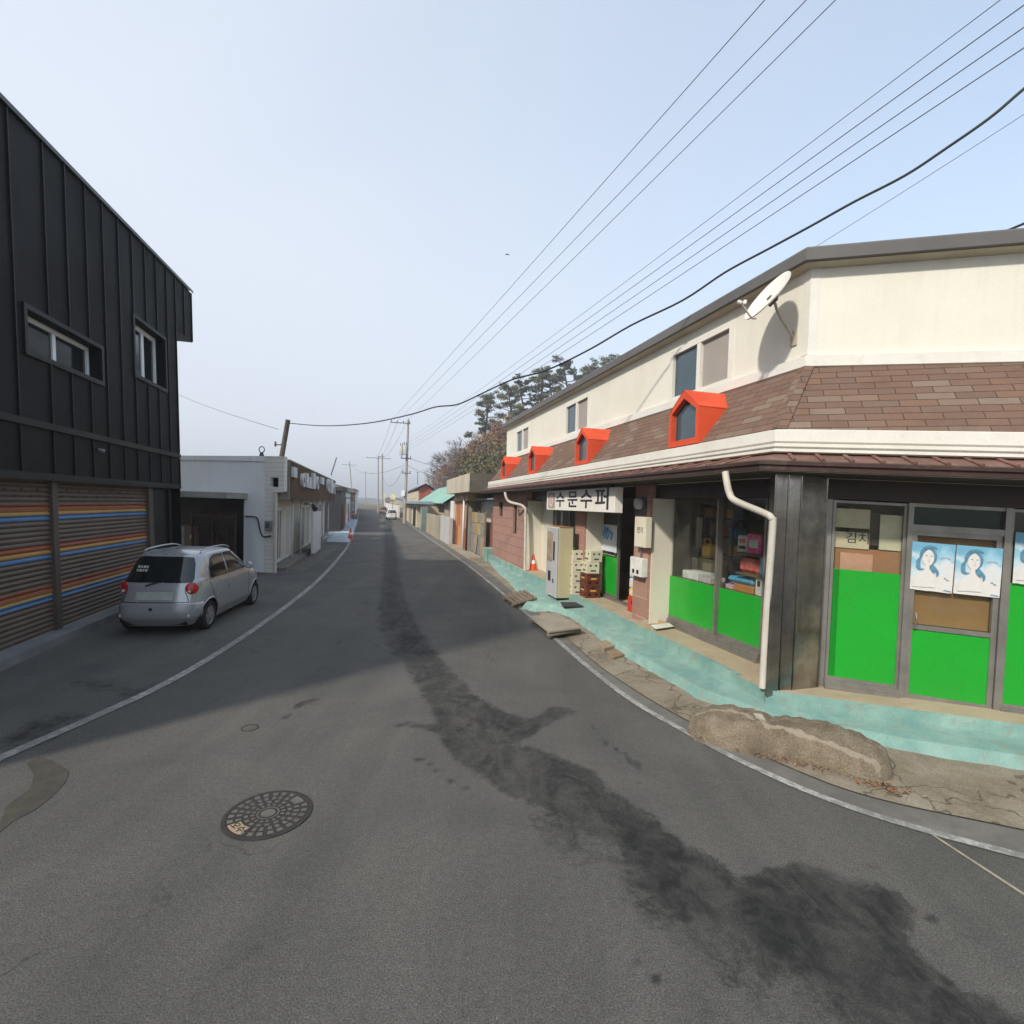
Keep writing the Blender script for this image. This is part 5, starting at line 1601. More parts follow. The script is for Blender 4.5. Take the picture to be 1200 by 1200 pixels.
for u in seams:
    segs = [(2.66, 3.33), (3.45, topv(u))]
    for (a, b2, c, d) in (h1, h2):
        if a-.06 < u < b2+.06: segs = [(2.66, 3.33), (3.45, c-.06), (d+.06, topv(u))]
    for (a, b2) in segs: sm_.box(FL, u-.011, u+.011, a, b2, .05, .078)
for u in (7.2, 7.78): sm_.box(FL, u-.011, u+.011, 6.63, topv(u)-.03, .05, .078)
sm_.build('seam', [M_SEAM], bb)
tm = MB()
tm.box(FL, UN, UF, 3.34, 3.44, .052, .09)
tm.box(FL, UN, UF-.02, 2.55, 2.66, -.06, .085)
for (a, b2, c, d) in (h1, h2):
    tm.box(FL, a-.07, b2+.07, c-.08, c, .04, .085); tm.box(FL, a-.07, b2+.07, d, d+.07, .04, .085)
    tm.box(FL, a-.07, a, c, d, .04, .083); tm.box(FL, b2, b2+.07, c, d, .04, .083)
tm.build('trim', [M_BLK2], bb)
rm = MB()
rm.face([FL.P(UN, topv(UN)-.02, .10), FL.P(7.84, topv(7.84)-.02, .10), FL.P(7.84, topv(7.84)+.05, .10), FL.P(UN, topv(UN)+.05, .10)])
rm.face([FL.P(UN, topv(UN)+.05, .10), FL.P(7.84, topv(7.84)+.05, .10), FL.P(7.84, topv(7.84)+.05, -.3), FL.P(UN, topv(UN)+.05, -.3)])
rm.build('roof_edge', [M_EDGE], bb)
window(bb, FL, *h1, -.13, M_WF, M_DGL, fw=.075, fd=.06, mull=(.5,))
window(bb, FL, *h2, -.13, M_WF, M_DGL, fw=.10, fd=.06, mull=(.56,))
# roller shutters
def shutter_mat():
    m, nt, b = base_mat('shutter_paint', .55, .2)
    p = pos(nt, coord='Object')
    sep = nn(nt, 'ShaderNodeSeparateXYZ')
    ge = nn(nt, 'ShaderNodeNewGeometry'); nt.links.new(ge.outputs['Position'], sep.inputs[0])
    n = noise_tex(nt, 30, 5, .7, p, .3)
    z = math_n(nt, 'ADD', sep.outputs['Z'], math_n(nt, 'MULTIPLY_ADD', n, .02, -.01))
    brn = (.135, .097, .073)
    st = [(0, brn)]
    for t in (.87, 1.53, 2.16):
        st += [((t-.24)/3, (.085, .19, .36)), ((t-.165)/3, (.42, .24, .07)), ((t-.085)/3, (.30, .075, .03)), (t/3, brn)]
    col = ramp(nt, math_n(nt, 'DIVIDE', z, 3), st, 'CONSTANT')
    f = noise_tex(nt, 1.3, 7, .65, p, .4)
    col = mixc(nt, .5, col, ramp(nt, f, [(.3, (.34, .34, .34)), (.7, (.66, .66, .65))]), 'OVERLAY')
    ps = pos(nt, (1.5, 1.5, 26))
    s = noise_tex(nt, 1, 5, .7, ps)
    col = mixc(nt, math_n(nt, 'MULTIPLY', sstep(nt, s, .5, .75), .35), col, (.06, .05, .042))
    nt.links.new(col, b.inputs['Base Color'])
    return m
M_SHUT = shutter_mat()
def shutter(u0, u1):
    mb = MB(); v = .13; W0 = -.12
    while v < 2.55:
        for k in range(6):
            t0, t1 = k/6, (k+1)/6
            f = lambda t: W0+.022*math.sin(math.pi*t)
            mb.face([FL.P(u0, v+.077*t0, f(t0)), FL.P(u1, v+.077*t0, f(t0)), FL.P(u1, v+.077*t1, f(t1)), FL.P(u0, v+.077*t1, f(t1))], 0, True)
        v += .077
    o = mb.build('roller_shutter', [M_SHUT], bb, sharp=50)
    bt = MB(); n = int((u1-u0)/.36)
    for i in range(n):
        for j, vv in enumerate((2.30, 2.40)):
            uu = u0+.2+i*.36+(.15 if j else 0)
            if uu < u1-.05: oval(bt, FL, uu, vv, W0+.024, .045, .014, 0, 8)
    bt.build('slot', [M_BLK2], o)
shutter(1.62, 5.0); shutter(-4.2, 1.48)
M_BP_ = wm('brown_post', (.10, .08, .065), (.08, .064, .05), 2, .5, .05)
MB().box(FL, 1.48, 1.62, .12, 2.55, -.14, -.05).build('shutter_post', [M_BP_], bb)
MB().box(FL, 5.0, 5.22, .12, 2.55, -.2, -.04).build('shutter_post', [M_BP_], bb)
pn = MB().box(FL, 5.22, UF-.03, .0, 2.55, -.4, -.12).box(FL, 6.2, 6.3, 0, 2.56, -.12, -.06); pn.build('side_panel', [M_BLK2], bb)
MB().box(FL, UN, 5.2, -.05, .125, -.2, .2).build('kerb', [wm('kerb_concrete', (.2, .2, .2), (.15, .15, .15), 2, .9, .3, 80)], bb)
su_, sv_ = FL.uv(117, 527, .09)
sp_ = MB().tube([FL.P(su_, sv_, .055), FL.P(su_, sv_-.02, .16)], .03, 8); sp_.build('spotlight', [wm('lamp_grey', (.2, .2, .21), None, 4, .4, 0)], bb)

# ---------------------------------------------------------------- the silver hatchback
def lerp_tab(tab, x):
    for (a, va), (b_, vb) in zip(tab[:-1], tab[1:]):
        if x <= b_: 
            t = (x-a)/(b_-a) if b_ > a else 0
            t = max(0, min(1, t)); return va+(vb-va)*t
    return tab[-1][1]
ZT = [.17, .25, .35, .55, .60, .75, .85, .92, .97, 1.0, 1.1, 1.25, 1.40, 1.455, 1.49, 1.505]
XR = dict(zip(ZT, [.12, .05, .02, .015, .03, .06, .075, .09, .11, .13, .19, .285, .385, .45, .6, 1.0]))
XF = dict(zip(ZT, [3.38, 3.45, 3.48, 3.48, 3.46, 3.40, 3.24, 3.02, 2.84, 2.77, 2.61, 2.37, 2.12, 2.0, 1.78, 1.4]))
BB = dict(zip(ZT, [.67, .705, .735, .745, .746, .742, .735, .727, .718, .711, .685, .638, .580, .548, .47, .25]))
def car_sec(z):
    g = lambda d: lerp_tab([(k, d[k]) for k in ZT], z)
    xr = (g(XR)+ (lerp_tab([(k, XR[k]) for k in ZT], z-.02)+lerp_tab([(k, XR[k]) for k in ZT], z+.02)))/3
    return xr, g(XF), g(BB), (5.5 if z < 1.0 else 5.0)
def car_side(x, z):
    xr, xf, b, n = car_sec(z); xc, a = (xr+xf)/2, (xf-xr)/2
    q = min(1, abs((x-xc)/a)); return b*(1-q**n)**(1/n)
def car_rear(y, z):
    xr, xf, b, n = car_sec(z); xc, a = (xr+xf)/2, (xf-xr)/2
    q = min(1, abs(y/b)); return xc-a*(1-q**n)**(1/n)
def car_front(y, z):
    xr, xf, b, n = car_sec(z); xc, a = (xr+xf)/2, (xf-xr)/2
    q = min(1, abs(y/b)); return xc+a*(1-q**n)**(1/n)
def patch(poly, fn, step=.05):
    """flat outline cut into a grid, then laid on the body by fn(a, b) -> point"""
    bm = bmesh.new()
    vs_ = [bm.verts.new((a, b_, 0)) for a, b_ in poly]
    bm.faces.new(vs_)
    for ax, n in ((0, (1, 0, 0)), (1, (0, 1, 0))):
        lo, hi = min(p[ax] for p in poly), max(p[ax] for p in poly)
        k = lo+step
        while k < hi-1e-4:
            co = [0, 0, 0]; co[ax] = k
            bmesh.ops.bisect_plane(bm, geom=bm.verts[:]+bm.edges[:]+bm.faces[:], plane_co=co, plane_no=n)
            k += step
    mb = MB()
    for f in bm.faces: mb.face([fn(v.co.x, v.co.y) for v in f.verts], 0, True)
    bm.free(); return mb
def hatchback():
    t = thing('parked_car', 'silver five door hatchback with roof rails parked beside the striped roller shutters', 'car', (0, 0, 0))
    M_SIL = wm('silver_paint', (.43, .44, .46), (.39, .40, .42), .6, .26, 0, 60, metal=.5, spec=.5)
    MATS['silver_paint'].node_tree.nodes['Principled BSDF'].inputs['Coat Weight'].default_value = .5
    M_BLKP = wm('car_black', (.015, .015, .016), None, 3, .5, 0)
    M_CGL = wm('car_glass', (.010, .012, .014), None, 2, .05, 0, spec=.8)
    M_TYRE = wm('tyre', (.018, .018, .019), None, 6, .85, .1)
    M_RIM = wm('wheel_silver', (.4, .4, .41), None, 4, .35, 0, metal=.6)
    M_RLIGHT = wm('red_lamp', (.45, .012, .01), (.35, .008, .008), 9, .15, 0, spec=.7)
    M_WL = wm('clear_lamp', (.7, .66, .6), None, 9, .15, 0, spec=.7)
    wheels = [(.60, .275), (2.94, .275)]
    # body
    zl = [.17+i*.022 for i in range(21)]+[.65+i*.04 for i in range(9)]+[1.0+i*.05 for i in range(9)]+[1.43, 1.455, 1.475, 1.49, 1.5, 1.505]
    rings = []
    NS, NR = 110, 16
    for z in zl:
        xr, xf, b, n = car_sec(z); xc, a = (xr+xf)/2, (xf-xr)/2
        xs_ = [xc-a*.975+2*a*.975*i/NS for i in range(NS+1)]
        ring = [(x, -b*(1-abs((x-xc)/a)**n)**(1/n), z) for x in xs_]
        yf = -ring[-1][1]
        ring += [(xc+a*(1-(abs(y)/b)**n)**(1/n), y, z) for y in [-yf+2*yf*k/NR for k in range(1, NR)]]
        ring += [(x, b*(1-abs((x-xc)/a)**n)**(1/n), z) for x in xs_[::-1]]
        yr = ring[-1][1]
        ring += [(xc-a*(1-(abs(y)/b)**n)**(1/n), y, z) for y in [yr-2*yr*k/NR for k in range(1, NR)]]
        rings.append([V3(p) for p in ring])
    N = len(rings[0])
    RA = .335
    def inarch(p): return any((p.x-wx)**2+(p.z-wz)**2 < RA*RA for wx, wz in wheels) and abs(p.y) > .4
    mb = MB()
    for i in range(len(rings)-1):
        for k in range(N):
            k2 = (k+1) % N
            q = [rings[i][k], rings[i][k2], rings[i+1][k2], rings[i+1][k]]
            c = sum(q, V3())/4
            if inarch(c): continue
            q2 = []
            for p in q:
                for wx, wz in wheels:
                    d = math.hypot(p.x-wx, p.z-wz)
                    if d < RA+.012 and abs(p.y) > .4:
                        s_ = RA/max(d, 1e-6); p = V3((wx+(p.x-wx)*s_, p.y, wz+(p.z-wz)*s_))
                q2.append(p)
            mb.face(q2, 0, True)
    mb.face(rings[-1], 0, True)
    body = mb.build('body', [M_SIL], t, sharp=50)
    MB().face([V3((p.x, p.y*.9, .2)) for p in rings[0]]).build('underbody', [M_BLKP], t)
    # dark arches and flared lips
    for wx, wz in wheels:
        for s_ in (-1, 1):
            mb = MB(); n = 20
            for k in range(n):
                a0, a1 = math.pi*(-.08+1.16*k/n), math.pi*(-.08+1.16*(k+1)/n)
                p = [(wx+(RA-.002)*math.cos(a), y*s_, wz+(RA-.002)*math.sin(a)) for a, y in ((a0, .70), (a1, .70), (a1, .42), (a0, .42))]
                mb.face(p, 0, True)
            mb.face([(wx+RA*math.cos(2*math.pi*k/24), .42*s_, wz+RA*math.sin(2*math.pi*k/24)) for k in range(24)])
            mb.build('wheel_arch', [M_BLKP], t)
            lp = MB(); pts = []
            for k in range(15):
                a = math.pi*(.02+.96*k/14); x, z = wx+RA*math.cos(a), wz+RA*math.sin(a)
                pts.append(V3((x, s_*(car_side(x, z)+.002), z)))
            lp.tube(pts, .014, 6); lp.build('arch_lip', [M_SIL], t)
    for wx, wz in wheels:
        for s_ in (-1, 1):
            w = MB().lathe([(.17, -.085), (.25, -.085), (.272, -.06), (.275, 0), (.272, .06), (.25, .085), (.19, .088), (.185, .07)], (wx, s_*.64, wz), 32, axis=(0, s_, 0)).build('wheel', [M_TYRE], t)
            r_ = MB()
            r_.lathe([(.186, .07), (.18, .078), (.165, .06), (.0, .045)], (wx, s_*.64, wz), 32, axis=(0, s_, 0))
            for k in range(6):
                a = 2*math.pi*k/6
                d = V3((math.cos(a), 0, math.sin(a))); e = V3((-math.sin(a), 0, math.cos(a)))
                c = V3((wx, s_*.64, wz)); o = V3((0, s_, 0))
                for sg_ in (1,):
                    r_.face([c+d*.03+e*.03+o*.085, c+d*.165+e*.045+o*.075, c+d*.165-e*.045+o*.075, c+d*.03-e*.03+o*.085])
            r_.lathe([(.045, .04), (.045, .088), (.0, .09)], (wx, s_*.64, wz), 16, axis=(0, s_, 0))
            r_.build('rim', [M_RIM], w)
            hl = MB()
            for k in range(6):
                a = 2*math.pi*(k+.5)/6
                oval(hl, Frame((wx+.118*math.cos(a), s_*.64, wz+.118*math.sin(a)), (1, 0, 0), (0, 0, 1), (0, s_, 0)), 0, 0, .066, .028, .028, 0, 10)
            hl.build('rim_hole', [M_BLKP], w)
    # glass
    ins = lambda p, c, k: tuple(c[i]+(p[i]-c[i])*k for i in range(2))
    def side_fn(s_, off):
        return lambda x, z: V3((x, s_*(car_side(x, z)+off), z))
    sw = [[(.62, .985), (1.34, .985), (1.34, 1.40), (.98, 1.40), (.80, 1.34), (.66, 1.18)], [(1.42, .985), (2.40, .985), (2.33, 1.06), (2.02, 1.36), (1.9, 1.40), (1.42, 1.405)]]
    for s_ in (-1, 1):
        for poly in sw:
            patch(poly, side_fn(s_, .004)).build('side_window', [M_CGL], t)
            c = (sum(p[0] for p in poly)/len(poly), sum(p[1] for p in poly)/len(poly))
            pts = [side_fn(s_, .006)(*p) for p in poly]+[side_fn(s_, .006)(*poly[0])]
            MB().tube(pts, .008, 5).build('window_seal', [M_BLKP], t)
    rear_fn = lambda off: (lambda y, z: V3((car_rear(y, z)-off, y, z)))
    rw_ = [(-.575, .965), (.575, .965), (.58, 1.02), (.525, 1.28), (.475, 1.395), (.38, 1.412), (-.38, 1.412), (-.475, 1.395), (-.525, 1.28), (-.58, 1.02)]
    rwn = patch(rw_, rear_fn(.008), .028).build('rear_window', [M_CGL], t)
    st = MB()
    Fs = rear_fn(.012)
    def strip(y0, y1, z0, z1): st.face([Fs(y0, z0), Fs(y1, z0), Fs(y1, z1), Fs(y0, z1)])
    for r_i, z in enumerate((1.23, 1.17)):
        y = .42
        for k, w_ in enumerate(((.05, .03, .045, .028) if r_i == 0 else (.03, .052, .03, .04))):
            strip(y, y-w_, z-.019, z-.008); strip(y, y-w_*.6, z+.0, z+.019); strip(y-w_*.7, y-w_, z-.006, z+.019); y -= w_+.014
    st.build('window_sticker', [M_WP], rwn)
    patch([(-.58, 1.0), (.58, 1.0), (.54, 1.3), (.50, 1.38), (-.50, 1.38), (-.54, 1.3)], lambda y, z: V3((car_front(y, z)+.004, y, z))).build('windscreen', [M_CGL], t)
    # tailgate seam, plate recess, plate, wiper
    sm = MB()
    path = [(.56, .62), (.52, .74), (.49, .80), (.49, .90), (.60, .955)]
    for s_ in (-1, 1): sm.tube([rear_fn(.002)(s_*a, z) for a, z in path], .006, 5)
    sm.tube([rear_fn(.003)(-.56+1.12*k/12, .615) for k in range(13)], .007, 5)
    for s_ in (-1, 1):
        for path in ([(.72, .95), (.62, 1.0), (.60, .9), (.72, .66), (.93, .42), (.98, .30)], [(1.38, .985), (1.38, .7), (1.38, .32)], [(2.42, .98), (2.50, .85), (2.52, .6), (2.50, .34)], [(.98, .30), (1.38, .29), (2.50, .29)]):
            sm.tube([side_fn(s_, .001)(*p) for p in path], .005, 5)
    sm.build('door_seam', [M_BLKP], t)
    patch([(-.30, .66), (.30, .66), (.32, .80), (-.32, .80)], rear_fn(.004)).build('number_plate', [wm('blank_plate', (.42, .44, .40), None, 4, .4, 0)], t)
    wp_ = MB().tube([rear_fn(.02)(-.02, .97), rear_fn(.025)(.10, .935), rear_fn(.02)(.17, .905)], .014, 6); wp_.build('rear_wiper', [M_BLKP], t)
    for s_ in (-1, 1):
        mb = MB()
        cy, cz, r0 = s_*.570, .855, .098
        gr = []
        for j in range(7):
            ph = j/6*math.pi/2
            gr.append([V3((.5*car_rear(cy, cz)+.5*car_rear(max(-.70, min(.70, cy+r0*math.cos(ph)*math.cos(a))), cz+r0*1.1*math.cos(ph)*math.sin(a))-.006-.03*math.sin(ph), cy+r0*math.cos(ph)*math.cos(a), cz+r0*1.1*math.cos(ph)*math.sin(a))) for a in [2*math.pi*k/24 for k in range(24)]])
        for j in range(6):
            for k in range(24): mb.face((gr[j][k], gr[j][(k+1) % 24], gr[j+1][(k+1) % 24], gr[j+1][k]), 0, True)
        tl = mb.build('tail_light', [M_RLIGHT], t)
        b2 = MB(); b2.lathe([(.026, 0), (.024, .01), (.0, .014)], (car_rear(cy-s_*.01, cz-.04)-.034, cy-s_*.01, cz-.045), 14, axis=(-1, 0, 0)); b2.build('reverse_lamp', [M_WL], tl)
        fg = MB().lathe([(.035, 0), (.03, .012), (0, .016)], (car_rear(s_*.56, .37)-.03, s_*.56, .37), 12, axis=(-1, 0, 0)); fg.build('reflector', [M_WL], t)
        rl = MB()
        pts = [(.62, .50, 1.475), (.72, .50, 1.512), (1.1, .49, 1.54), (1.6, .49, 1.54), (1.86, .49, 1.505), (1.95, .49, 1.47)]
        rl.tube(smooth_line([V3((x, s_*y, z)) for x, y, z in pts], 4), .014, 8); rl.build('roof_rail', [M_BLKP if False else M_SIL], t)
        for x in (.66, 1.9): pass
        mi = MB().lathe([(.0, -.05), (.06, -.045), (.085, .0), (.06, .05), (0, .06)], (2.33, s_*.80, 1.03), 12, axis=(1, 0, 0)).tube([(2.33, s_*.70, 1.0), (2.33, s_*.78, 1.02)], .022, 6); mi.build('wing_mirror', [M_SIL], t)
        for x in (1.22, 2.26): patch([(x, .83), (x+.16, .835), (x+.16, .865), (x, .86)], side_fn(s_, .016)).build('door_handle', [M_SIL], t)
        patch([(x0, z0) for x0, z0 in ((3.0, .66), (3.3, .60), (3.33, .74), (3.1, .85))], side_fn(s_, .005)).build('headlight', [M_WL], t)
    # rear bumper shell
    mb = MB(); prev = None
    prof = [(.585, .004), (.57, .028), (.46, .035), (.36, .038), (.30, .03), (.25, .0)]
    ys_ = [-.70+1.4*k/40 for k in range(41)]
    gr = []
    for z, o in prof:
        xr, xf, b, n = car_sec(z)
        row = [V3((.27, -car_side(.27, z)-o*.5, z))]
        for y in ys_:
            yy = y*b/.745; row.append(V3((car_rear(yy, z)-o, yy*(1+o*.6), z)))
        row.append(V3((.27, car_side(.27, z)+o*.5, z)))
        gr.append(row)
    for i in range(len(gr)-1):
        for k in range(len(gr[0])-1): mb.face((gr[i][k], gr[i][k+1], gr[i+1][k+1], gr[i+1][k]), 0, True)
    bp = mb.build('bumper', [M_SIL], t, sharp=50)
    h = MB(); oval(h, Frame((car_rear(.03, .5)-.036, .03, .5), (0, 1, 0), (0, 0, 1), (-1, 0, 0)), 0, 0, .004, .03, .03, 0, 14); h.build('tow_cap', [M_BLKP], bp)
    MB().box(Frame((.3, 0, 0), (0, 1, 0), (0, 0, 1), (-1, 0, 0)), -.52, .52, .19, .27, -.1, .2).build('valance', [M_BLKP], t)
    return t
car = hatchback()
car.location = (-5.96, 8.56, 0)
car.rotation_euler = (0, 0, math.atan2(.989, -.146)); car.scale = (.97, .92, .93)
def recolour(root, old, new):
    for o in [root]+list(root.children_recursive):
        if o.type == 'MESH':
            for s_ in o.material_slots:
                if s_.material and s_.material.name == old: s_.link = 'OBJECT'; s_.material = new
M_WCAR = wm('white_car_paint', (.7, .7, .69), None, 1, .3, 0, spec=.5)
M_DCAR = wm('dull_red_car_paint', (.16, .08, .07), None, 1, .3, 0, spec=.5)
cp_ = G(459, 609); c2 = dup(car, cp_, math.atan2(.96, -.28), label='white car parked far up the street against the white wall'); recolour(c2, 'silver_paint', M_WCAR)
cp_ = G(449, 602.5); c3 = dup(car, cp_, math.atan2(.96, -.28), label='dull reddish car parked just beyond the far white car'); recolour(c3, 'silver_paint', M_DCAR)
cp_ = G(420, 595.5); c4_ = dup(car, cp_, math.atan2(.96, -.28)+1.2, label='white car standing far off beyond the row of cones'); recolour(c4_, 'silver_paint', M_WCAR)
c2['group'] = c3['group'] = c4_['group'] = 'cars parked far up the street'

# ---------------------------------------------------------------- white house with the brown sign
FW = Frame((-7.55, 16.3, 0), (-.98, .2, 0), (-.004, -.03, 1), (-.2, -.98, 0))
FS = Frame((-7.72, 16.9, 0), SD, (-.004, -.03, 1), (.968, .25, 0))
M_GREYW = wm('grey_white_render', (.80, .81, .83), (.74, .75, .77), .6, .85, .1, 60, streak=.07, dirt=(.24, .25, .25))
M_GREYP = wm('pale_wall', (.80, .81, .82), (.72, .73, .74), .8, .85, .1, 60, streak=.2, dirt=(.3, .3, .3))
M_SIDING = brickm('pale_siding', (.74, .72, .67), (.69, .67, .62), (.42, .41, .38), 8, .14, .006, .5, .7, .3, dirt=.2)
wh_ = thing('white_house', 'flat roofed white house with pale siding at its corner and a dark gateway', 'house', FW.P(0, 0, 0))
mb = MB()
wall_holes(mb, FW, .31, 8, 0, 3.55, 0, [(1.08, 8.01, -.01, 2.33)], .3)
mb.face((FW.P(.0, 3.54, -.0), FW.P(8, 3.5, 0), FW.P(8, 3.5, 0)+SD*17, FW.P(0, 3.54, 0)+SD*17))
mb.build('wall', [M_GREYW], wh_)
mb = MB(); mb.prism(FW, [(.3, 3.551), (4.7, 3.551), (4.3, 3.68), (.3, 3.72)], -1.2, .03)
mb.build('parapet', [M_GREYP], wh_)
mb = MB()
wall_holes(mb, FW, -.38, .31, 2.62, 3.72, .03, [(-.18, .1, 2.75, 3.05)], .2)
mb.box(FW, -.38, .309, 2.62, 3.72, -.12, .028, 0, skip='f')
mb.box(FW, -.06, .309, 0, 2.62, -.1, .02)
mb.build('siding', [M_SIDING], wh_)
MB().box(FW, -.17, .09, 2.755, 3.045, -.11, -.09).build('vent_opening', [M_BLKP if 'M_BLKP' in globals() else M_BLK2], wh_)
MB().box(FW, .95, 8, 2.34, 2.52, -.1, .9).build('canopy', [wm('stained_slab', (.42, .42, .40), (.28, .28, .24), 1.5, .9, .2, dirt=(.1, .1, .07))], wh_)
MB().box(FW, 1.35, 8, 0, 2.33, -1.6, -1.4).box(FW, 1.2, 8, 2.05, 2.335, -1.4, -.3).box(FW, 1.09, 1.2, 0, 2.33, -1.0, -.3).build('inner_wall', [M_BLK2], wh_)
MB().tube([FW.P(-.1, 2.6, .07), FW.P(-.1, .02, .07)], .045, 10).tube([FW.P(-.36, 2.6, .06), FW.P(-.06, 2.6, .07)], .03, 8).build('downpipe', [M_PIPE], wh_)
# street front
mb = MB()
ds = [(.35, 2.1, .12, 2.05), (2.9, 3.7, .12, 2.1), (6.6, 8.0, .1, 2.1), (8.5, 9.6, .1, 2.1), (11, 12.6, .1, 2.2), (13.6, 15.6, .1, 2.2)]
wall_holes(mb, FS, .0, 17.0, 0, 3.4, -.2, ds, .15)
mb.box(FS, 0.3, 17.0, 0, 3.4, -.9, -.36, 0, skip='f')
mb.face((FS.P(17, 0, -.4), FS.P(17, 0, -8), FS.P(17, 3.5, -8), FS.P(17, 3.5, -.4)))
mb.build('front_wall', [M_PANEL], wh_)
for (a, b2, c, d) in ds:
    window(wh_, FS, a, b2, c, d, -.21, M_PVC, wm('curtained_glass', (.13, .11, .095), (.09, .075, .065), 2, .15, 0, 20, spec=.5), fw=.09, fd=.06, mull=(.25, .5, .75), name='door')
MB().box(FS, -.2, 17.2, .0, .12, -.2, .35).build('threshold', [wm('old_cement', (.2, .19, .165), None, 2, .9, .3)], wh_)
for u in (2.45, 4.6, 8.25, 10.2, 13.1, 16.2): MB().tube([FS.P(u, .1, .1), FS.P(u, 2.5, .1)], .035, 6).build('post', [M_PVC], wh_)
# brown fascia sign
sgn = thing('fascia_sign', 'long brown timber fascia sign with white raised letters on the white house', 'sign', FS.P(5, 2.3, .4))
M_TIM = wm('brown_timber', (.105, .05, .02), (.075, .036, .015), 1.2, .7, .1, 50, streak=.3, dirt=(.05, .03, .015))
uA, _ = FS.uv(339, 560, .4); uB = FS.ux(393, .4, 2.7)
MB().box(FS, uA, uB, 2.36, 3.62, .1, .4).build('board', [M_TIM], sgn)
ed = MB().box(FS, uA-.06, uA-.003, 2.36, 3.66, .08, .42).box(FS, uA, uB, 3.623, 3.67, .08, .42); ed.build('edge', [M_ALU], sgn)
lt = MB()
def lbar(x0, y0, x1, y1, d=.22):
    a, va = FS.uv(x0, y0, .42); b2, vb = FS.uv(x1, y1, .42)
    lt.box(FS, min(a, b2), max(a, b2), min(va, vb), max(va, vb), .402, .402+d)
def lring(xc, yc, r, d=.2):
    u, v = FS.uv(xc, yc, .42)
    o = [(u+r*math.cos(2*math.pi*k/16), v+r*math.sin(2*math.pi*k/16)) for k in range(16)]; i = [(u+r*.5*math.cos(2*math.pi*k/16), v+r*.5*math.sin(2*math.pi*k/16)) for k in range(16)]
    for k in range(16):
        k2 = (k+1) % 16
        lt.face([FS.P(*o[k], .402+d), FS.P(*o[k2], .402+d), FS.P(*i[k2], .402+d), FS.P(*i[k], .402+d)])
        lt.face([FS.P(*o[k], .402+d), FS.P(*o[k2], .402+d), FS.P(*o[k2], .402), FS.P(*o[k], .402)])
lbar(342, 547, 345.5, 560, .1)
lring(353.5, 563, .26, .12); lbar(356.5, 554, 358.6, 571, .12); lbar(360, 559, 361.8, 572, .12); lbar(365, 554, 367, 573, .12); lring(370.5, 566, .3, .12); lbar(375.5, 559, 378, 568, .1)
lring(383.5, 569, .36, .12); lbar(386.6, 562, 388.2, 578, .12); lring(390.5, 573, .36, .12)
lt.build('lettering', [wm('raised_white_letter', (.78, .79, .8), None, 3, .5, 0)], sgn)
# gate
GW = .25
gate = thing('iron_gate', 'dark ornate iron gate with arch and spikes in the white house gateway', 'gate', FW.P(1.9, 0, .05))
M_IRON = wm('rust_brown_iron', (.075, .035, .027), (.045, .024, .02), 5, .6, .1)
u0, u1 = 1.12, 2.75
gb_ = MB().box(FW, u0, u1, .08, .16, GW+.02, GW+.07).box(FW, u0, u1, 1.72, 1.80, GW+.02, GW+.07)
for u in (u0, u1-.05, (u0+u1)/2): gb_.box(FW, u, u+.05, 0, 1.85, GW+.015, GW+.075)
gb_.build('frame', [M_IRON], gate)
MB().box(FW, u0+.05, u1-.05, .16, 1.72, GW+.035, GW+.045).build('panel', [wm('dark_gate_panel', (.03, .021, .019), None, 3, .6, 0)], gate)
rg = MB()
for c in (u0+.45, u0+1.22):
    for r_ in (.33, .22): rg.tube([FW.P(c+r_*math.cos(math.pi*k/12), 1.2+r_*math.sin(math.pi*k/12), GW+.06) for k in range(13)], .016, 5)
    for k in range(-3, 4): rg.tube([FW.P(c+k*.11, .16, GW+.06), FW.P(c+k*.11, 1.2, GW+.06)], .011, 5)
rg.build('ornament', [M_IRON], gate)
sp = MB()
k = u0
while k < u1: sp.tube([FW.P(k, 1.8, GW+.045), FW.P(k, 2.0, GW+.045)], [.016, .002], 5); k += .12
sp.build('spikes', [M_IRON], gate)
t = thing('refrigerator', 'old pale blue refrigerator standing in the dark gateway behind the car', 'refrigerator', FW.P(4.2, 0, -.4))
q0 = FW.ux(222, -.2, 1); q1 = FW.ux(207, -.2, 1)
MB().box(FW, q0, q1+.3, .03, 1.36, -.9, -.2).build('cabinet', [wm('pale_blue_enamel', (.3, .33, .37), None, 2, .4, 0)], t, bevel=.02)
MB().box(FW, q0+.01, q1+.29, .06, 1.0, -.198, -.17).build('door', [wm('pale_blue_enamel', (.3, .33, .37))], t, bevel=.01)
MB().box(FW, q0+.01, q1+.29, 1.02, 1.34, -.198, -.17).build('door', [wm('pale_blue_enamel', (.3, .33, .37))], t, bevel=.01)
q0 = FW.ux(232, .3, 1); q1 = FW.ux(216, .3, 1)
t = thing('cardboard_box', 'tall brown cardboard box between refrigerator and iron gate', 'box', FW.P((q0+q1)/2, 0, .1))
MB().box(FW, q0, q1, .0, 1.42, -.1, .3).build('box', [wm('shade_cardboard', (.2, .14, .09), None, 3, .85, .05)], t)
MB().box(FW, q0+.2, q0+.3, 1.0, 1.12, .301, .306).build('label', [M_WP], t)
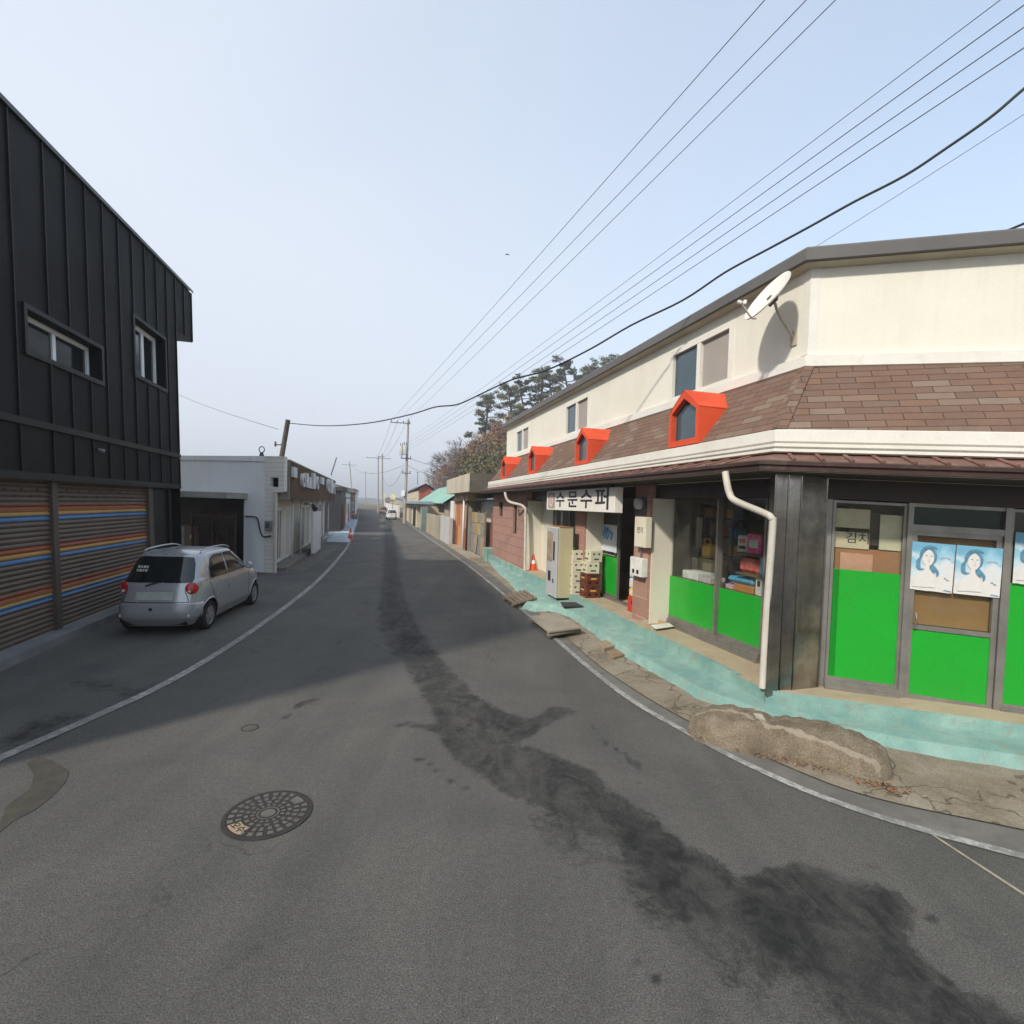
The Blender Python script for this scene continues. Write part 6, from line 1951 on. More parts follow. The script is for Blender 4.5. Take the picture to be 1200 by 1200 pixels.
# meter and cable
t = thing('electricity_meter', 'grey square electricity meter on the pale siding of the white house', 'meter', FW.P(.12, 1.5, .03))
MB().box(FW, .02, .24, 1.36, 1.68, .022, .12).build('case', [wm('meter_case', (.28, .28, .28), None, 3, .5, 0)], t, bevel=.01)
MB().box(FW, .06, .2, 1.45, 1.62, .121, .13).build('window', [wm('meter_window', (.12, .12, .12), None, 3, .2, 0)], t)
cb = [FW.P(1.0, 1.78, .04), FW.P(.7, 1.78, .04), FW.P(.55, 1.72, .04), FW.P(.46, 1.4, .04), FW.P(.38, 1.22, .05), FW.P(.25, 1.16, .06), FW.P(.05, 1.2, .06)]
tag(MB().tube(smooth_line(cb, 5), .022, 6).build('black_cable', [M_INK]), 'black cable hanging in a loop across the grey wall to the siding', 'cable')
# roof vent and small things on the left
vp = D(306.5, 537, 17.2)
t = thing('roof_cowl', 'dark roof vent with a round cowl on top of the white house', 'vent', vp)
MB().tube([vp-V3((0, 0, .08)), vp+V3((0, 0, .2))], [.12, .05], 8).build('base', [M_DK], t)
MB().tube([vp+V3((-.35, 0, .0)), vp+V3((.35, 0, .04))], .035, 6).build('crossbar', [M_DK], t)
rc = MB()
pts = [vp+V3((.09*math.cos(2*math.pi*k/16), 0, .29+.1*math.sin(2*math.pi*k/16))) for k in range(17)]
rc.tube(pts, .018, 6, cap=False); rc.build('ring', [M_ALU], t)
b0, b1 = FS.ux(367.5, .6, 1), FS.ux(376, .6, 1)
t = thing('standing_board', 'tall white board standing in front of the white house under the brown sign', 'board', FS.P((b0+b1)/2, 0, .6))
MB().box(FS, b0, b1, .12, 1.85, .5, .6).build('panel', [M_PVC], t, bevel=.01)
MB().box(FS, b0, b1, .0, .12, .45, .65).build('foot', [M_ALU], t)
lp = D(367, 594, 22)
t = thing('wall_lamp', 'white and black wall lamp over the standing white board', 'lamp', lp)
MB().tube([lp+V3((-.5, .3, .12)), lp+V3((-.05, .1, .1))], .05, 8).build('arm', [M_PVC], t)
MB().tube([lp+V3((-.05, .1, .1)), lp+V3((.12, -.05, -.1))], [.07, .12], 10).build('shade', [M_DK], t)

# tarpaulins and cones down the left kerb
tarp = MB()
Lr = [q for q in LLINE if 28.5 < q.y < 75]
M_TP = wm('pale_tarpaulin', (.40, .44, .47), (.33, .40, .44), 1.3, .7, .3, 30, dirt=(.2, .42, .48), dirt_amt=.5)
def tarpaulin(y0, y1, w_, label):
    mb = MB(); n = int((y1-y0)/.5)
    rows = []
    for i in range(n+1):
        y = y0+(y1-y0)*i/n
        k = min(range(len(LLINE)-1), key=lambda j: abs(LLINE[j].y-y))
        p = LLINE[k].lerp(LLINE[k+1], 0) if abs(LLINE[k+1].y-LLINE[k].y) < 1e-6 else LLINE[k]+(LLINE[k+1]-LLINE[k])*((y-LLINE[k].y)/(LLINE[k+1].y-LLINE[k].y))
        row = []
        for j in range(9):
            q = p+V3((-w_*(1-j/8)-.02, -.2*(1-j/8), 0))
            e = min(i, n-i, 2)/2*min(j, 8-j, 1)
            row.append(V3((q.x, q.y, .02+e*(.09+.1*noise.noise(V3((q.x*2.2, q.y*1.3, y0)))))))
        rows.append(row)
    for r0, r1 in zip(rows[:-1], rows[1:]):
        for j in range(8): mb.face((r0[j], r0[j+1], r1[j+1], r1[j]), 0, True)
    return tag(mb.build('tarpaulin', [M_TP], sharp=180), label, 'tarpaulin', 'pale tarpaulins along the left kerb')
tarpaulin(29.2, 37, 1.75, 'pale bluish tarpaulin spread on the kerb, the one behind the near cone')
tarpaulin(37.6, 46, 1.8, 'pale bluish tarpaulin spread on the kerb, middle of the three')
tarpaulin(46.6, 66, 1.9, 'pale bluish tarpaulin spread on the kerb, farthest of the three')
for (x, y, lb) in ((410.5, 632, 'orange cone with white band at the near end of the tarpaulins'), (413.5, 606.5, 'orange cone second in line along the far tarpaulins'), (414.2, 602, 'orange cone third in line along the far tarpaulins'), (414.8, 598.5, 'orange cone last in line along the far tarpaulins')):
    c = dup(cn_, G(x, y)+V3((0, 0, .0 if y > 620 else .12)), 0, 1.15 if y > 620 else 1.35, label=lb)

# ================================================================ beyond the shop, right row
M_CONC = wm('old_concrete', (.33, .30, .25), (.25, .225, .185), 1.2, .9, .3, 40, streak=.4, dirt=(.13, .11, .09))
M_CONCT = wm('tan_concrete', (.36, .31, .24), (.28, .235, .18), 1, .9, .3, 40, streak=.35, dirt=(.17, .13, .1))
M_BEIGE = wm('beige_wall', (.52, .45, .33), (.44, .37, .27), .8, .9, .15, streak=.25, dirt=(.25, .2, .14))
M_WWALL = wm('far_white_wall', (.66, .64, .60), (.58, .56, .52), .5, .85, .1, streak=.25, dirt=(.35, .32, .28))
M_GROOF = wm('green_roof', (.24, .42, .34), (.18, .34, .28), 1, .6, .05)
M_BROOF = wm('blue_roof', (.06, .14, .30), (.05, .11, .24), 1, .5, .05)
M_CROOF = wm('blue_grey_roof', (.26, .32, .37), (.2, .25, .29), 1, .5, .05)
M_RBR = wm('red_brown_door', (.33, .10, .05), (.26, .075, .04), 2, .6, .05)
M_ORNG = wm('orange_timber', (.52, .27, .12), (.45, .22, .1), 2, .65, .05)
M_RBOX = wm('brick_red_wall', (.35, .09, .06), None, 1, .8, .05)
M_DARKR = wm('dark_tile_roof', (.07, .06, .058), None, 2, .7, .2)
M_PINKW = wm('dusty_pink_wall', (.42, .30, .26), None, 1, .85, .1)
FGL = M_DGL
def UX(x, w): return FR.ux(x, w)
def VV(F, x, y, w): return F.uv(x, y, w)[1]

def house(name, label, cat, F, u0, u1, h, w, depth, wallm, roof=None, roofm=None, opens=(), wm_=None, over=.4, rise=1.2):
    """walls + roof + openings (u fraction a..b, v c..d, kind)"""
    t = thing(name, label, cat, F.P((u0+u1)/2, 0, w))
    MB().box(F, u0, u1, -.1, h, w-depth, w).build('wall', [wallm], t)
    if roof == 'flat':
        MB().box(F, u0-.12, u1+.12, h+.001, h+.3, w-depth-.1, w+.12).build('roof', [roofm or wallm], t)
    elif roof == 'gable':      # ridge along the street
        mb = MB(); o = over
        for z in (0, .06):
            mb.face((F.P(u0-o, h-.12+z, w+o), F.P(u1+o, h-.12+z, w+o), F.P(u1+o, h+rise+z, w-depth/2), F.P(u0-o, h+rise+z, w-depth/2)))
            mb.face((F.P(u0-o, h-.12+z, w-depth-o), F.P(u1+o, h-.12+z, w-depth-o), F.P(u1+o, h+rise+z, w-depth/2), F.P(u0-o, h+rise+z, w-depth/2)))
        mb.face((F.P(u0-o, h-.12, w+o), F.P(u1+o, h-.12, w+o), F.P(u1+o, h-.06, w+o), F.P(u0-o, h-.06, w+o)))
        mb.build('roof', [roofm], t)
        g = MB()
        for u in (u0+.001, u1-.001): g.face((F.P(u, h, w), F.P(u, h, w-depth), F.P(u, h+rise, w-depth/2)))
        g.build('gable', [wallm], t)
    elif roof == 'shed':
        mb = MB(); o = over
        for z in (0, .07): mb.face((F.P(u0-o, h-.1+z, w+o), F.P(u1+o, h-.1+z, w+o), F.P(u1+o, h+rise+z, w-depth), F.P(u0-o, h+rise+z, w-depth)))
        mb.face((F.P(u0-o, h-.1, w+o), F.P(u1+o, h-.1, w+o), F.P(u1+o, h-.03, w+o), F.P(u0-o, h-.03, w+o)))
        mb.face((F.P(u0-o, h-.1, w+o), F.P(u0-o, h-.03, w+o), F.P(u0-o, h+rise+.07, w-depth), F.P(u0-o, h+rise, w-depth)))
        mb.build('roof', [roofm], t)
    for (a, b2, c, d, kind) in opens:
        ua, ub = u0+(u1-u0)*a, u0+(u1-u0)*b2
        if kind == 'window': window(t, F, ua, ub, c, d, w+.05, wm_ or M_PVC, FGL, fw=.07, fd=.08, mull=(.5,))
        elif kind == 'door':
            dd = MB().box(F, ua, ub, c, d, w, w+.04).build('door', [wm_ or M_RBR], t)
            MB().box(F, ua+.1, ua+.16, 1.0, 1.15, w+.041, w+.07).build('handle', [M_DK], dd)
        elif kind == 'dark': MB().box(F, ua, ub, c, d, w, w+.012).build('opening', [M_BLK2], t)
    return t

# low white side house with a blue-grey roof behind the gate of boards
house('white_side_house', 'low white house with a blue-grey sheet roof between the shop and the concrete gatehouse', 'house', FR, UX(579, -.55), UX(550, -.55), 2.75, -.55, 4, M_WWALL, 'shed', M_CROOF, [(.72, .95, 1.0, 2.5, 'door')], M_RBR, .45, .35)
# board fence, bricks
f0, f1 = UX(566, -.05), UX(551, -.05)
t = thing('board_fence', 'patchwork fence of tan and grey boards beside the stacked red bricks', 'fence', FR.P((f0+f1)/2, 0, -.05))
pk = random.Random(4)
bm_ = [wm('ochre_board', (.42, .31, .12), None, 3, .8), wm('grey_board', (.24, .235, .23), None, 3, .8), wm('tan_board', (.33, .26, .17), None, 3, .8)]
n = 4
for i in range(n):
    for j, (a, b2) in enumerate(((.1, 1.0), (1.02, 1.55), (1.57, 2.05))):
        uu0, uu1 = f0+(f1-f0)*i/n, f0+(f1-f0)*(i+1)/n-.03
        MB().box(FR, uu0, uu1, a, b2, -.08, -.05).build('board', [bm_[(i*2+j+(j == 0)) % 3 if j else 1 if i % 2 else 2]], t)
for u in (f0-.05, (f0+f1)/2, f1): MB().box(FR, u, u+.06, 0, 2.15, -.14, -.082).build('post', [M_WOOD], t)
hnd = MB().tube([FR.P(f0+1.3, .0, .05), FR.P(f0+1.1, .95, .0)], .02, 6); tag(hnd.build('walking_stick', [M_DK]), 'dark stick leaning against the patchwork board fence', 'stick')
b0, b1 = UX(575, -.2), UX(566.5, -.2)
t = thing('brick_stack', 'stack of loose red bricks between the pink block wall and the board fence', 'bricks', FR.P((b0+b1)/2, 0, -.4))
MB().box(FR, b0-.35, b0+.75, .1, 1.62, -1.0, -.3).build('bricks', [brickm('loose_red_bricks', (.34, .11, .07), (.27, .09, .06), (.06, .035, .03), .2, .085, .014, .5, .9, .9, dirt=.3)], t)
MB().box(FR, b0-.38, b0+.78, 1.63, 2.05, -1.0, -.32).build('top_box', [wm('rust_red_box', (.28, .12, .08), None, 3, .7)], t)
tag(MB().box(F1, 15.85, 16.5, 0, .62, -.5, .1).build('turquoise_block', [M_TURQ], bevel=.02), 'turquoise painted block at the far end of the shop step', 'block')
# gatehouse with concrete parapet
g0, g1 = UX(547, .75)+.28, UX(521, .75)-.2
t = thing('gatehouse', 'concrete gatehouse with heavy parapet above reddish brown doors', 'building', FR.P((g0+g1)/2, 0, 0))
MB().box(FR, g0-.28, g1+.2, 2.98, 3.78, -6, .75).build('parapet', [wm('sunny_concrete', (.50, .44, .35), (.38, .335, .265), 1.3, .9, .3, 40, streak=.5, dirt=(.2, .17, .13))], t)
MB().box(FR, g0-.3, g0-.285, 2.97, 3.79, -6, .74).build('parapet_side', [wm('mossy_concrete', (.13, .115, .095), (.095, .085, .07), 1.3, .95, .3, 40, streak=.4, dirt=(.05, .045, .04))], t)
MB().box(FR, UX(546, .3), g1, 2.6, 2.978, -5, .3).build('lintel', [wm('orange_lintel', (.5, .38, .22), None, 2, .85)], t)
d0, d1 = UX(544.5, .2), UX(531, .2)
MB().box(FR, d1, UX(527.5, .2), 0, 2.6, -5, .25).build('wall', [M_WWALL], t)
MB().box(FR, UX(547, .1), d0, 0, 2.6, -5, .1).build('wall', [M_CONC], t)
nd = 4
for i in range(nd):
    a, b2 = d0+(d1-d0)*i/nd, d0+(d1-d0)*(i+1)/nd
    dd = MB().box(FR, a+.03, b2-.03, .1, 2.58, .05, .12).build('door', [M_RBR if i in (0, 3) else M_ORNG], t)
    MB().box(FR, a+.35, b2-.35, 1.2, 2.4, .121, .128).build('door_panel', [M_RBR if i in (1, 2) else M_ORNG], dd)
MB().box(FR, g0, g1, 0, .1, 0, .6).build('threshold', [M_CONCT], t)
MB().tube([FR.P(UX(546, .2), 0, .2), FR.P(UX(546, .2), 2.9, .2)], .05, 8).build('downpipe', [M_DK], t)
q = UX(548.5, .9)
t = thing('white_post', 'slim white post standing in front of the patchwork board fence', 'post', FR.P(q, 0, .6))
MB().tube([FR.P(f1+.3, 0, .3), FR.P(f1+.3, 2.75, .3)], .055, 8).build('shaft', [M_PVC], t)
MB().box(FR, f1+.18, f1+.42, 2.74, 2.8, .18, .42).build('cap', [M_PVC], t)
# concrete yard wall and green roofed house
w0_, w1_ = g1+.3, UX(497, .6)
wm_mid = UX(515, .5)
t = thing('yard_wall', 'rough tan concrete yard wall with a paler length beside the gatehouse', 'wall', FR.P((w0_+w1_)/2, 0, .4))
MB().box(FR, wm_mid, w1_, -.05, 1.55, .35, .6).build('wall', [M_CONCT], t)
MB().box(FR, w0_, wm_mid-.01, -.05, 1.6, .3, .5).build('wall', [wm('pale_concrete', (.44, .44, .43), (.36, .36, .35), 1, .9, .2)], t)
MB().box(FR, wm_mid-.25, wm_mid+.25, -.05, 1.64, .28, .64).build('pier', [M_CONCT], t)
r0, r1 = UX(530, -1.5), UX(495, -1.5)
t = house('green_roof_house', 'low house with a pale green sheet roof behind the tan yard wall', 'house', FR, r0+.5, r1, 2.55, -1.2, 5, M_CONCT, 'gable', M_GROOF, [(.1, .75, 1.6, 2.3, 'dark')], None, .6, 2.0)
house('blue_roof_house', 'house with a blue roof and white eave above the green roofed one', 'house', FR, UX(523, -7), UX(486, -7), 4.2, -7, 5, M_PINKW, 'gable', M_BROOF, [(.2, .5, 2.5, 3.6, 'window')], None, .6, 1.4)
# canopy house, red box, white walls
c0, c1 = UX(487, 1.0), UX(470, 1.2)
t = house('beige_house', 'beige house with a flat projecting canopy beside the tall transformer pole', 'house', FR, c0, c1, 2.3, .9, 5, M_BEIGE, 'flat', M_CROOF, [(.06, .2, 0, 2.0, 'dark'), (.3, .45, .1, 2.0, 'door')], M_CONC)
MB().box(FR, c0-2.5, c1, 2.32, 2.5, .0, 1.6).build('canopy', [M_CROOF], t)
q = UX(493, 1.0)
t = thing('green_post_box', 'grey green metal cupboard at the kerb beside the yard wall', 'cupboard', FR.P(q, 0, 1))
MB().box(FR, q-.6, q+.7, 0, 2.1, .5, 1.0).build('cabinet', [wm('grey_green_metal', (.17, .22, .2), None, 2, .5)], t)
MB().box(FR, q-.5, q+.6, .2, 1.9, 1.001, 1.03).build('door', [wm('pale_green_metal', (.3, .36, .33), None, 2, .5)], t)
q = UX(489, 1.1)
if 0: t = thing('white_sack', 'white sack slumped against the beige house front', 'sack', FR.P(q, 0, 1.2))
if 0: mb = MB(); mb.lathe([(.25, 0), (.34, .2), (.32, .5), (.2, .78), (.1, .85), (.14, .95), (.0, .96)], FR.P(c0-.8, 0, 1.15), 12); mb.build('sack_body', [M_PVC], t)
x0_, x1_ = UX(489, -1.0), UX(476, -1.0)
t = house('red_box_house', 'upper floor with brick red end wall and dark curved roof behind the tall pole', 'house', FR, x0_, x1_, 4.6, -1.2, 1.7, M_RBOX, 'gable', M_DARKR, [(.3, .8, 3.0, 4.2, 'window')], None, .5, .7)
MB().box(FR, x0_+.6, x1_-.2, 2.6, 4.3, -1.19, -1.0).build('front_panel', [M_BEIGE], t)
e0 = c1+1
e1 = UX(452, 1.5)
t = thing('white_wall', 'long white yard wall behind the far white car', 'wall', FR.P((e0+e1)/2, 0, 1.6))
MB().box(FR, e0, e1, -.05, 2.0, 1.4, 1.65).build('wall', [M_WWALL], t)
MB().box(FR, e0, e1, 2.001, 2.1, 1.35, 1.7).build('coping', [M_CONC], t)
house('grey_roof_house', 'house with a grey tiled roof and pink wall above the long white yard wall', 'house', FR, e0+1, e0+14, 3.2, -1.5, 6, M_PINKW, 'gable', M_DARKR, [(.2, .4, 1.2, 2.6, 'window'), (.6, .8, 1.2, 2.6, 'window')], None, .5, 1.2)
house('cream_house', 'cream house with an olive roof standing beyond the long white yard wall', 'house', FR, e1-14, e1+2, 3.4, -.5, 6, M_BEIGE, 'gable', wm('olive_roof', (.2, .18, .1), None, 1, .7), [(.2, .35, 1.2, 2.4, 'window')], None, .5, 1.1)
house('brown_gate_house', 'narrow brown timber fronted house by the pair of far poles', 'house', FR, e1+3, e1+16, 3.0, 1.6, 6, M_TIM, 'flat', M_BEIGE, [(.1, .3, .1, 2.2, 'door')], M_ORNG)
for k, (a, L, h, mt, rt, rm_, lb) in enumerate((
    (20, 14, 3.4, M_WWALL, 'gable', M_BROOF, 'far white house with blue roof at the right end of the street'),
    (36, 16, 4.2, M_PINKW, 'gable', M_DARKR, 'far pink house with dark roof closing the right side of the street'),
    (56, 20, 5.0, M_GREYW, 'flat', M_CONC, 'far grey flat roofed building where the street vanishes'))):
    house('far_house', lb, 'house', FR, e1+a, e1+a+L, h, 1.8, 8, mt, rt, rm_, [(.2, .4, 1, 2.3, 'window'), (.6, .8, 1, 2.3, 'window')])
def signpost(x, y0, y1, xw, u_, w_, label):
    p = FR.P(u_, 0, w_)
    t = thing('street_signboard', label, 'sign', p)
    zt, zb = D(x, y0, p.y).z, D(x, y1, p.y).z
    MB().tube([p, V3((p.x, p.y, zt))], .06, 6).build('post', [M_DK], t)
    hw = xw*p.y/600/2
    MB().box(Frame(p, (1, 0, 0), (0, 0, 1), (0, -1, 0)), -hw, hw, zb, zt, .05, .2).build('panel', [wm('pale_yellow_sign', (.66, .6, .4), None, 2, .5, 0)], t)
q = UX(460, 1.9); signpost(460, 579, 585.5, 6, q, 1.9, 'square cream signboard on a dark post above the far white car')
q = UX(444, 1.9); signpost(444, 578, 585, 6, q, 1.9, 'square cream signboard at the foot of the pair of far poles')

# left row beyond the brown sign
us0_ = FQ.ux(396, 2.0)
defs = [
 (0, 5, 3.1, M_DK, 'flat', M_DARKR, [(.1, .4, 0, 2.2, 'dark'), (.55, .85, .1, 2.1, 'door')], 'dark timber fronted shop next beyond the brown sign'),
 (5.6, 6, 2.7, wm('orange_brick_wall', (.33, .16, .09), None, 1, .85), 'gable', M_DARKR, [(.3, .6, .9, 2.1, 'window')], 'low orange brick house beyond the dark timber shop'),
 (12.5, 8, 3.2, M_GREYW, 'flat', M_CONC, [(.2, .35, 1, 2.2, 'window'), (.6, .75, 0, 2.1, 'door')], 'grey flat roofed house on the left beside the row of cones'),
 (22, 9, 3.0, M_PINKW, 'gable', wm('pink_tile_roof', (.36, .17, .14), None, 2, .8), [(.3, .5, 1, 2.2, 'window')], 'pink tiled house on the left past the grey flat roof'),
 (33, 10, 3.6, M_DK, 'gable', M_DARKR, [(.2, .5, 1, 2.2, 'window')], 'dark walled house on the left near the far cones'),
 (46, 14, 4.2, M_GREYW, 'gable', M_CROOF, [(.3, .5, 1, 2.4, 'window')], 'grey blue roofed house far on the left'),
 (66, 18, 4.0, M_WWALL, 'gable', M_DARKR, [(.3, .5, 1, 2.4, 'window')], 'white house with dark roof far on the left'),
 (92, 26, 5.2, M_GREYW, 'flat', M_CONC, [(.3, .5, 1, 2.4, 'window')], 'big grey building where the left row ends')]
for a, L, h, mt, rt, rm_, op, lb in defs:
    house('row_house', lb, 'house', FQ, us0_+a, us0_+a+L, h, 2.0-.036*(us0_+a-36)+.25*math.sin(a), 7, mt, rt, rm_, op, None, .4, .9)

# ================================================================ poles and wires
M_PC = wm('pole_concrete', (.34, .31, .27), (.28, .26, .22), 1, .9, .1)
M_STL = wm('galvanised', (.2, .2, .2), None, 3, .5, 0, metal=.4)
M_WOODP = wm('tarred_pole', (.09, .075, .06), (.06, .05, .042), 3, .9, .2)
M_INS = wm('insulator', (.1, .06, .05), None, 3, .3, 0)
def pole(label, p, top, r0, r1, arms=(), mat=None, extra=None):
    t = thing('utility_pole', label, 'utility pole', p)
    MB().tube([p, top], [r0, r1], 12).build('shaft', [mat or M_PC], t)
    for (k, L0, L1, n) in arms:
        c = p.lerp(top, k); d = V3((SD.y, -SD.x, 0))
        MB().box(Frame(c, d, (0, 0, 1), SD*-1), -L0, L1, -.05, .05, .1, .2).build('crossarm', [M_STL], t)
        for i in range(n):
            x = -L0+.1+(L0+L1-.2)*i/max(1, n-1)
            q = c+d*x-SD*.15
            MB().lathe([(.03, 0), (.06, .08), (.05, .1), (.06, .16), (.04, .2), (.0, .22)], q+V3((0, 0, .05)), 8).build('insulator', [M_INS], t)
    return t
pb = G(474, 613.5); pt = D(478.5, 491, pb.y+.4)
pP = pole('tall concrete pole with twin grey transformers on the right of the far street', pb, pt, .2, .11, [(.955, 2.0, .25, 4), (.62, .7, .5, 2), (.48, .5, .5, 2)])
for k, (x, y) in enumerate(((470.5, 528), (475.0, 527))):
    c = D(x, y, pb.y-.35)
    mb = MB().lathe([(.0, -.55), (.24, -.52), (.27, -.4), (.27, .4), (.24, .5), (.0, .55)], c, 14)
    tf = mb.build('transformer', [wm('transformer_grey', (.5, .5, .49), None, 3, .5, 0)], pP)
    MB().tube([c+V3((-.1, 0, .5)), c+V3((-.12, 0, .85))], .05, 6).tube([c+V3((.1, 0, .5)), c+V3((.12, 0, .85))], .05, 6).build('bushing', [M_INS], tf)
sbx = D(472.5, 578, pb.y-.3)
MB().box(Frame(sbx, (1, 0, 0), (0, 0, 1), (0, -1, 0)), -.2, .2, -.3, .3, -.1, .1).build('meter_box', [M_PVC], pP)
for (x, yb, yt, r, lb, arms) in ((443.3, 601, 535, .16, 'left one of the pair of grey poles at the far right kerb', [(.97, 2.4, 2.6, 3)]), (448.2, 601, 532, .17, 'right one of the pair of grey poles at the far right kerb', [(.95, .8, .4, 2)])):
    p = G(x, yb); pole(lb, p, D(x-.2, yt, p.y), r*1.1, r*.75, arms)
p = G(414, 596); pole('grey pole with a long crossarm on the left beyond the cones', p, D(409.5, 541, p.y), .2, .13, [(.93, 2.3, 2.0, 3)])
p = G(428.5, 592.5); pole('faintest pole with a crossarm where the street vanishes', p, D(428.3, 552, p.y), .26, .18, [(.94, 4, 4, 3)])
lp0 = D(329, 545, 22.5); lp0 = V3((lp0.x, lp0.y, 0)); lp1 = D(337.5, 492, 22.2)
lt_ = D(330, 536, 22.5)
base = lt_+(lt_-lp1)*((lt_.z)/(lp1.z-lt_.z))
plean = pole('dark tarred pole leaning behind the white house roof', base, lp1, .13, .10, [], M_WOODP)
k = lp1.lerp(base, .18)
MB().tube([k, k+V3((-.32, -.1, -.05))], .025, 6).tube([k+V3((-.32, -.1, -.12)), k+V3((-.32, -.1, .1))], .045, 8).build('insulator', [M_INS], plean)
t = thing('roof_antenna', 'thin leaning antenna rod rising over the end of the brown sign', 'antenna', D(388, 556, 30))
MB().tube([D(388, 557, 30), D(394.5, 536, 30)], .03, 5).build('rod', [M_DK], t)
t = thing('roof_antenna', 'thin upright aerial on the roofs right of the tall transformer pole', 'antenna', D(489, 566, 60))
MB().tube([D(489.5, 568, 60), D(489.5, 553, 60)], .035, 5).tube([D(487.5, 553, 60), D(491.5, 554, 60)], .02, 5).build('rod', [M_DK], t)

M_WIRE = wm('wire_grey', (.12, .13, .16), None, 3, .6, 0)
M_WIREB = wm('wire_black', (.02, .02, .024), None, 3, .5, 0)
def wire(label, A, B, sag, r, mat, name='overhead_wire', group='overhead wires', n=40, wob=None):
    pts = []
    for i in range(n+1):
        t = i/n; p = A.lerp(B, t); p.z -= sag*4*t*(1-t)
        if wob: p = p+wob(t)
        pts.append(p)
    o = MB().tube(pts, r, 5).build(name, [mat])
    return tag(o, label, 'wire', group)
def far_end(x, y, dx, dy, dz): return pt+V3((dx, dy, dz))
armc = pb.lerp(pt, .955)
dA = V3((SD.y, -SD.x, 0))
def ext(A, x, y, Y, k=1.35):
    """run from A through the point seen at pixel x, y, depth Y and on past it"""
    P = D(x, y, Y); return A+(P-A)*k
for (off_, x, y, lb, r) in ((-1.9, 890, 2, 'leftmost of the three high wires running up from the tall transformer pole', .009), (-1.2, 938, 2, 'middle one of the three high wires running up from the tall transformer pole', .009), (-.2, 972, 2, 'rightmost of the three high wires running up from the tall transformer pole', .009)):
    A = armc+dA*off_+V3((0, 0, .25))
    wire(lb, A, ext(A, x, y, 9.0, 1.25), .12, r, M_WIRE)
for (k, x, y, lb, r) in ((.80, 1150, 8, 'topmost of the four parallel wires crossing to the upper right corner', .006), (.765, 1185, 8, 'second from the top of the four parallel wires crossing to the upper right corner', .008), (.73, 1199, 24, 'third from the top of the four parallel wires crossing to the upper right corner', .008), (.70, 1199, 48, 'lowest of the four parallel wires crossing to the upper right corner', .008)):
    A = pb.lerp(pt, k)
    wire(lb, A, ext(A, x, y, 6.5, 1.12), .25, r, M_WIRE)
A = pb.lerp(pt, .70); wire('faintest thin wire under the black cable, running just over the shop roof', D(930, 305, 9), D(1260, 95, 6), .02, .004, M_WIRE)
# the heavy sagging black cable
way = [(340, 496), (380, 499), (430, 496), (480, 486), (510, 477), (536, 474), (565, 461), (600, 445), (640, 434), (690, 410), (740, 381), (800, 352), (850, 319), (900, 292), (950, 265), (1000, 237), (1060, 206), (1110, 173), (1160, 138), (1200, 104), (1260, 55)]
e0_, e1_ = lp1+V3((0, 0, -.1)), D(1260, 55, 5.2)
pts = []
for (x, y) in way:
    lo, hi = 0.0, 1.0
    for _ in range(50):
        m_ = (lo+hi)/2
        if proj(e0_.lerp(e1_, m_))[0] < x: lo = m_
        else: hi = m_
    q = e0_.lerp(e1_, lo); pts.append(D(x, y, q.y))
tag(MB().tube(smooth_line(pts, 5), .017, 6).build('overhead_cable', [M_WIREB]), 'thick wavy black cable from the leaning pole across the street to the upper right', 'cable')
wire('short thick dark cable at the right edge over the shop roof', D(1150, 282, 8), D(1260, 236, 6), .01, .018, M_WIREB, 'overhead_cable', 'overhead wires')
for (a, b2, lb, s_) in (
   ((210, 463, 40), (326, 503, 22.4), 'thin wire from the left meeting the leaning pole', .1),
   ((412, 545, 130), (474, 545, 57.8), 'slack wire from the left crossarm pole to the tall transformer pole', 1.5),
   ((448, 556, 103), (473, 548, 57.8), 'drooping wire between the pair of far poles and the tall transformer pole', 2.2),
   ((477, 536, 57.8), (560, 542, 70), 'upper slack wire leading right from the tall transformer pole to the bare trees', .8),
   ((477, 545, 57.8), (545, 560, 50), 'lower slack wire leading right from the tall transformer pole over the roofs', .5),
   ((530, 552, 60), (594, 525, 24), 'dark wire slanting down from the shop end over the wooded slope', .3)):
    wire(lb, D(*a), D(*b2), s_, .022 if a[2] > 40 else .014, M_WIRE)
for i, (k, y) in enumerate(((-1.9, 538), (-1.2, 538), (-.2, 538))):
    wire(['left', 'middle', 'right'][i]+' of the three thin wires running on from the tall pole to the paired poles', armc+dA*k+V3((0, 0, .2)), D(438+4*i, 536, 103), 1.2, .015, M_WIRE)
bird = thing('bird', 'small dark bird gliding in the empty sky', 'bird', D(594.5, 298, 40))
bp_ = D(594.5, 298, 40)
mb = MB(); mb.lathe([(0, -.16), (.03, -.1), (.045, 0), (.03, .1), (0, .15)], bp_, 8, axis=(.3, .9, .2)); mb.build('body', [M_WIREB], bird)
mb = MB()
for s_ in (-1, 1): mb.face((bp_+V3((0, .06, .02)), bp_+V3((s_*.1, .05, .06)), bp_+V3((s_*.2, -.04, -.12)), bp_+V3((0, -.05, .0))))
mb.build('wing', [M_WIREB], bird)

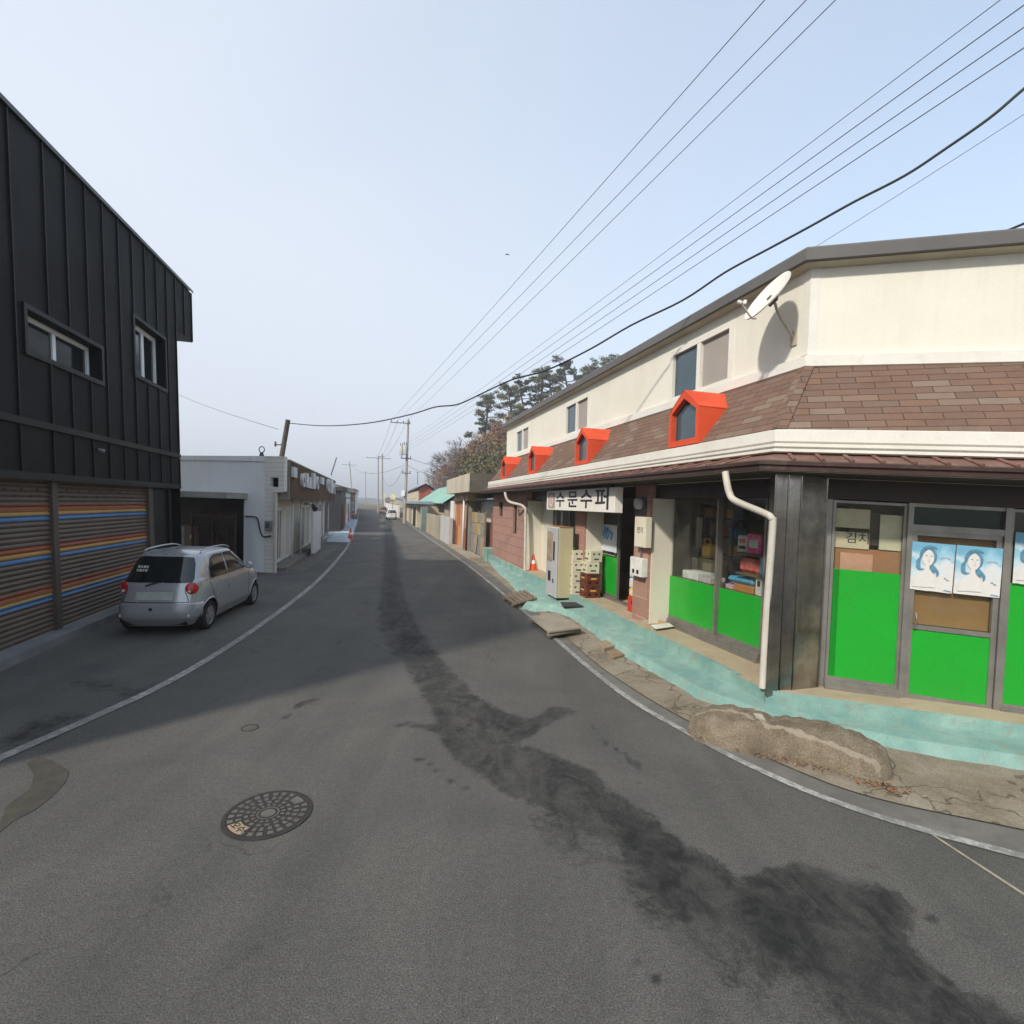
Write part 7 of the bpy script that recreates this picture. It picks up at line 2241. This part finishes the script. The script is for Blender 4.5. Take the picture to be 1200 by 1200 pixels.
# ================================================================ trees on the slope
def skel(rng, base, height, lean=(0, 0), levels=4, spread=.55, n0=7, r0=.16, first=.3, droop=0.0):
    """branching limbs: list of (points, radii) and tip points"""
    limbs, tips = [], []
    def grow(p, d, L, r, lv):
        pts = [p]; rs = [r]; n = 4
        for i in range(n):
            d = (d+V3((rng.gauss(0, .12), rng.gauss(0, .12), rng.gauss(0.04-droop, .08)))).normalized()
            p = p+d*(L/n); pts.append(p); rs.append(r*(1-.55*(i+1)/n))
        limbs.append((pts, rs, lv))
        if lv >= levels: tips.append((pts[-1], d)); return
        k = rng.randint(3, 4) if lv else n0
        for i in range(k):
            t = first+(1-first)*(i+.5)/k if lv == 0 else .35+.65*(i+rng.random())/k
            j = min(int(t*n), n-1); q = pts[j].lerp(pts[j+1], t*n-j)
            a = rng.random()*2*math.pi if lv else i*2.4+rng.random()
            o = d.orthogonal().normalized(); o2 = d.cross(o)
            nd = (d*(1-spread)+(o*math.cos(a)+o2*math.sin(a))*spread*1.1).normalized()
            grow(q, nd, L*rng.uniform(.48, .68)*(1.15-.4*t if lv == 0 else 1), max(r*(1-.6*t)*.55, .006), lv+1)
        tips.append((pts[-1], d))
    grow(V3(base), V3((lean[0], lean[1], 1)).normalized(), height, r0, 0)
    return limbs, tips
def leafy(mb, c, R_, n, size, rng, mats, flat=1.0, needle=False):
    for i in range(n):
        v = V3((rng.gauss(0, 1), rng.gauss(0, 1), rng.gauss(0, 1)*flat)); v = v.normalized()*R_*rng.random()**.45; v.z *= flat
        p = c+v
        a = V3((rng.gauss(0, 1), rng.gauss(0, 1), rng.gauss(0, 1))).normalized(); b_ = a.orthogonal().normalized()
        s = size*rng.uniform(.6, 1.3); w = s*(.26 if needle else .6)
        mb.face((p-a*s-b_*w*.3, p+b_*w, p+a*s, p-b_*w), rng.randrange(mats))
M_BARK = wm('pine_bark', (.10, .065, .045), (.06, .042, .032), 4, .95, .4)
M_BARKG = wm('grey_bark', (.22, .19, .17), (.14, .12, .11), 4, .95, .4)
M_TWIG = wm('twig', (.19, .15, .135), (.13, .10, .09), 2, .9, 0)
M_N1 = wm('needle_dark', (.055, .07, .038), None, 2, .8, 0)
M_N2 = wm('needle_mid', (.10, .115, .055), None, 2, .8, 0)
M_N3 = wm('needle_olive', (.16, .155, .08), None, 2, .8, 0)
M_L1 = wm('dead_leaf_rust', (.30, .155, .085), None, 2, .85, 0)
M_L2 = wm('dead_leaf_tan', (.34, .22, .13), None, 2, .85, 0)
M_L3 = wm('dead_leaf_brown', (.20, .115, .07), None, 2, .85, 0)
M_U1 = wm('scrub_olive', (.10, .10, .04), None, 2, .85, 0)
M_U2 = wm('scrub_ochre', (.20, .15, .07), None, 2, .85, 0)
M_U3 = wm('scrub_dark', (.045, .055, .025), None, 2, .85, 0)
def pine(seed, h=9):
    rng = random.Random(seed)
    t = thing('pine_tree', 'pine', 'tree', (0, 0, 0), 'pines along the ridge behind the shop')
    tb = MB(); lean = (rng.uniform(-.1, .1), rng.uniform(-.1, .1))
    P = [V3((lean[0]*z*h+.25*math.sin(z*5+seed), lean[1]*z*h+.2*math.cos(z*4+seed), z*h)) for z in [i/8 for i in range(9)]]
    tb.tube(P, [.2*(1-.8*i/8)+.02 for i in range(9)], 7)
    cb_ = MB()
    for i in range(22):
        z = .42+.58*i/21; p = P[0].lerp(P[8], 0); k = min(int(z*8), 7); p = P[k].lerp(P[k+1], z*8-k)
        a = i*2.4+rng.random(); L = h*(.17*(1-((z-.62)/.62)**2)+.03)*rng.uniform(.4, 1.2)
        d = V3((math.cos(a), math.sin(a), .12+.45*(z-.5)))
        e = p+d*L
        tb.tube([p, p.lerp(e, .5)+V3((0, 0, -.06*L)), e], [.06, .04, .015], 5)
        for q in range(rng.randint(3, 5)):
            c = p.lerp(e, rng.uniform(.5, .97))+V3((rng.gauss(0, .2), rng.gauss(0, .2), rng.gauss(.1, .12)))
            leafy(cb_, c, h*.042*rng.uniform(.6, 1.4), 44, .16, rng, 3, .6, True)
    leafy(cb_, P[8], h*.05, 70, .17, rng, 3, .7, True)
    tb.build('trunk', [M_BARK], t); cb_.build('crown', [M_N1, M_N2, M_N3], t)
    return t
def bare(seed, h=8, leaves=0):
    rng = random.Random(seed)
    t = thing('bare_tree' if not leaves else 'oak_tree', 'bare', 'tree', (0, 0, 0), 'leafless trees on the slope' if not leaves else 'rust leaved trees on the slope')
    limbs, tips = skel(rng, (0, 0, 0), h*.55, (rng.uniform(-.15, .15), rng.uniform(-.1, .1)), 3, .55, 10, .15, .2)
    tb, cb_ = MB(), MB()
    for pts, rs, lv in limbs:
        if lv < 2: tb.tube(pts, rs, 5, cap=False)
        else: cb_.tube(pts, [max(r, .012) for r in rs], 3, 0, cap=False)
    for p, d in tips:
        for i in range(8 if not leaves else 2):
            v = (d+V3((rng.gauss(0, .5), rng.gauss(0, .5), rng.gauss(.15, .35)))).normalized()*rng.uniform(.35, .9)
            cb_.tube([p, p+v*.5+V3((0, 0, .03)), p+v], [.015, .012, .008], 3, 0, cap=False)
        if leaves: leafy(cb_, p, .5, leaves*2, .085, rng, 3)
    tb.build('trunk', [M_BARKG], t)
    if leaves:
        for i in range(len(cb_.m)): cb_.m[i] = cb_.m[i]
        cb_.build('crown', [M_L1, M_L2, M_L3], t)
    else: cb_.build('crown', [M_TWIG], t)
    return t
def scrub(seed):
    rng = random.Random(seed)
    t = thing('shrub', 'shrub', 'shrub', (0, 0, 0), 'olive scrub at the foot of the wooded slope')
    tb, cb_ = MB(), MB()
    for i in range(9):
        a = rng.random()*6.28; e = V3((math.cos(a)*rng.uniform(.3, 1.4), math.sin(a)*rng.uniform(.3, 1.4), rng.uniform(1.2, 3.0)))
        tb.tube([V3((0, 0, 0)), e*.5+V3((0, 0, .3)), e], [.05, .03, .01], 4)
        leafy(cb_, e, .8, 110, .085, rng, 3)
        leafy(cb_, e*.55+V3((0, 0, .2)), .7, 60, .085, rng, 3)
    tb.build('stems', [M_BARKG], t); cb_.build('foliage', [M_U1, M_U2, M_U3], t)
    return t
P_ = [pine(3), pine(8), pine(15)]
B_ = [bare(2), bare(5), bare(9)]
O_ = [bare(21, 7, 10), bare(27, 7, 11)]
S_ = [scrub(1), scrub(4)]
used = set()
def plant(src, x, ytop, Y, label, hsrc, rot):
    """stand a tree on the slope so that its top reaches the given height at its own distance"""
    p = D(x, ytop, Y); z0 = slope(p.x, p.y)-.15
    s = max(.45, min(2.2, (p.z-z0)/hsrc))
    if src.name not in used:
        used.add(src.name); src.location = (p.x, p.y, z0); src.rotation_euler = (0, 0, rot); src.scale = (s, s, s); src['label'] = label
        return src
    return dup(src, (p.x, p.y, z0), rot, s, label)
pines = [(574, 464, 100, 'lone pine with open crown, leftmost on the ridge'), (604, 455, 104, 'dark pine standing between the lone pine and the shop roof'), (622, 447, 108, 'narrow pine just right of the dark pine by the roof line'), (637, 433, 110, 'tall spreading pine over the middle of the shop roof edge'), (655, 440, 112, 'pine tucked beside the tall spreading one'), (674, 424, 112, 'broad bushy pine with the widest crown above the shop roof'), (690, 430, 115, 'small pine at the right flank of the broad bushy pine'), (722, 405, 115, 'upper pine showing only its head over the roof edge'), (741, 400, 118, 'last pine top on the right above the roof edge')]
for i, (x, y, Y, lb) in enumerate(pines): plant(P_[i % 3], x, y, Y, lb, 9.2, i*1.9)
bares = [(517, 545, 108, 'bare grey tree lowest at the left end of the slope'), (524, 524, 110, 'bare tree with a rounded twiggy crown left of the slope'), (536, 512, 104, 'bare tree with purplish twigs behind the concrete parapet'), (547, 508, 112, 'tallest bare tree above the concrete parapet'), (558, 500, 100, 'bare tree merging into the rusty leaves under the lone pine'), (512, 556, 120, 'faint bare sapling at the very edge of the slope'), (543, 535, 80, 'pale bare tree standing low over the gatehouse'), (570, 515, 88, 'thin bare tree right of the pale one'), (556, 545, 72, 'bare whippy stems close behind the gatehouse parapet')]
for i, (x, y, Y, lb) in enumerate(bares): plant(B_[i % 3], x, y, Y, lb, 8.2, i*1.3)
oaks = [(566, 497, 96, 'rust leaved tree below the lone pine'), (582, 490, 98, 'rust leaved tree at the end of the grey roof'), (592, 478, 104, 'rust leaved tree touching the shop roof end'), (612, 472, 106, 'rust leaved tree under the dark pine'), (628, 462, 108, 'rust leaved tree showing between two pines'), (645, 458, 110, 'rust leaved tree low against the roof edge'), (577, 520, 84, 'rust leaved tree halfway down the slope by the shop'), (586, 545, 70, 'rust leaved tree low beside the shop gable'), (600, 470, 100, 'rust leaved tree just right of the roof end, under the pine trunks'), (660, 446, 112, 'rust leaved tree between the spreading pine and the broad bushy pine'), (682, 436, 114, 'rust leaved tree filling the gap under the broad bushy pine'), (706, 422, 116, 'rust leaved tree right of the small flank pine'), (730, 412, 118, 'rust leaved tree under the upper pine head'), (548, 520, 92, 'rust leaved tree among the bare crowns over the gatehouse'), (532, 530, 98, 'rust leaved tree at the left among bare grey trees')]
for i, (x, y, Y, lb) in enumerate(oaks): plant(O_[i % 2], x, y, Y, lb, 7.2, i*2.2)
rs_ = random.Random(12)
sc_names = [(548, 552, 62), (558, 548, 60), (568, 540, 62), (578, 538, 58), (586, 530, 60), (566, 556, 55), (582, 556, 52), (574, 528, 70), (552, 562, 70), (584, 515, 74), (560, 530, 80), (540, 560, 84)]
for i, (x, y, Y) in enumerate(sc_names): plant(S_[i % 2], x, y, Y, 'olive brown scrub on the wooded slope beside the shop gable', 3.0, i*1.7)

# ================================================================ air
hz_ = MB().box(Frame((0, 0, 0), (1, 0, 0), (0, 0, 1), (0, -1, 0)), -930, 930, -4, 62, -1850, 230)
hm = bpy.data.materials.new('haze_air'); hm.use_nodes = True
hnt = hm.node_tree; hnt.nodes.clear()
ho = hnt.nodes.new('ShaderNodeOutputMaterial'); hv = hnt.nodes.new('ShaderNodeVolumePrincipled')
hv.inputs['Color'].default_value = (.86, .88, .93, 1); hv.inputs['Density'].default_value = HAZE; hv.inputs['Anisotropy'].default_value = .2
hnt.links.new(hv.outputs[0], ho.inputs['Volume'])
if HAZE > 0:
    o = hz_.build('haze', [hm]); tag(o, kind='stuff', label='thin pale winter haze filling the street air', cat='haze')
